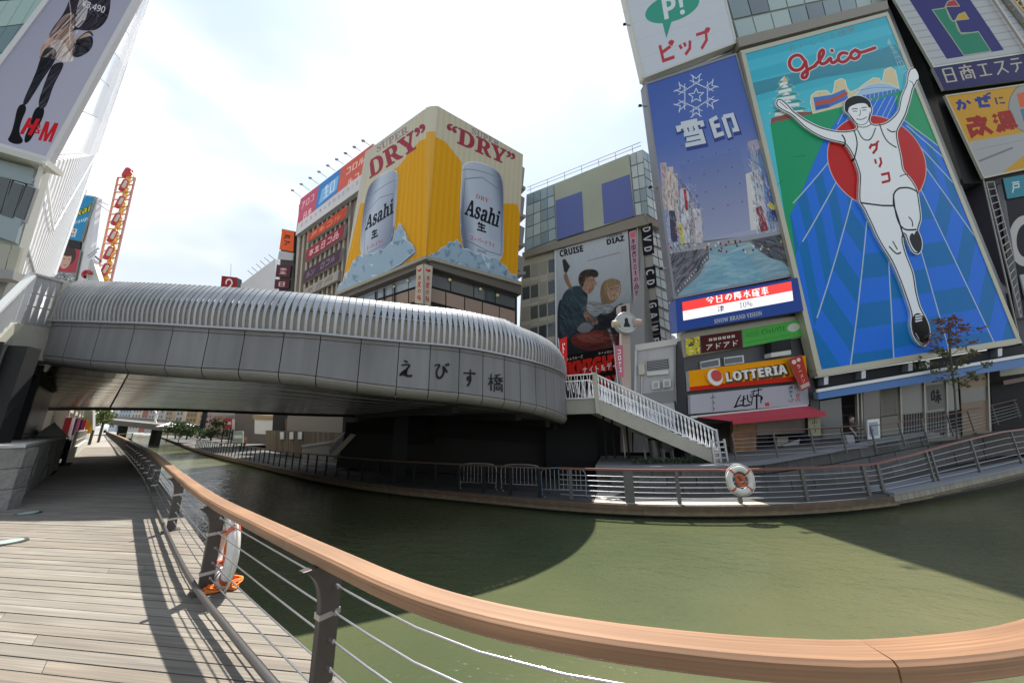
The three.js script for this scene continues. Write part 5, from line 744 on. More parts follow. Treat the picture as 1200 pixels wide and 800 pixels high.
    for (let k = -1; k < ends.length; k++) for (let j = 0; j < 14; j++) { const e0 = ends[Math.max(0, k)], e1 = ends[Math.min(ends.length - 1, k + 1)]; if ((k + j) % 2) continue; const L = THREE.MathUtils.lerp, a = 0.1 + j * 0.085, b = a + 0.085; const pt = (e, t) => [L(vp[0], e[0], t * 1.1), L(vp[1], e[1], t * 1.1)]; poly(g, m, [pt(e0, a), pt(e1, a), pt(e1, b), pt(e0, b)], 'rgba(12,116,164,.7)'); }
    for (let y = 0; y < H; y += 5) { g.fillStyle = 'rgba(10,30,110,.08)'; g.fillRect(0, y, W, 2); }
    g.restore();
    for (const [x, y] of ends) poly(g, m, [[vp[0] + (x - vp[0]) * 0.3, vp[1] + (y - vp[1]) * 0.3], [x, y]], null, '#b9c6d6', 6, false);
    for (const x of [992, 1000, 1008, 1016, 1024, 1032, 1040, 1046]) poly(g, m, [[x - 10, 146], [x - 2, 128], [x + 6, 118 - (x - 1000) * 0.12]], null, '#b9c6d6', 4, false, true);
    const e = []; for (let a = 0; a < 28; a++) { const t = a * Math.PI / 14; e.push([1028 + 58 * Math.cos(t) + 5 * Math.sin(t), 190 + 55 * Math.sin(t) + 4 * Math.cos(t)]); } poly(g, m, e, '#c2201f', '#d6b8b4', 5, true, true); 
    g.fillStyle = 'rgba(255,255,255,.03)'; for (let k = 0; k < 7; k++) g.fillRect(k * W / 7, 0, 3, H);
    text(g, 'おいしさと健康', m(922, 54), m(1002, 30), m(924, 62), 'rgba(110,140,150,.9)', { lw: 0.14 });
    // script-like brand lettering
    const pens = [[[942, 70], [939, 64.5], [931, 65], [925.5, 70], [925.5, 78], [931, 83], [939, 81.5], [943.5, 75], [944, 70], [945.5, 78], [947, 86], [944.5, 91.5], [940, 91], [941, 85.5], [949, 80.5], [956, 77]], [[955, 77], [962, 70], [966.5, 61], [964, 57.5], [960, 63], [960.5, 73], [965, 76], [970, 72]], [[969, 73], [974, 66], [974, 73], [978, 74], [982, 70]], [[993, 62.5], [988, 61], [983, 65], [983, 71], [988, 73.5], [994, 70], [997, 66]], [[1003, 58.5], [998, 61], [997, 67], [1002, 69.5], [1007.5, 66], [1007.5, 60], [1003, 58.5], [1006, 62], [1014, 60.5], [1026, 56]]];
    for (const [c, lw] of [['#d8d0d2', 34], ['#a81c28', 21]]) { pens.forEach((p) => poly(g, m, p, null, c, lw, false, true)); const d = m(975.5, 59.5); g.fillStyle = c; g.beginPath(); g.arc(...d, lw * 0.55, 0, 7); g.fill(); }
    // figure: white with one thin inner outline
    const trace = () => { const q = runner.map((p) => m(p[0], p[1])), n = q.length; g.beginPath(); for (let i = 0; i <= n; i++) { const p = q[i % n], r = q[(i + 1) % n], c = [(p[0] + r[0]) / 2, (p[1] + r[1]) / 2]; i ? g.quadraticCurveTo(...p, ...c) : g.moveTo(...c); } g.closePath(); };
    trace(); g.fillStyle = '#f0f1f4'; g.fill(); g.save(); trace(); g.clip(); g.lineJoin = 'round'; g.strokeStyle = '#15161f'; g.lineWidth = 21; trace(); g.stroke(); g.strokeStyle = '#f0f1f4'; g.lineWidth = 9; trace(); g.stroke(); g.restore();
    const ink = (p, w = 6) => poly(g, m, p, null, '#15161f', w, false, true), black = (p, c = '#15161f') => poly(g, m, p, c, null, 0, true, true);
    ink([[999, 155], [1003, 165], [1002, 178], [998.5, 189]], 7); ink([[1029, 147.5], [1032, 158], [1039, 170], [1048.5, 175]], 7); ink([[1003.5, 154.5], [1007, 163], [1014, 167], [1020.5, 164], [1024, 152]], 6); ink([[1004, 150], [1013, 152.5], [1019, 147]], 4); ink([[1011, 158], [1013, 163]], 3); ink([[1020, 155], [1018, 160]], 3);
    ink([[985, 160], [990, 166], [988, 171]], 8); ink([[1038, 153], [1043, 158], [1047, 156]], 7); ink([[948, 148], [955, 151]], 3); ink([[953, 152], [949, 149]], 3); ink([[1057, 121], [1055, 126]], 3); ink([[912, 121], [918, 126], [921, 129]], 3.5); ink([[910, 122.5], [915, 127.5]], 3.5); ink([[914.5, 119.5], [920, 125]], 3.5); ink([[923, 128], [925, 133]], 4); ink([[1065.5, 84], [1065, 92]], 3.5); ink([[1068.5, 84], [1067.5, 93]], 3.5); ink([[1071, 87], [1069.5, 95]], 3.5); ink([[1064, 97], [1069, 98], [1068, 102]], 4);
    ink([[1007, 239], [1022, 241], [1045, 242.5]], 8); ink([[1045, 242], [1044.5, 232], [1047.5, 225], [1057, 221], [1067, 222], [1074, 227]], 8); ink([[1045, 230], [1046, 243], [1049, 258], [1054, 268], [1062, 271.5], [1071, 270]], 8); ink([[1046, 244], [1052, 262], [1057, 280]], 9); ink([[1063, 256], [1068, 260], [1067, 266]], 6); ink([[1064, 272], [1069, 275]], 4); ink([[1044, 284], [1047, 289], [1049, 293]], 6); ink([[1040, 290], [1046, 297], [1050, 299], [1053, 297]], 7); ink([[1053, 209], [1057, 205], [1062, 206]], 4); ink([[1044, 213], [1040, 226]], 3); ink([[1047, 300], [1052, 315]], 4);
    black([[1068.5, 272], [1073, 271.5], [1077, 280], [1077.5, 290], [1075.5, 296.5], [1071, 296], [1065.5, 288], [1062.5, 278]], '#2c2d33'); poly(g, m, [[1065, 273], [1071, 271.5], [1069, 276]], '#f0f1f4');
    black([[1066, 369], [1077, 367], [1084, 378], [1086, 390], [1084, 401], [1079.5, 404], [1073.5, 400], [1067.5, 390]], '#0b0b0e'); for (let k = 0; k < 3; k++) poly(g, m, [[1070.5, 371 + k * 3], [1077.5, 370 + k * 3]], null, '#e2e4e8', 7, false); ink([[1069, 393], [1074, 400]], 0.1); poly(g, m, [[1070.5, 391], [1074.5, 398]], null, '#c8cacf', 4, false);
    // head: dark hair and a plain face
    black([[988.5, 130.5], [987.8, 124], [990, 118.5], [997, 114.6], [1004, 113.6], [1011, 115.5], [1017.5, 120], [1019.5, 127], [1016.5, 128.5], [1013.5, 122.5], [1004, 122.5], [996, 125.5], [992.5, 128], [992, 134]]); ink([[992, 133], [996, 141], [1003, 147.5], [1010, 148.5], [1016, 143.5], [1017.5, 133]], 3);
    ink([[996.5, 129.8], [1000, 128.4], [1003, 129.3]], 4.5); ink([[1008, 128.3], [1011, 127], [1014, 127.6]], 4.5); ink([[998, 132.2], [1000.5, 131.4], [1002.5, 132.4]], 4); ink([[1009, 131], [1011, 130.2], [1013, 130.8]], 4); ink([[1006, 130], [1007.5, 136], [1004.5, 137.2]], 3.2); ink([[1002, 141], [1008, 143], [1013.5, 138.8]], 4); ink([[1004, 144.5], [1010, 144.6]], 2.5); ink([[989.5, 131], [991.5, 135]], 3); ink([[1019.5, 130], [1018, 134.5]], 3);
    text(g, 'グ', m(1012, 170), m(1029, 166), m(1015, 184), '#b01e22', { lw: 0.2 }); text(g, 'リ', m(1019, 187), m(1033, 184), m(1022, 200), '#b01e22', { lw: 0.2 }); text(g, 'コ', m(1027, 204), m(1042, 201), m(1029, 218), '#b01e22', { lw: 0.2 });
  };
  const th = board('billboard', 'giant blue running-track billboard with a white raised-arm runner', wRun, Q, { out: 0.5, t: 0.5, size: [1024, 1792], rough: 0.35, frame: 0.34, frameMat: std(0.42, 0.4, 0.3, 0.45, 0.3) }, art);
  part(th, 'raised_figure', raised(th.pr, runner, 0.62, 0.11, true), paint(th.pr.tex, 0.4));
}
// ------------------------------------------------------------------ signs at the right edge
board('billboard', 'white slatted billboard with navy square emblem and navy name strip', wRun, [[1010, -70], [1140, -90], [1215, 60], [1095, 78]], { out: 0.4, t: 0.15, size: [640, 768], frame: 0.14, frameMat: std(0.4, 0.42, 0.36, 0.4, 0.4) }, (g, m, W, H) => {
  g.fillStyle = '#b4b5ba'; g.fillRect(0, 0, W, H); g.fillStyle = 'rgba(70,70,90,.28)'; for (let y = 0; y < H; y += 38) g.fillRect(0, y, W, 5); poly(g, m, [[1060, -10], [1128, -14], [1177, 58.5], [1110, 69]], '#2b2a70');
  poly(g, m, [[1093, 11.5], [1109, 9], [1117, 25], [1120, 24], [1127, 40], [1147, 37], [1162, 60], [1130, 65]], '#1f7f64', '#a8ab94', 5); poly(g, m, [[1108, 8], [1111, 2], [1119, -1], [1125, 7]], '#b02a34', '#a8ab94', 5); poly(g, m, [[1120, 24], [1124, 17], [1131, 14], [1136, 22]], '#c79a2c', '#a8ab94', 5);
  poly(g, m, [[1109, 8], [1112, 20], [1117, 25], [1120, 24]], null, '#a8ab94', 5, false, true); poly(g, m, [[1120, 24], [1122, 34], [1127, 40], [1147, 37]], null, '#a8ab94', 5, false, true);
});
board('billboard', 'navy name strip with cream characters beneath the navy square emblem', wRun, [[1094, 79.5], [1250, 57], [1262, 85], [1107, 105]], { out: 0.5, t: 0.15, size: [1024, 224] }, (g, m, W, H) => { g.fillStyle = '#25245c'; g.fillRect(0, 0, W, H); text(g, '日商エステレ'.slice(0, 6), m(1099, 80), m(1216, 62), m(1106, 98), '#b9b3a0', { lw: 0.1 }); });
board('billboard', 'yellow medicine billboard with blue and red characters', wRun, [[1109, 112], [1240, 93], [1285, 180], [1154, 208]], { out: 0.45, t: 0.15, size: [768, 576], frame: 0.12, frameMat: std(0.4, 0.38, 0.3, 0.5, 0.3) }, (g, m, W, H) => {
  g.fillStyle = '#c9952a'; g.fillRect(0, 0, W, H); poly(g, m, [[1136, 166], [1220, 152], [1222, 166], [1170, 206], [1150, 215]], '#a5a5a8'); poly(g, m, [[1147, 188], [1187, 172], [1188, 174], [1148, 190]], '#77777c'); poly(g, m, [[1142, 176], [1200, 164]], null, '#8a8a90', 3, false);
  const e = []; for (let a = 0; a < 16; a++) e.push([1208 + 26 * Math.cos(a / 8 * Math.PI), 126 + 30 * Math.sin(a / 8 * Math.PI)]); poly(g, m, e, '#9a9a9c', '#77706a', 6, true, true); poly(g, m, [[1192, 110], [1215, 104], [1215, 124], [1196, 126]], '#d2603a'); poly(g, m, [[1196, 128], [1215, 124], [1215, 145], [1200, 142]], '#3f7f9a');
  text(g, 'か', m(1116, 116), m(1138, 113), m(1121, 131), '#243a8a', { lw: 0.2 }); text(g, 'ぜ', m(1139, 111), m(1162, 107.5), m(1143, 129), '#243a8a', { lw: 0.2 }); text(g, 'に', m(1163, 113), m(1178, 111), m(1166, 124), '#2a3566', { lw: 0.16 });
  text(g, '改源', m(1126, 137), m(1187, 127), m(1136, 163), '#9a2018', { lw: 0.19 });
});
{ const th = board('billboard', 'dark seafood billboard with teal plate and big white letter at the right edge', wRun, [[1176, 214], [1300, 190], [1330, 352], [1200, 372]], { out: 0.4, t: 0.3, size: [512, 512] }, (g, m, W, H) => { g.fillStyle = '#15131f'; g.fillRect(0, 0, W, H); const pts = []; for (let a = 0; a <= 12; a++) { const t = Math.PI * (0.35 + 1.3 * a / 12); pts.push([1202 + 15 * Math.cos(t), 282 + 25 * Math.sin(t)]); } poly(g, m, pts, null, '#b6b3b0', 34, false, true); });
  const pr = printed(wRun, [[1176, 209], [1240, 198], [1244, 222], [1181, 233]], 0.5, [512, 192], (g, m, W, H) => { g.fillStyle = '#3b8496'; g.fillRect(0, 0, W, H); text(g, '戸', m(1184, 213), m(1197, 211), m(1186, 227), '#c6d0d2', { lw: 0.12 }); }); part(th, 'plate', slab(pr.c, wRun.n, 0.1, 4), [paint(pr.tex), M.dark]);
  part(th, 'lower_plate', slab(wRun.q([[1196, 322], [1320, 303], [1330, 350], [1203, 350]], 0.48), wRun.n, 0.06), std(0.3, 0.34, 0.32, 0.5)); }
{ const th = thing('steel_ladder', 'pale steel ladder frame running up beside the runner billboard', 'ladder', wRun.p(1190, 370)); const L = (a, b) => bar(wRun.p(...a, 0.35), wRun.p(...b, 0.35), 0.05); const g = std(0.34, 0.33, 0.3, 0.5, 0.3);
  for (const [a, b] of [[[1156, 214], [1196, 372]], [[1165, 213], [1203, 360]], [[1148, 190], [1194, 392]]]) part(th, 'rail', L(a, b), g); for (let k = 0; k < 20; k++) { const f = k / 19; part(th, 'rung', L([1156 + 40 * f, 214 + 158 * f], [1165 + 37 * f, 213 + 147 * f]), g); }
  part(th, 'backing', slab(wRun.q([[1150, 200], [1215, 190], [1260, 420], [1200, 410]], 0), wRun.n, 1.5), std(0.04, 0.035, 0.05, 0.6)); part(th, 'backing', slab(wRun.q([[1085, 75], [1290, 50], [1300, 210], [1130, 215]], -0.05), wRun.n, 4), M.dark); part(th, 'backing', slab(wRun.q([[1000, -120], [1150, -130], [1300, 60], [1085, 78]], -0.1), wRun.n, 4), M.dark); }
{ const th = thing('lattice_frame', 'yellow lattice frame at the top right corner', 'sign frame', wRun.p(1200, 60)); const q = (x, y) => wRun.p(x, y, 0.6); const y = std(0.62, 0.42, 0.08, 0.5), s = std(0.5, 0.45, 0.42, 0.4, 0.3); part(th, 'side_rail', bar(q(1125, -60), q(1212, 70), 0.14), s); part(th, 'side_rail', bar(q(1150, -40), q(1230, 62), 0.3), std(0.3, 0.29, 0.31, 0.5)); for (let k = 0; k < 7; k++) { part(th, 'lattice_bar', bar(q(1150 + k * 11, -30 + k * 12), q(1200 + k * 9, -30 + k * 14), 0.09), y); part(th, 'lattice_bar', bar(q(1155 + k * 11, -30 + k * 14), q(1166 + k * 11, -52 + k * 14), 0.09), y); } part(th, 'lattice_bar', bar(q(1172, -20), q(1222, 42), 0.12), y); part(th, 'panel', slab(wRun.q([[1165, -60], [1250, -80], [1300, 40], [1228, 60]], 0.3), wRun.n, 0.1), std(0.5, 0.48, 0.46, 0.5)); }
// ------------------------------------------------------------------ white low building between the stairs and the restaurants
{
  const w = new Wall(U(738, 440, 19.6), U(806, 440, 18.2)), th = thing('white_building', 'low white building with grey louvre window behind the stairs', 'building', w.p(772, 530)), n = w.n;
  part(th, 'wall', slab(w.q([[745, 408], [801, 400], [806, 530], [742, 530]]), n, 6), std(0.5, 0.5, 0.5, 0.7, 0, { map: rep(T.grime, 0.3, 0.3) })); part(th, 'parapet', slab(w.q([[744, 404], [801, 395], [801, 402], [745, 411]], 0.12), n, 0.4), M.offwhite);
  const q = w.q([[758, 423], [783, 420], [784, 431], [759, 434]], 0.05); const f = part(th, 'louvre_window', slab(q, n, 0.1), M.dark); for (let k = 0; k < 6; k++) part(f, 'slat', slab(sub(off(q, n, 0.04), 0.02, 0.98, k / 6 + 0.02, k / 6 + 0.1), n, 0.05), M.sideGrey);
  part(th, 'hood', slab(w.q([[758, 436], [783, 433], [784, 438], [759, 440]], 0.2), n, 0.3), M.offwhite); part(th, 'meter_box', slab(w.q([[748, 427], [755, 426], [756, 438], [749, 439]], 0.25), n, 0.25), M.beige); part(th, 'lower_band', slab(w.q([[745, 462], [803, 456], [805, 470], [745, 475]], 0.03), n, 0.1), std(0.25, 0.25, 0.25, 0.7));
  for (const [x, y0, y1] of [[791, 404, 470], [752, 441, 500], [797, 402, 500]]) part(th, 'pipe', bar(w.p(x, y0, 0.08), w.p(x, y1, 0.08), 0.07), M.galv); for (const [x, y] of [[764, 447], [777, 445]]) { const u = part(th, 'air_conditioner', slab(w.q([[x, y], [x + 9, y - 1], [x + 9.3, y + 8], [x + 0.2, y + 9]], 0.35), w.n, 0.3), M.offwhite); part(u, 'fan_grille', slab(w.q([[x + 2, y + 1.6], [x + 7, y + 1], [x + 7.2, y + 6.6], [x + 2.1, y + 7.2]], 0.37), w.n, 0.03), M.sideGrey); }
  part(th, 'side_gutter', bar(w.p(745, 411, 0.1), w.p(744, 470, 0.1), 0.12), M.galv);
}
// ------------------------------------------------------------------ glass-cornered shop building with the film poster
const wFilm = new Wall(U(615, 300, 31), U(753, 260, 27)), wCor = new Wall(U(753, 260, 27), U(792, 270, 30.8));
{
  const th = thing('shop_building', 'glass and tile shop building with a beige and blue sign wall', 'building', wFilm.p(690, 520)), n = wFilm.n;
  part(th, 'wall', slab(wFilm.q([[617, 228], [753, 175], [757, 520], [606, 520]], -0.1), n, 9), std(0.3, 0.31, 0.3, 0.6));
  part(th, 'corner_wall', slab(wCor.q([[753, 175], [768, 186], [797, 500], [757, 520]], -0.1), wCor.n, 3), std(0.3, 0.31, 0.3, 0.6));
  const gl = [M.glassLit, std(0.38, 0.46, 0.47, 0.1), std(0.22, 0.3, 0.33, 0.08), std(0.46, 0.52, 0.53, 0.15)];
  panes(th, 'window_pane', wFilm.q([[618, 228], [649, 216], [652, 280], [616, 294]], 0), n, 4, 5, 0.04, 0.04, gl, 0.06); panes(th, 'window_pane', wFilm.q([[738, 181], [753, 175], [760, 251], [745, 253]], 0), n, 2, 5, 0.05, 0.05, gl, 0.06);
  panes(th, 'window_pane', wCor.q([[753, 175], [768, 186], [783, 266], [760, 252]], 0), wCor.n, 3, 7, 0.05, 0.05, gl, 0.06);
  part(th, 'sign_wall', slab(wFilm.q([[649.4, 215.6], [737, 180.4], [744.4, 253], [652.4, 281]], 0.15), n, 0.2), std(0.42, 0.44, 0.34, 0.55, 0, { map: rep(T.grime, 0.1, 0.1) }));
  part(th, 'blue_panel', slab(wFilm.q([[651, 235], [682, 224], [684.4, 271], [653, 281]], 0.19), n, 0.06), std(0.09, 0.12, 0.34, 0.5)); part(th, 'blue_panel', slab(wFilm.q([[705, 215.6], [738, 204], [744, 253], [708, 262.4]], 0.19), n, 0.06), std(0.09, 0.12, 0.34, 0.5));
  part(th, 'cornice', slab(wFilm.q([[612, 296], [752, 252], [760, 256], [760, 262], [612, 302]].filter((_, i) => i !== 2), 0.5), n, 0.6), std(0.24, 0.21, 0.17, 0.7)); part(th, 'cornice', slab(wCor.q([[758, 252], [784, 266], [784, 272], [758, 261]], 0.4), wCor.n, 0.5), std(0.24, 0.21, 0.17, 0.7));
  part(th, 'wall_tile_face', slab(wFilm.q([[612, 300], [652, 290], [657, 450], [606, 460]], 0), n, 0.15), M.tileBeige);
  for (let j = 0; j < 6; j++) { const y = 312 + j * 25; const c = wFilm.q([[612 - j * 0.6, y], [652, y - 10], [652.5, y + 6], [612 - j * 0.6, y + 15]], 0.03); panes(th, 'window_pane', c, n, 4, 1, 0.08, 0.03, [M.glass, std(0.09, 0.1, 0.1, 0.15), std(0.3, 0.29, 0.24, 0.5)], 0.05); const d = wFilm.q([[612 - j * 0.6, y + 15.6], [652.5, y + 6.6], [653, y + 14], [612 - j * 0.6, y + 24]], 0.05); panes(th, 'tile', d, n, 4, 2, 0.015, 0.02, [M.tileBeige, std(0.44, 0.42, 0.35, 0.65), std(0.36, 0.34, 0.28, 0.65)], 0.06); }
  // lettered column on the corner
  const c = wFilm.q([[747, 262], [757, 258], [770, 409], [756, 412]], 0.1); part(th, 'column_wall', slab(wFilm.q([[745, 262], [760, 256], [775, 409], [754, 412]], 0.02), n, 0.2), std(0.3, 0.29, 0.26, 0.6));
  const LT = ['D', 'V', 'D', '', 'C', 'D', '', 'G', 'A', 'M', 'E'], Lx = (y) => 752 + (y - 268) * 0.078;
  [['D', 270], ['V', 281], ['D', 293], ['C', 320], ['D', 332], ['G', 359], ['A', 371], ['M', 386], ['E', 400]].forEach(([ch, y]) => { const x = Lx(y); const pr = printed(wFilm, [[x - 1, y - 6], [x + 12, y - 9], [x + 13, y + 3], [x, y + 6]], 0.2, [96, 96], (g, m, W, H) => { g.fillStyle = '#23242a'; g.fillRect(0, 0, W, H); g.save(); g.translate(W / 2, H / 2); g.rotate(Math.PI / 2); text(g, ch, [-28, -34], [28, -34], [-28, 34], '#c4c6c8'); g.restore(); }); part(th, 'letter_plate', slab(pr.c, n, 0.12, 2), [paint(pr.tex), M.dark]); });
  for (let j = 0; j < 6; j++) { const y = 266 + j * 24; panes(th, 'window_pane', wCor.q([[760 + j * 2.6, y - 2], [783 + j * 1.8, y + 8], [785 + j * 1.8, y + 29], [763 + j * 2.6, y + 20]], 0.02), wCor.n, 3, 2, 0.06, 0.06, [M.glassLit, std(0.36, 0.38, 0.38, 0.2), std(0.2, 0.22, 0.22, 0.2)], 0.06); }
  for (const [x, y0, y1] of [[650.5, 292, 440], [746.5, 262, 440], [758, 412, 470]]) part(th, 'pipe', bar(wFilm.p(x, y0, 0.25), wFilm.p(x + 2, y1, 0.25), 0.14), M.galv);
  for (const k of [0, 1, 2, 3, 4, 5, 6]) { const p = wFilm.p(622 + k * 20, 226 - k * 7.6, -0.5); part(th, 'roof_rail_post', bar(p, p.clone().setY(p.y + 0.9), 0.05), M.galv); } { const a = wFilm.p(618, 228, -0.5), b = wFilm.p(752, 175.5, -0.5); for (const h of [0.5, 0.9]) part(th, 'roof_rail', bar(a.clone().setY(a.y + h), b.clone().setY(b.y + h), 0.05), M.galv); }
}
board('film_poster', 'huge grey film poster of a riding couple above the white stairs', wFilm, [[650, 290], [735.5, 264], [746, 447], [655, 460]], { out: 0.25, t: 0.2, size: [832, 1536], cat: 'poster' }, (g, m, W, H) => {
  let gr = g.createLinearGradient(0, 0, 0, H); gr.addColorStop(0, '#c6cad0'); gr.addColorStop(0.45, '#a6acb2'); gr.addColorStop(0.75, '#565a5f'); g.fillStyle = gr; g.fillRect(0, 0, W, H);
  for (let k = 0; k < 500; k++) { const x = rnd() * W * 1.3, y = rnd() * H * 0.6, l = rr(20, 110); g.strokeStyle = rnd() < 0.5 ? 'rgba(225,230,235,.16)' : 'rgba(60,66,74,.18)'; g.lineWidth = rr(1, 4); g.beginPath(); g.moveTo(x, y); g.lineTo(x - l * 0.4, y + l); g.stroke(); }
  // motorcycle, rider and passenger, painted softly
  g.filter = 'blur(3px)';
  poly(g, m, [[652, 350], [664, 352], [676, 372], [700, 372], [718, 362], [732, 352], [740, 380], [744, 430], [656, 440]], '#1f2023', null, 0, true, true);
  poly(g, m, [[667, 393], [690, 388], [712, 386], [726, 396], [736, 420], [700, 412], [672, 408]], '#7e2a22', null, 0, true, true); poly(g, m, [[672, 392], [700, 390], [716, 396], [708, 402], [682, 402]], '#b04a36', null, 0, true, true);
  poly(g, m, [[682, 354], [694, 352], [722, 358], [716, 368], [694, 370], [680, 366]], '#8f9092', null, 0, true, true); poly(g, m, [[672, 372], [690, 368], [700, 374], [692, 390], [676, 390]], '#85868a', null, 0, true, true);
  poly(g, m, [[705, 358], [703, 342], [706, 330], [714, 327], [726, 328], [729, 340], [722, 352], [716, 356]], '#7c6449', null, 0, true, true); poly(g, m, [[712, 334], [726, 330], [728, 340], [722, 351], [715, 352], [711, 344]], '#b08c76', null, 0, true, true); poly(g, m, [[707, 331], [716, 325], [728, 329], [726, 333], [713, 336], [709, 348]], '#8d7350', null, 0, true, true);
  poly(g, m, [[658, 346], [668, 336], [682, 334], [690, 344], [686, 366], [700, 372], [698, 380], [682, 376], [672, 392], [660, 400], [654, 380]], '#2b3a40', null, 0, true, true); poly(g, m, [[684, 362], [698, 372], [704, 376], [698, 382], [684, 374]], '#9a6f58', null, 0, true, true);
  poly(g, m, [[679, 330], [683, 322], [696, 322], [699, 333], [692, 345], [686, 343], [682, 338]], '#a67d66', null, 0, true, true); poly(g, m, [[678, 332], [678, 322], [684, 316], [696, 315], [702, 319], [700, 326], [690, 323], [685, 329], [683, 338]], '#33281f', null, 0, true, true); g.fillStyle = '#3a2a22'; for (const [x, y] of [[695, 327], [718, 336], [724, 335]]) { const q = m(x, y); g.fillRect(q[0], q[1], 12, 5); }
  poly(g, m, [[660, 322], [664, 318], [668, 332], [672, 338], [668, 340], [662, 330]], '#8f6650', null, 0, true, true); poly(g, m, [[659, 305], [662, 303], [668, 312], [664, 320], [661, 318]], '#2c2a2a');
  poly(g, m, [[699, 368], [714, 366], [722, 374], [716, 384], [702, 382]], '#1a1a1c', null, 0, true, true); for (let k = 0; k < 60; k++) { g.fillStyle = pick(['#c8ccd0', '#88888c', '#3a3a3e']); const q = m(rr(684, 722), rr(380, 398)); g.fillRect(q[0], q[1], rr(3, 14), rr(2, 8)); } poly(g, m, [[712, 386], [715, 385], [722, 405], [719, 406]], '#b8babc');
  g.filter = 'blur(1.5px)';
  strokes(g, m, [[658, 346], [668, 336], [682, 334], [690, 344], [686, 366], [700, 372], [698, 380], [682, 376], [672, 392], [660, 400], [654, 380]], ['rgba(80,100,108,.35)', 'rgba(12,16,20,.45)', 'rgba(50,66,74,.4)'], 90, 130, 16, 0.9); strokes(g, m, [[678, 332], [678, 322], [684, 316], [696, 315], [702, 319], [700, 326], [690, 323], [685, 329], [683, 338]], ['#120d0a', '#5c4836', '#241a14'], 80, 40, 5, 0.2); strokes(g, m, [[679, 330], [683, 322], [696, 322], [699, 333], [692, 345], [686, 343], [682, 338]], ['rgba(70,42,30,.3)', 'rgba(205,165,140,.3)', 'rgba(120,80,62,.3)'], 50, 50, 12, 1.3); strokes(g, m, [[705, 358], [703, 342], [706, 330], [714, 327], [726, 328], [729, 340], [722, 352], [716, 356]], ['rgba(190,165,110,.35)', 'rgba(70,52,34,.3)'], 50, 70, 6, 1.3); strokes(g, m, [[712, 334], [726, 330], [728, 340], [722, 351], [715, 352], [711, 344]], ['rgba(215,180,155,.3)', 'rgba(110,76,60,.3)'], 40, 50, 10, 1.4);
  poly(g, m, [[713, 336], [721, 333.5], [727, 334], [726.5, 331], [716, 329]], '#8d7350', null, 0, true, true); for (const [x, y] of [[716.5, 339], [723.5, 337.5], [694, 328.5]]) poly(g, m, [[x - 1.8, y], [x, y - 1], [x + 1.8, y]], null, '#2c201a', 5, false, true); poly(g, m, [[717, 346], [722, 345]], null, '#7a4038', 5, false); poly(g, m, [[691, 339], [695, 338]], null, '#6a3c32', 5, false); poly(g, m, [[698, 328], [700.5, 333.5], [697.5, 334.5]], '#a67d66', null, 0, true, true);
  strokes(g, m, [[682, 354], [694, 352], [722, 358], [716, 368], [694, 370], [680, 366]], ['rgba(200,200,202,.45)', 'rgba(60,62,66,.4)'], 60, 70, 10, 0.3); strokes(g, m, [[652, 350], [664, 352], [676, 372], [700, 372], [718, 362], [732, 352], [740, 380], [744, 430], [656, 440]], ['rgba(0,0,0,.3)', 'rgba(70,74,80,.3)', 'rgba(140,144,150,.18)'], 140, 120, 12, 0.4); strokes(g, m, [[667, 393], [690, 388], [712, 386], [726, 396], [736, 420], [700, 412], [672, 408]], ['rgba(200,80,56,.35)', 'rgba(50,12,8,.4)', 'rgba(150,40,28,.4)'], 70, 130, 14, 0.1);
  g.filter = 'none'; for (let k = 0; k < 260; k++) { const x = rnd() * W * 1.3, y = rnd() * H * 0.85, l = rr(30, 150); g.strokeStyle = 'rgba(225,230,236,.13)'; g.lineWidth = rr(1, 3); g.beginPath(); g.moveTo(x, y); g.lineTo(x - l * 0.42, y + l); g.stroke(); }
  g.fillStyle = 'rgba(120,128,136,.14)'; g.fillRect(0, 0, W, H); { const dg = g.createLinearGradient(0, H * 0.55, 0, H * 0.85); dg.addColorStop(0, 'rgba(20,20,22,0)'); dg.addColorStop(1, 'rgba(18,14,14,.6)'); g.fillStyle = dg; g.fillRect(0, H * 0.45, W, H * 0.55); }
  poly(g, m, [[655, 418], [745, 402], [747, 448], [655, 462]], '#17120f'); for (let k = 0; k < 40; k++) { g.fillStyle = pick(['#5a1a14', '#7c1f18', '#2a1512']); const q = m(rr(660, 745), rr(415, 450)); g.fillRect(q[0], q[1], rr(10, 60), rr(6, 24)); }
  text(g, 'CRUISE', m(655, 294), m(683, 287), m(656, 301), '#2a2c33', { outline: '#2a2c33', ow: 6 }); text(g, 'TOM', m(657, 291), m(663, 289.4), m(657.4, 293.2), '#33363c'); text(g, 'DIAZ', m(710, 281), m(731, 275.5), m(711, 287), '#2a2c33', { outline: '#2a2c33', ow: 6 }); text(g, 'CAMERON', m(711, 277), m(729, 272), m(711.5, 280), '#33363c');
  g.fillStyle = '#7a5c5c'; for (let k = 0; k < 16; k++) { const q = m(689 + k * 2.4, 305 - k * 0.62); g.fillRect(q[0], q[1], 14, 10); }
  text(g, 'KNIGHT', m(665, 425), m(726, 414), m(666, 441), '#c0261a', { outline: '#c0261a', ow: 12 }); text(g, 'DAY', m(692, 444), m(730, 438), m(693, 456), '#b0241a', { outline: '#b0241a', ow: 12 }); text(g, 'ナイト&デイ', m(682, 430), m(724, 423.5), m(683, 438), '#d8d4d4', { lw: 0.13 }); text(g, 'トムクルーズ', m(664, 419), m(683, 415.5), m(664, 423), '#c8c4c4', { lw: 0.12 }); text(g, 'キャメロン', m(701, 412.5), m(718, 409.5), m(701, 416), '#c8c4c4', { lw: 0.12 });
});
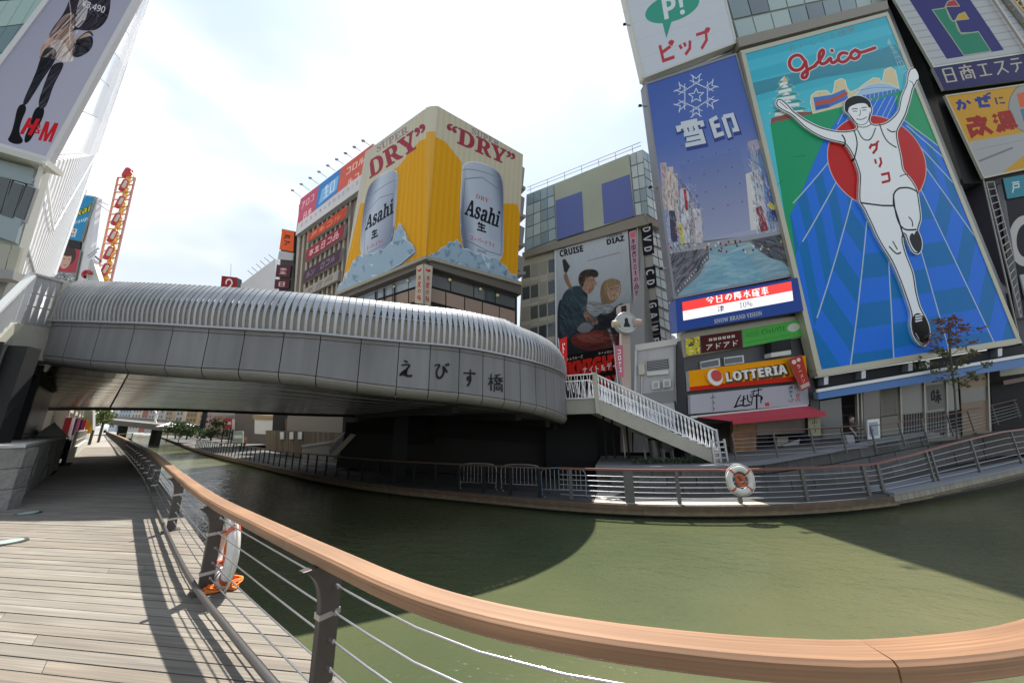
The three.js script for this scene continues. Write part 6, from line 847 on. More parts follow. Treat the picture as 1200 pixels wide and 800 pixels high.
board('vertical_sign', 'tall narrow pink vertical sign beside the film poster', wFilm, [[736.7, 263.6], [744.5, 261], [756, 407.5], [747, 410]], { out: 0.35, t: 0.3, size: [96, 1536] }, (g, m, W, H) => { g.fillStyle = '#b79aa8'; g.fillRect(0, 0, W, H); g.fillStyle = '#2a2a2c'; g.fillRect(0, 0, W, 90); text(g, '本関西NO1の品揃えCDレンタル', [16, 190], [80, 190], [16, 1490], '#43343e', { vertical: true, lw: 0.12 }); g.fillStyle = '#d66a7a'; g.fillRect(14, 110, 68, 70); });
// clock pillar, flags and banner behind the stairs
{
  const w = new Wall(U(700, 440, 19), U(760, 440, 19)), th = thing('clock_pillar', 'pale pillar with a round clock drum in front of the film poster', 'street clock', w.p(733, 520)), n = w.n, c = w.p(733, 379, 0.2);
  part(th, 'pillar', slab(w.q([[728, 360], [738, 358], [741, 530], [730, 530]]), n, 0.4), std(0.4, 0.33, 0.28, 0.5)); part(th, 'sign_box', slab(w.q([[725, 358], [738, 355], [739, 367], [726, 368]], 0.08), n, 0.5), std(0.42, 0.34, 0.3, 0.5)); part(th, 'box_screen', slab(w.q([[728, 359], [734, 357.5], [734.5, 365], [728.5, 366]], 0.1), n, 0.05), M.dark);
  const m = new THREE.Matrix4().makeBasis(w.d, V(0, 1, 0), n).setPosition(c); const disc = (r, z, d, mat, nm) => { const g = new THREE.CylinderGeometry(r, r, d, 32).toNonIndexed(); g.rotateX(Math.PI / 2); g.translate(0, 0, z); g.applyMatrix4(m); part(th, nm, g, mat); };
  disc(0.64, 0, 0.35, std(0.5, 0.5, 0.46, 0.35, 0.3), 'clock_drum'); disc(0.48, 0.19, 0.03, std(0.42, 0.44, 0.42, 0.3), 'clock_face'); { const g = new THREE.TorusGeometry(0.6, 0.05, 8, 36).toNonIndexed(); g.translate(0, 0, 0.18); g.applyMatrix4(m); part(th, 'rim', g, M.galv); } { const s = new THREE.Shape(); s.moveTo(-0.2, -0.26); s.lineTo(0.2, -0.26); s.lineTo(0.09, 0.05); s.lineTo(0.1, 0.2); s.lineTo(0, 0.3); s.lineTo(-0.1, 0.2); s.lineTo(-0.09, 0.05); const g = new THREE.ExtrudeGeometry(s, { depth: 0.03, bevelEnabled: false }); g.translate(0, 0, 0.2); g.applyMatrix4(m); part(th, 'emblem', g, M.dark); }
  { const g = cyl(0.3, 0.22, 0.5); g.rotateZ(Math.PI / 2); g.translate(0.62, -0.02, 0.1); g.applyMatrix4(m); part(th, 'side_lamp', g, std(0.45, 0.32, 0.28, 0.5)); } { const g = cyl(0.26, 0.2, 0.4); g.rotateZ(-Math.PI / 2); g.translate(-0.6, -0.05, 0.1); g.applyMatrix4(m); part(th, 'side_lamp', g, std(0.45, 0.38, 0.28, 0.5)); }
  const flag = (label, quad, col, out, txt, name = 'flag') => { const pr = printed(w, quad, out, [128, 384], (g, mm, W, H) => { g.fillStyle = col; g.fillRect(0, 0, W, H); text(g, txt, [30, 40], [98, 40], [30, 330], '#e8dcd8', { vertical: true, lw: 0.16 }); }); const t = thing(name, label, name, pr.c[3].clone()); part(t, 'cloth', slab(pr.c, n, 0.03, 6), [paint(pr.tex, 0.8), M.red]); part(t, 'pole', bar(pr.c[0].clone().addScaledVector(w.d, -0.03).setY(pr.c[0].y + 0.1), pr.c[3].clone().addScaledVector(w.d, -0.03).setY(name === 'flag' ? 2.75 : -0.2), 0.04), M.galv); };
  flag('red flag on a pole at the rounded end of the bridge', [[655, 398], [664.5, 394], [665, 440], [659, 433]], '#c23030', 0.9, 'ドト'); flag('pink patterned banner on a pole at the foot of the film poster', [[720, 405], [730, 404], [731, 442], [725, 442]], '#b06a78', 0.7, 'コロナス', 'banner');
}
// ------------------------------------------------------------------ corner building wrapped in the beer billboard
const wBL = new Wall(U(398, 342, 27.5), U(499, 300, 22)), wBR = new Wall(U(499, 300, 22), U(607, 331, 26));
const beer = (side) => (g, m, W, H) => {
  g.fillStyle = '#c4bca6'; g.fillRect(0, 0, W, H);
  const top = side ? [[499, 159], [510, 160], [522, 166], [541, 190], [541, 235], [588, 238], [606, 239], [640, 360], [480, 360]] : [[380, 360], [413, 240], [429, 237], [430, 232], [450, 205], [467, 195], [480, 178], [492, 165], [502, 161], [520, 160], [520, 340]];
  poly(g, m, top, '#d89a1c'); 
  for (let k = 0; k < 34; k++) { g.fillStyle = k % 2 ? 'rgba(255,230,180,.06)' : 'rgba(90,50,0,.05)'; g.fillRect(k * W / 34, 0, W / 34 * 0.6, H); }
  const ice = side ? [[499, 303], [505, 298], [512, 297], [516, 291], [522, 289], [526, 284], [531, 285], [534, 281], [539, 287], [541, 292], [548, 293], [556, 299], [563, 297], [572, 304], [580, 302], [586, 309], [592, 313], [597, 322], [603, 322], [608, 333], [560, 321]] : [[396, 344], [399, 334], [404, 331], [406, 322], [412, 316], [415, 307], [419, 305], [422, 299], [427, 302], [432, 298], [440, 298], [447, 293], [452, 294], [457, 288], [462, 283], [464, 274], [467, 269], [470, 262], [473, 270], [476, 273], [479, 283], [484, 287], [488, 296], [470, 311], [440, 327]];
  const can = side ? [[541, 198], [545, 191], [558, 190], [575, 196], [586, 205], [589, 220], [589, 260], [590, 310], [560, 306], [538, 292]] : [[431, 225], [438, 213], [452, 203], [464, 199], [467, 206], [464, 240], [461, 290], [440, 306], [423, 306], [425, 262]];
  return { ice, can };
};
const beerDraw = (side) => (g, m, W, H) => {
  const { ice, can } = beer(side)(g, m, W, H);
  poly(g, m, can, '#9ba5b6', '#dfe4ea', 10, true, true); const P = side ? (x, y) => m(x, y) : (x, y) => m(x, y);
  if (side) { let gr = g.createLinearGradient(...m(540, 250), ...m(590, 250)); gr.addColorStop(0, 'rgba(70,80,105,.65)'); gr.addColorStop(0.25, 'rgba(240,244,250,.35)'); gr.addColorStop(0.7, 'rgba(230,235,245,.2)'); gr.addColorStop(1, 'rgba(70,80,105,.65)'); poly(g, m, can, gr, null, 0, true, true);
    poly(g, m, [[542, 200], [560, 198], [588, 212]], null, '#7d88a0', 7, false, true); poly(g, m, [[544, 211], [564, 209], [585, 224], [587, 262], [586, 300], [570, 295], [543, 281], [542, 250]], null, '#6a7590', 6, true, false);
    text(g, 'Asahi', m(545, 233), m(584, 249), m(543.5, 252), '#20242c', { outline: '#20242c', ow: 4, font: 'italic bold', family: 'serif' }); text(g, '生', m(557, 259), m(570, 263), m(557, 271), '#20242c', { lw: 0.17 }); text(g, 'DRY', m(557, 228), m(572, 234), m(556.5, 233), '#b4505c', { family: 'serif' }); text(g, 'スーパードライ', m(550, 276), m(579, 286), m(550, 282), '#b4404c', { lw: 0.14 }); text(g, '350ml', m(558, 292), m(569, 295), m(558, 296), '#565e70');
    for (let k = 0; k < 9; k++) { poly(g, m, [[544 + k * 0.1, 255 + k * 2], [555, 257.5 + k * 2.1]], null, 'rgba(90,98,120,.6)', 2, false); poly(g, m, [[572, 262 + k * 2.2], [586, 266 + k * 2.2]], null, 'rgba(90,98,120,.6)', 2, false); }
    text(g, '“DRY”', m(523, 142), m(605, 181), m(521, 161), '#a03848', { family: 'serif', outline: '#7a5560', ow: 4 }); text(g, 'SUPER', m(553, 149), m(585, 165), m(552.5, 156), '#9a8590', { family: 'serif', outline: '#6a5a64', ow: 2 });
  } else { let gr = g.createLinearGradient(...m(425, 260), ...m(466, 250)); gr.addColorStop(0, 'rgba(70,80,105,.6)'); gr.addColorStop(0.3, 'rgba(240,244,250,.35)'); gr.addColorStop(1, 'rgba(90,100,125,.6)'); poly(g, m, can, gr, null, 0, true, true);
    poly(g, m, [[432, 234], [448, 219], [465, 212]], null, '#7d88a0', 7, false, true); poly(g, m, [[430, 250], [446, 233], [462, 228], [461, 270], [458, 284], [428, 300]], null, '#6a7590', 5, true);
    text(g, 'Asahi', m(429, 256), m(461, 235), m(429, 271), '#20242c', { outline: '#20242c', ow: 4, font: 'italic bold', family: 'serif' }); text(g, '生', m(436, 271), m(446, 266), m(436, 282), '#20242c', { lw: 0.17 }); text(g, 'スーパードライ', m(431, 290), m(451, 280), m(431, 295), '#b4404c', { lw: 0.14 });
    text(g, '“DRY”', m(420, 197), m(497, 143), m(421, 217), '#a03848', { family: 'serif', outline: '#7a5560', ow: 4 }); text(g, 'SUPER', m(441, 171), m(477, 147), m(441, 179), '#9a8590', { family: 'serif', outline: '#6a5a64', ow: 2 }); }
  poly(g, m, ice, '#93a9ba', '#c6d4de', 6); g.save(); g.beginPath(); ice.forEach((p, i) => { const q = m(...p); i ? g.lineTo(...q) : g.moveTo(...q); }); g.closePath(); g.clip(); for (let k = 0; k < 120; k++) { const x = side ? rr(500, 608) : rr(396, 488), y = side ? rr(283, 333) : rr(266, 344); g.fillStyle = pick(['rgba(220,232,240,.5)', 'rgba(90,120,145,.45)', 'rgba(150,175,195,.6)', 'rgba(50,70,90,.3)']); poly(g, m, [[x, y], [x + rr(2, 8), y + rr(-4, 4)], [x + rr(0, 6), y + rr(2, 8)]], g.fillStyle); } g.restore();
};
{
  const th = thing('corner_building', 'corner building with glass restaurant floors beneath the beer billboard', 'building', wBL.p(499, 500));
  part(th, 'billboard_wall', slab(wBL.q([[428, 178], [497, 128], [499, 312], [398, 350]], -0.05), wBL.n, 6), M.beige); part(th, 'billboard_wall', slab(wBR.q([[513, 125], [611, 182], [604, 334], [499, 312]], -0.05), wBR.n, 6), M.beige);
  const br = std(0.1, 0.085, 0.07, 0.5); part(th, 'cornice', slab(wBL.q([[394, 345], [499, 301], [499, 311], [396, 352]], 0.35), wBL.n, 1), br); part(th, 'cornice', slab(wBR.q([[499, 301], [611, 332], [611, 345], [499, 311]], 0.35), wBR.n, 1), br);
  part(th, 'cornice_lip', slab(wBL.q([[393, 342.5], [499, 299], [499, 302.5], [393, 346]], 0.55), wBL.n, 0.5), std(0.3, 0.28, 0.23, 0.6)); part(th, 'cornice_lip', slab(wBR.q([[499, 299], [612, 330], [612, 334], [499, 302.5]], 0.55), wBR.n, 0.5), std(0.3, 0.28, 0.23, 0.6));
  part(th, 'wall', slab(wBL.q([[410, 345], [499, 308], [499, 520], [400, 520]], -0.3), wBL.n, 6), M.dark); part(th, 'wall', slab(wBR.q([[499, 308], [606, 340], [606, 520], [499, 520]], -0.3), wBR.n, 6), M.dark);
  const sky = [std(0.2, 0.25, 0.3, 0.05), std(0.26, 0.31, 0.36, 0.05)], warm = [M.glass, std(0.07, 0.07, 0.065, 0.06), std(0.06, 0.075, 0.08, 0.05)];
  panes(th, 'window_pane', wBL.q([[410, 346], [499, 311], [499, 332], [410, 361]], -0.2), wBL.n, 5, 1, 0.02, 0.03, sky, 0.05); panes(th, 'window_pane', wBR.q([[499, 311], [604, 344], [604, 362], [499, 334]], -0.2), wBR.n, 4, 1, 0.02, 0.03, warm, 0.05);
  panes(th, 'wall_panel', wBL.q([[410, 362], [499, 334], [499, 350], [410, 374]], -0.2), wBL.n, 5, 1, 0.03, 0.03, [M.brownPanel], 0.05); panes(th, 'wall_panel', wBR.q([[499, 335], [604, 364], [604, 380], [499, 352]], -0.2), wBR.n, 5, 1, 0.03, 0.04, [M.brownPanel, std(0.31, 0.22, 0.17, 0.6)], 0.05);
  for (const [x, y] of [[527, 328], [563, 339], [583, 346]]) { const p = wBR.p(x, y, -0.12), g = new THREE.SphereGeometry(0.14, 12, 8).toNonIndexed(); g.translate(p.x, p.y, p.z); part(th, 'lamp_globe', g, std(0.7, 0.6, 0.4, 0.4)); } for (const [x, y] of [[462, 336], [478, 329]]) { const p = wBL.p(x, y, -0.12), g = new THREE.SphereGeometry(0.12, 12, 8).toNonIndexed(); g.translate(p.x, p.y, p.z); part(th, 'lamp_globe', g, std(0.7, 0.6, 0.4, 0.4)); }
  for (const x of [450, 440, 462]) { const a = wBL.p(x, 330 + (470 - x) * 0.4, -0.1), b = wBL.p(x, 356 + (470 - x) * 0.33, -0.1); part(th, 'mullion', bar(a, b, 0.1), M.dark); }
  // balconies on the side street
  for (let k = 0; k < 4; k++) { const q = wBR.q([[606, 190 + k * 36], [615, 197 + k * 35], [613, 218 + k * 33], [606, 212 + k * 35]], -1.5); part(th, 'balcony', slab(q, wBR.n, 3), std(0.3, 0.29, 0.28, 0.7)); part(th, 'balcony_floor', slab(wBR.q([[606, 213 + k * 35], [616, 219 + k * 33], [616, 222 + k * 33], [606, 217 + k * 35]], -1.3), wBR.n, 3.2), M.sideGrey); }
  const bb = (label, w, quad, side) => { const t = board('billboard', label, w, quad, { out: 0.15, t: 0.2, size: [896, 1024], extra: (tx) => ({ bumpMap: rib, bumpScale: 0.02 }) }, beerDraw(side)); const o = beer(side)({ fillRect() {}, set fillStyle(v) {}, beginPath() {}, moveTo() {}, lineTo() {}, closePath() {}, fill() {} }, (x, y) => [x, y], 10, 10); part(t, 'raised_can', raised(t.pr, o.can, 0.3, 0.13, true), paint(t.pr.tex, 0.4)); part(t, 'raised_ice', raised(t.pr, o.ice, 0.33, 0.08), paint(t.pr.tex, 0.5)); return t; };
  const rib = canvasTex(256, 8, (g) => { for (let i = 0; i < 256; i++) { const v = Math.round(127 + 120 * Math.sin(i / 256 * Math.PI * 2 * 17)); g.fillStyle = `rgb(${v},${v},${v})`; g.fillRect(i, 0, 1, 8); } }, false);
  bb('left face of the beer billboard, receding along the side street', wBL, [[437, 175], [499, 127], [499, 300], [398, 343]], 0); bb('right face of the beer billboard, towards the canal', wBR, [[513, 124], [613, 181], [606, 331], [499, 300]], 1);
  // rounded corner strip joining the two faces
  { const a = wBL.q([[499, 126], [499, 300]], 0.15), b = wBR.q([[513, 124], [500, 300]], 0.15), pos = [], idx = [], N = 6; for (let i = 0; i <= N; i++) { const f = i / N, bl = Math.sin(f * Math.PI) * 0.06; for (let j = 0; j < 2; j++) { const p = a[j].clone().lerp(b[j], f).add(V(0, 0, bl)); pos.push(p.x, p.y, p.z); } } for (let i = 0; i < N; i++) { const k = i * 2; idx.push(k, k + 1, k + 2, k + 2, k + 1, k + 3); } const mk = (f0, f1) => { const ps = []; for (let i = 0; i <= N; i++) { const k = i * 6, A = V(pos[k], pos[k + 1], pos[k + 2]), C = V(pos[k + 3], pos[k + 4], pos[k + 5]); for (const f of [f0, f1]) { const p = A.clone().lerp(C, f); ps.push(p.x, p.y, p.z); } } return geo(ps, null, idx); }; part(th, 'corner_strip', mk(0, 0.19), css('#c4bca6', 0.6)); part(th, 'corner_strip', mk(0.19, 1), css('#d39a22', 0.6)); }
  const vs = (label, w, quad) => board('vertical_sign', label, w, quad, { out: 0.6, t: 0.2, size: [96, 512], group: null }, (g, m, W, H) => { g.fillStyle = '#b5aa98'; g.fillRect(0, 0, W, H); g.fillStyle = '#b3262a'; g.beginPath(); g.arc(W / 2, 60, 30, 0, Math.PI); g.arc(W / 2 - 8, 50, 14, Math.PI, 0, true); g.fill(); text(g, '木屋の味', [22, 130], [76, 130], [22, 480], '#a8322e', { vertical: true, lw: 0.14 }); });
  vs('left one of a pair of narrow cream signs at the corner below the beer billboard', wBL, [[488, 312], [495.5, 309], [495.5, 356], [486, 355]]); vs('right one of a pair of narrow cream signs at the corner below the beer billboard', wBR, [[497, 309], [507, 312], [504.5, 358], [496.5, 357]]);
}
// ------------------------------------------------------------------ shop-sign building left of the beer corner
{
  const w = new Wall(U(345, 275, 38), U(436, 220, 29)), th = thing('sign_building', 'brown ribbed building covered in red shop signs left of the beer billboard', 'building', w.p(380, 510)), n = w.n;
  part(th, 'wall', slab(w.q([[350, 240], [440, 172], [425, 520], [335, 520]], -0.1), n, 8), std(0.22, 0.19, 0.16, 0.7)); for (let k = 0; k < 12; k++) { const x = 350 + k * 5.4; part(th, 'rib', slab(w.q([[x, 272 - (x - 350) * 0.72], [x + 2, 270.5 - (x - 350) * 0.72], [x - 4, 345], [x - 6, 345]], 0.15), n, 0.3), std(0.3, 0.26, 0.21, 0.7)); }
  const rowSign = (label, q, col, tc, s, n2) => board('shop_sign', label, w, q, { out: 0.45, t: 0.3, size: [512, 96] }, (g, m, W, H) => { g.fillStyle = col; g.fillRect(0, 0, W, H); text(g, s, [40, 18], [W - 60, 18], [40, 78], tc, { lw: 0.14 }); });
  board('billboard', 'rooftop billboard in red and pale blue panels with lamps above', w, [[352, 233], [437, 168], [428, 217], [346, 276]], { out: 0.6, t: 0.5, size: [1024, 512] }, (g, m, W, H) => {
    g.fillStyle = '#b9556c'; g.fillRect(0, 0, W, H); poly(g, m, [[373.5, 217], [400, 194], [395, 225], [369, 247]], '#3f7fc0'); poly(g, m, [[400, 194], [437, 168], [430, 200], [395, 225]], '#cd6152'); poly(g, m, [[349, 262], [430, 199], [428, 217], [346, 276]], '#c6c4c6');
    text(g, 'アロコ', m(353, 237), m(369, 224), m(352, 247), '#eab9c2', { lw: 0.15 }); text(g, '日本', m(355, 250), m(366, 241), m(354, 259), '#eab9c2', { lw: 0.15 }); poly(g, m, [[377, 222], [397, 205], [394, 222], [373, 240]], 'rgba(170,215,240,.6)'); text(g, '生ロ', m(380, 217), m(394, 206), m(378, 235), '#cfe2f2', { lw: 0.16 }); text(g, 'コロル', m(405, 197), m(428, 180), m(404, 207), '#efc8bc', { lw: 0.15 }); text(g, 'ルコ', m(407, 210), m(422, 199), m(406, 219), '#efc8bc', { lw: 0.15 });
    for (let k = 0; k < 14; k++) text(g, pick(['日', '本', '生', '円', 'ル', 'ン']), m(352 + k * 5.4, 262 - k * 4.1), m(355.5 + k * 5.4, 259.3 - k * 4.1), m(351.6 + k * 5.4, 267 - k * 4.1), '#8a7c84', { lw: 0.12 });
  });
  rowSign('narrow orange-red shop sign, top of the four stacked signs', [[361, 275], [407, 240], [405, 254], [360, 284]], '#b8452c', '#d88a6a', '戸本コル'); rowSign('maroon shop sign, second of the four stacked signs', [[359, 293], [404, 262], [402, 277], [357, 307]], '#8a2c3a', '#d8b0b4', '本生日コ品'); rowSign('purple shop sign, third of the four stacked signs', [[356, 318], [400, 290], [397, 305], [354, 332]], '#4a3444', '#8a7c90', 'ルン ロコル'); rowSign('pale shop sign, lowest of the four stacked signs', [[358, 338], [397, 316], [395, 328], [352, 350]], '#9a948e', '#6a645e', '本日円');
  const lamps = thing('roof_lamps', 'row of spotlights on thin arms above the red rooftop billboard', 'lamps', w.p(390, 210, 0.6)); for (let k = 0; k < 9; k++) { const f = k / 8, x = 353 + 80 * f, y = 231 - 61 * f, a = w.p(x, y, 0.3), e = U(x - 10.5 + 3 * f, y - 8 + 3 * f, -a.z - 0.6); part(lamps, 'arm', bar(a, e, 0.05), M.galv); const g = rbox(0.35, 0.16, 0.25, 0.05, e.x, e.y, e.z); part(lamps, 'lamp_head', g, M.sideGrey); }
}
{ // narrow sign tower and roofs to its left
  const w = new Wall(U(326, 300, 40), U(346, 290, 38)), th = thing('sign_tower', 'narrow grey sign tower with an orange top panel', 'sign', w.p(333, 500)), n = w.n; part(th, 'tower', slab(w.q([[330, 268], [345, 271], [341, 520], [318, 520]], -0.05), n, 2), M.dark);
  const P = (q, col, s, c2) => { const pr = printed(w, q, 0.1, [128, 192], (g, m, W, H) => { g.fillStyle = col; g.fillRect(0, 0, W, H); text(g, s, [24, 40], [104, 40], [24, 150], c2, { lw: 0.16, vertical: true }); }); part(th, 'sign_panel', slab(pr.c, n, 0.15, 3), [paint(pr.tex), M.dark]); }; P([[330.5, 268.5], [344.5, 271.5], [343.5, 295], [327, 292]], '#c8501e', '戸ア', '#2c1a14'); P([[324, 310], [341, 311], [339, 325], [322.5, 324]], '#4a2028', '本生', '#b89a9e'); P([[322, 327], [339, 328], [338, 338], [321, 338]], '#4a1c26', '日', '#b89a9e'); part(th, 'grey_panel', slab(w.q([[327, 293.5], [343.5, 296.5], [342.5, 305], [325, 303.5]], 0.08), n, 0.15), M.sideGrey);
  const w2 = new Wall(U(275, 320, 60), U(330, 310, 50)), t2 = thing('white_roof_building', 'pale building with sloping roofline behind the parapet', 'building', w2.p(305, 500)); part(t2, 'wall', slab(w2.q([[282, 333], [322, 303], [326, 420], [275, 420]]), w2.n, 8), std(0.5, 0.5, 0.53, 0.7)); part(t2, 'lower_wall', slab(w2.q([[275, 420], [326, 420], [326, 520], [275, 520]]), w2.n, 8), std(0.16, 0.13, 0.11, 0.8)); for (let k = 0; k < 6; k++) { const p = w2.p(296 + k * 5, 322 - k * 3.7, 0), e = p.clone().add(V(-1.1, 0.9, 0)); part(t2, 'roof_spike', bar(p, e, 0.08), M.dark); }
  const w3 = new Wall(U(255, 330, 60), U(280, 330, 60)); board('shop_sign', 'small dark red sign with pale bird mark above the parapet', w3, [[259.5, 323], [277.5, 325], [277, 345], [257.5, 345]], { out: 0.2, t: 1.2, size: [128, 128], side: M.dark }, (g, m, W, H) => { g.fillStyle = '#8a2c34'; g.fillRect(0, 0, W, H); g.strokeStyle = '#d8cccc'; g.lineWidth = 12; g.beginPath(); g.arc(64, 44, 24, 2.6, 6.6); g.lineTo(56, 90); g.stroke(); }); const ps = w3.p(268, 344), t4 = thing('sign_mast', 'steel mast carrying the small dark red sign', 'mast', ps.clone()); part(t4, 'mast', bar(ps.clone().setY(0), ps, 0.5), M.dark); part(t4, 'base_plate', box(1.2, 0.1, 1.2, ps.x, 0.05, ps.z), M.dark); part(t4, 'antenna', bar(w3.p(270, 325), w3.p(270.5, 309), 0.06), M.galv);
}
// ------------------------------------------------------------------ left: glass and fin building with the fashion poster
const C1 = V(-16.2, 0, -9.6), C2 = V(-31, 0, -20), wG = new Wall(C1, C2), wH = new Wall(C1, V(-21, 0, -7.9));
{
  const th = thing('department_store', 'tall white store with vertical fins and a mirrored glass flank', 'building', V(-19, 0, -12)), n = wG.n, gm = std(0.3, 0.33, 0.34, 0.5);
  const mirror = [new THREE.MeshStandardMaterial({ color: lin(0.72, 0.74, 0.77), roughness: 0.08, metalness: 0.85 }), new THREE.MeshStandardMaterial({ color: lin(0.85, 0.85, 0.86), roughness: 0.15, metalness: 0.7 }), new THREE.MeshStandardMaterial({ color: lin(0.62, 0.66, 0.7), roughness: 0.06, metalness: 0.85 })];
  const lo = wG.q([[50, 190], [112, 181], [63, 324], [12, 320]]), up = wG.q([[168, -25], [184, -25], [112, 181], [50, 190]]);
  part(th, 'wall', slab(lo, n, 8).translate(-n.x * 0.4, 0, -n.z * 0.4), std(0.62, 0.66, 0.66, 0.4)); part(th, 'wall', slab(up, n, 8).translate(-n.x * 0.4, 0, -n.z * 0.4), std(0.6, 0.6, 0.6, 0.4));
  part(th, 'base_wall', slab([wG.p(12, 318), wG.p(64, 322), wG.p(64, 322).setY(0), wG.p(12, 318).setY(0)], n, 8).translate(-n.x * 0.5, 0, -n.z * 0.5), std(0.3, 0.3, 0.3, 0.6));
  panes(th, 'glass_panel', off(up, n, -0.32), n, 1, 7, 0, 0.01, mirror, 0.05); panes(th, 'glass_panel', off(sub(lo, 0.45, 1, 0, 1), n, -0.32), n, 1, 3, 0, 0.01, [std(0.55, 0.64, 0.62, 0.25, 0.3)], 0.05);
  const fin = std(0.74, 0.74, 0.76, 0.4); for (let k = 0; k <= 26; k++) { const f = k / 26, f0 = Math.max(0, f - 0.006), q = sub(lo, f0, Math.min(1, f0 + 0.014), 0, 1); part(th, 'fin', slab(off(q, n, 0.05), n, 0.4), fin); }
  for (let k = 0; k <= 9; k++) { const f = 0.62 + k * 0.042, q = sub(up, f, f + 0.016, 0, 1); part(th, 'fin', slab(off(q, n, 0.05), n, 0.4), fin); }
  const crease = [wG.p(51, 190, 0.15), wG.p(62, 270, 0.15)]; part(th, 'crease_trim', bar(crease[0], crease[1], 0.08), fin); part(th, 'crease_trim', bar(crease[1], wG.p(113, 180, 0.15), 0.05), fin); part(th, 'crease_trim', bar(wG.p(25, 268, 0.1), wG.p(40, 320, 0.1), 0.08), gm);
  part(th, 'corner_trim', bar(wG.p(50, 190, 0.1), wG.p(168, -25, 0.1), 0.12), fin); part(th, 'corner_trim', bar(wG.p(12, 320, 0.1), wG.p(50, 190, 0.1), 0.1), fin); part(th, 'end_trim', bar(wG.p(113, 180, 0.1), wG.p(184, -25, 0.1), 0.12), fin); part(th, 'end_trim', bar(wG.p(63, 322, 0.1), wG.p(113, 180, 0.1), 0.2), fin);
  const m = wH.n, gl = [std(0.2, 0.26, 0.26, 0.12), std(0.28, 0.34, 0.33, 0.2)];
  part(th, 'front_wall', slab(wH.q([[-140, 140], [52, 186], [13, 320], [-200, 330]], -0.3), m, 0.3), std(0.4, 0.41, 0.39, 0.6)); part(th, 'front_base', slab([wH.p(-200, 330, -0.4), wH.p(13, 318, -0.4), wH.p(13, 318, -0.4).setY(0), wH.p(-200, 330, -0.4).setY(0)], m, 0.3), std(0.3, 0.3, 0.29, 0.6));
  part(th, 'front_wall', slab(wH.q([[-60, -60], [188, -60], [52, 188], [-200, 150]], -0.3), m, 0.3), std(0.36, 0.42, 0.41, 0.5));
  part(th, 'ledge', slab(wH.q([[-60, 154], [55, 187], [53, 193], [-62, 160]], 0.3), m, 0.6), M.offwhite);
  const band = (a, b, mat) => part(th, 'glass_band', slab(wH.q([[-60, a - 26], [40 - (a - 200) * 0.27, a], [40 - (b - 200) * 0.27, b], [-60, b - 26]], -0.1), m, 0.1), mat); band(198, 216, std(0.27, 0.33, 0.35, 0.25)); band(258, 284, std(0.27, 0.33, 0.35, 0.25));
  for (const [x0, y0, x1, y1] of [[-14, 205, 6, 256], [8, 212, 21, 258], [24, 216, 34, 260]]) { const q = wH.q([[x0 + 8, y0], [x1 + 8, y0 + 4], [x1 - 6, y1], [x0 - 8, y1 - 5]], -0.12); const f = part(th, 'window', slab(q, m, 0.1), M.galv); part(f, 'pane', slab(off(sub(q, 0.06, 0.94, 0.03, 0.97), m, 0.03), m, 0.02), std(0.09, 0.1, 0.1, 0.08)); }
  for (const [x0, y0, x1, y1] of [[-10, 284, 12, 318], [14, 287, 24, 318]]) { const q = wH.q([[x0, y0], [x1, y0 + 3], [x1 - 8, y1], [x0 - 8, y1 - 3]], -0.12); part(th, 'window', slab(q, m, 0.1), std(0.36, 0.35, 0.28, 0.4)); }
  part(th, 'sill', slab(wH.q([[-60, 306], [16, 317], [14, 327], [-60, 320]], 0.2), m, 0.4), std(0.3, 0.29, 0.28, 0.6));
  // glazing left of the poster
  const q = wH.q([[-60, -60], [92, -60], [0, 93], [-170, 130]], -0.05); panes(th, 'window_pane', q, m, 9, 5, 0.015, 0.02, (i, j) => j % 2 ? std(0.13, 0.21, 0.22, 0.12) : std(0.34, 0.46, 0.43, 0.25), 0.06);
}
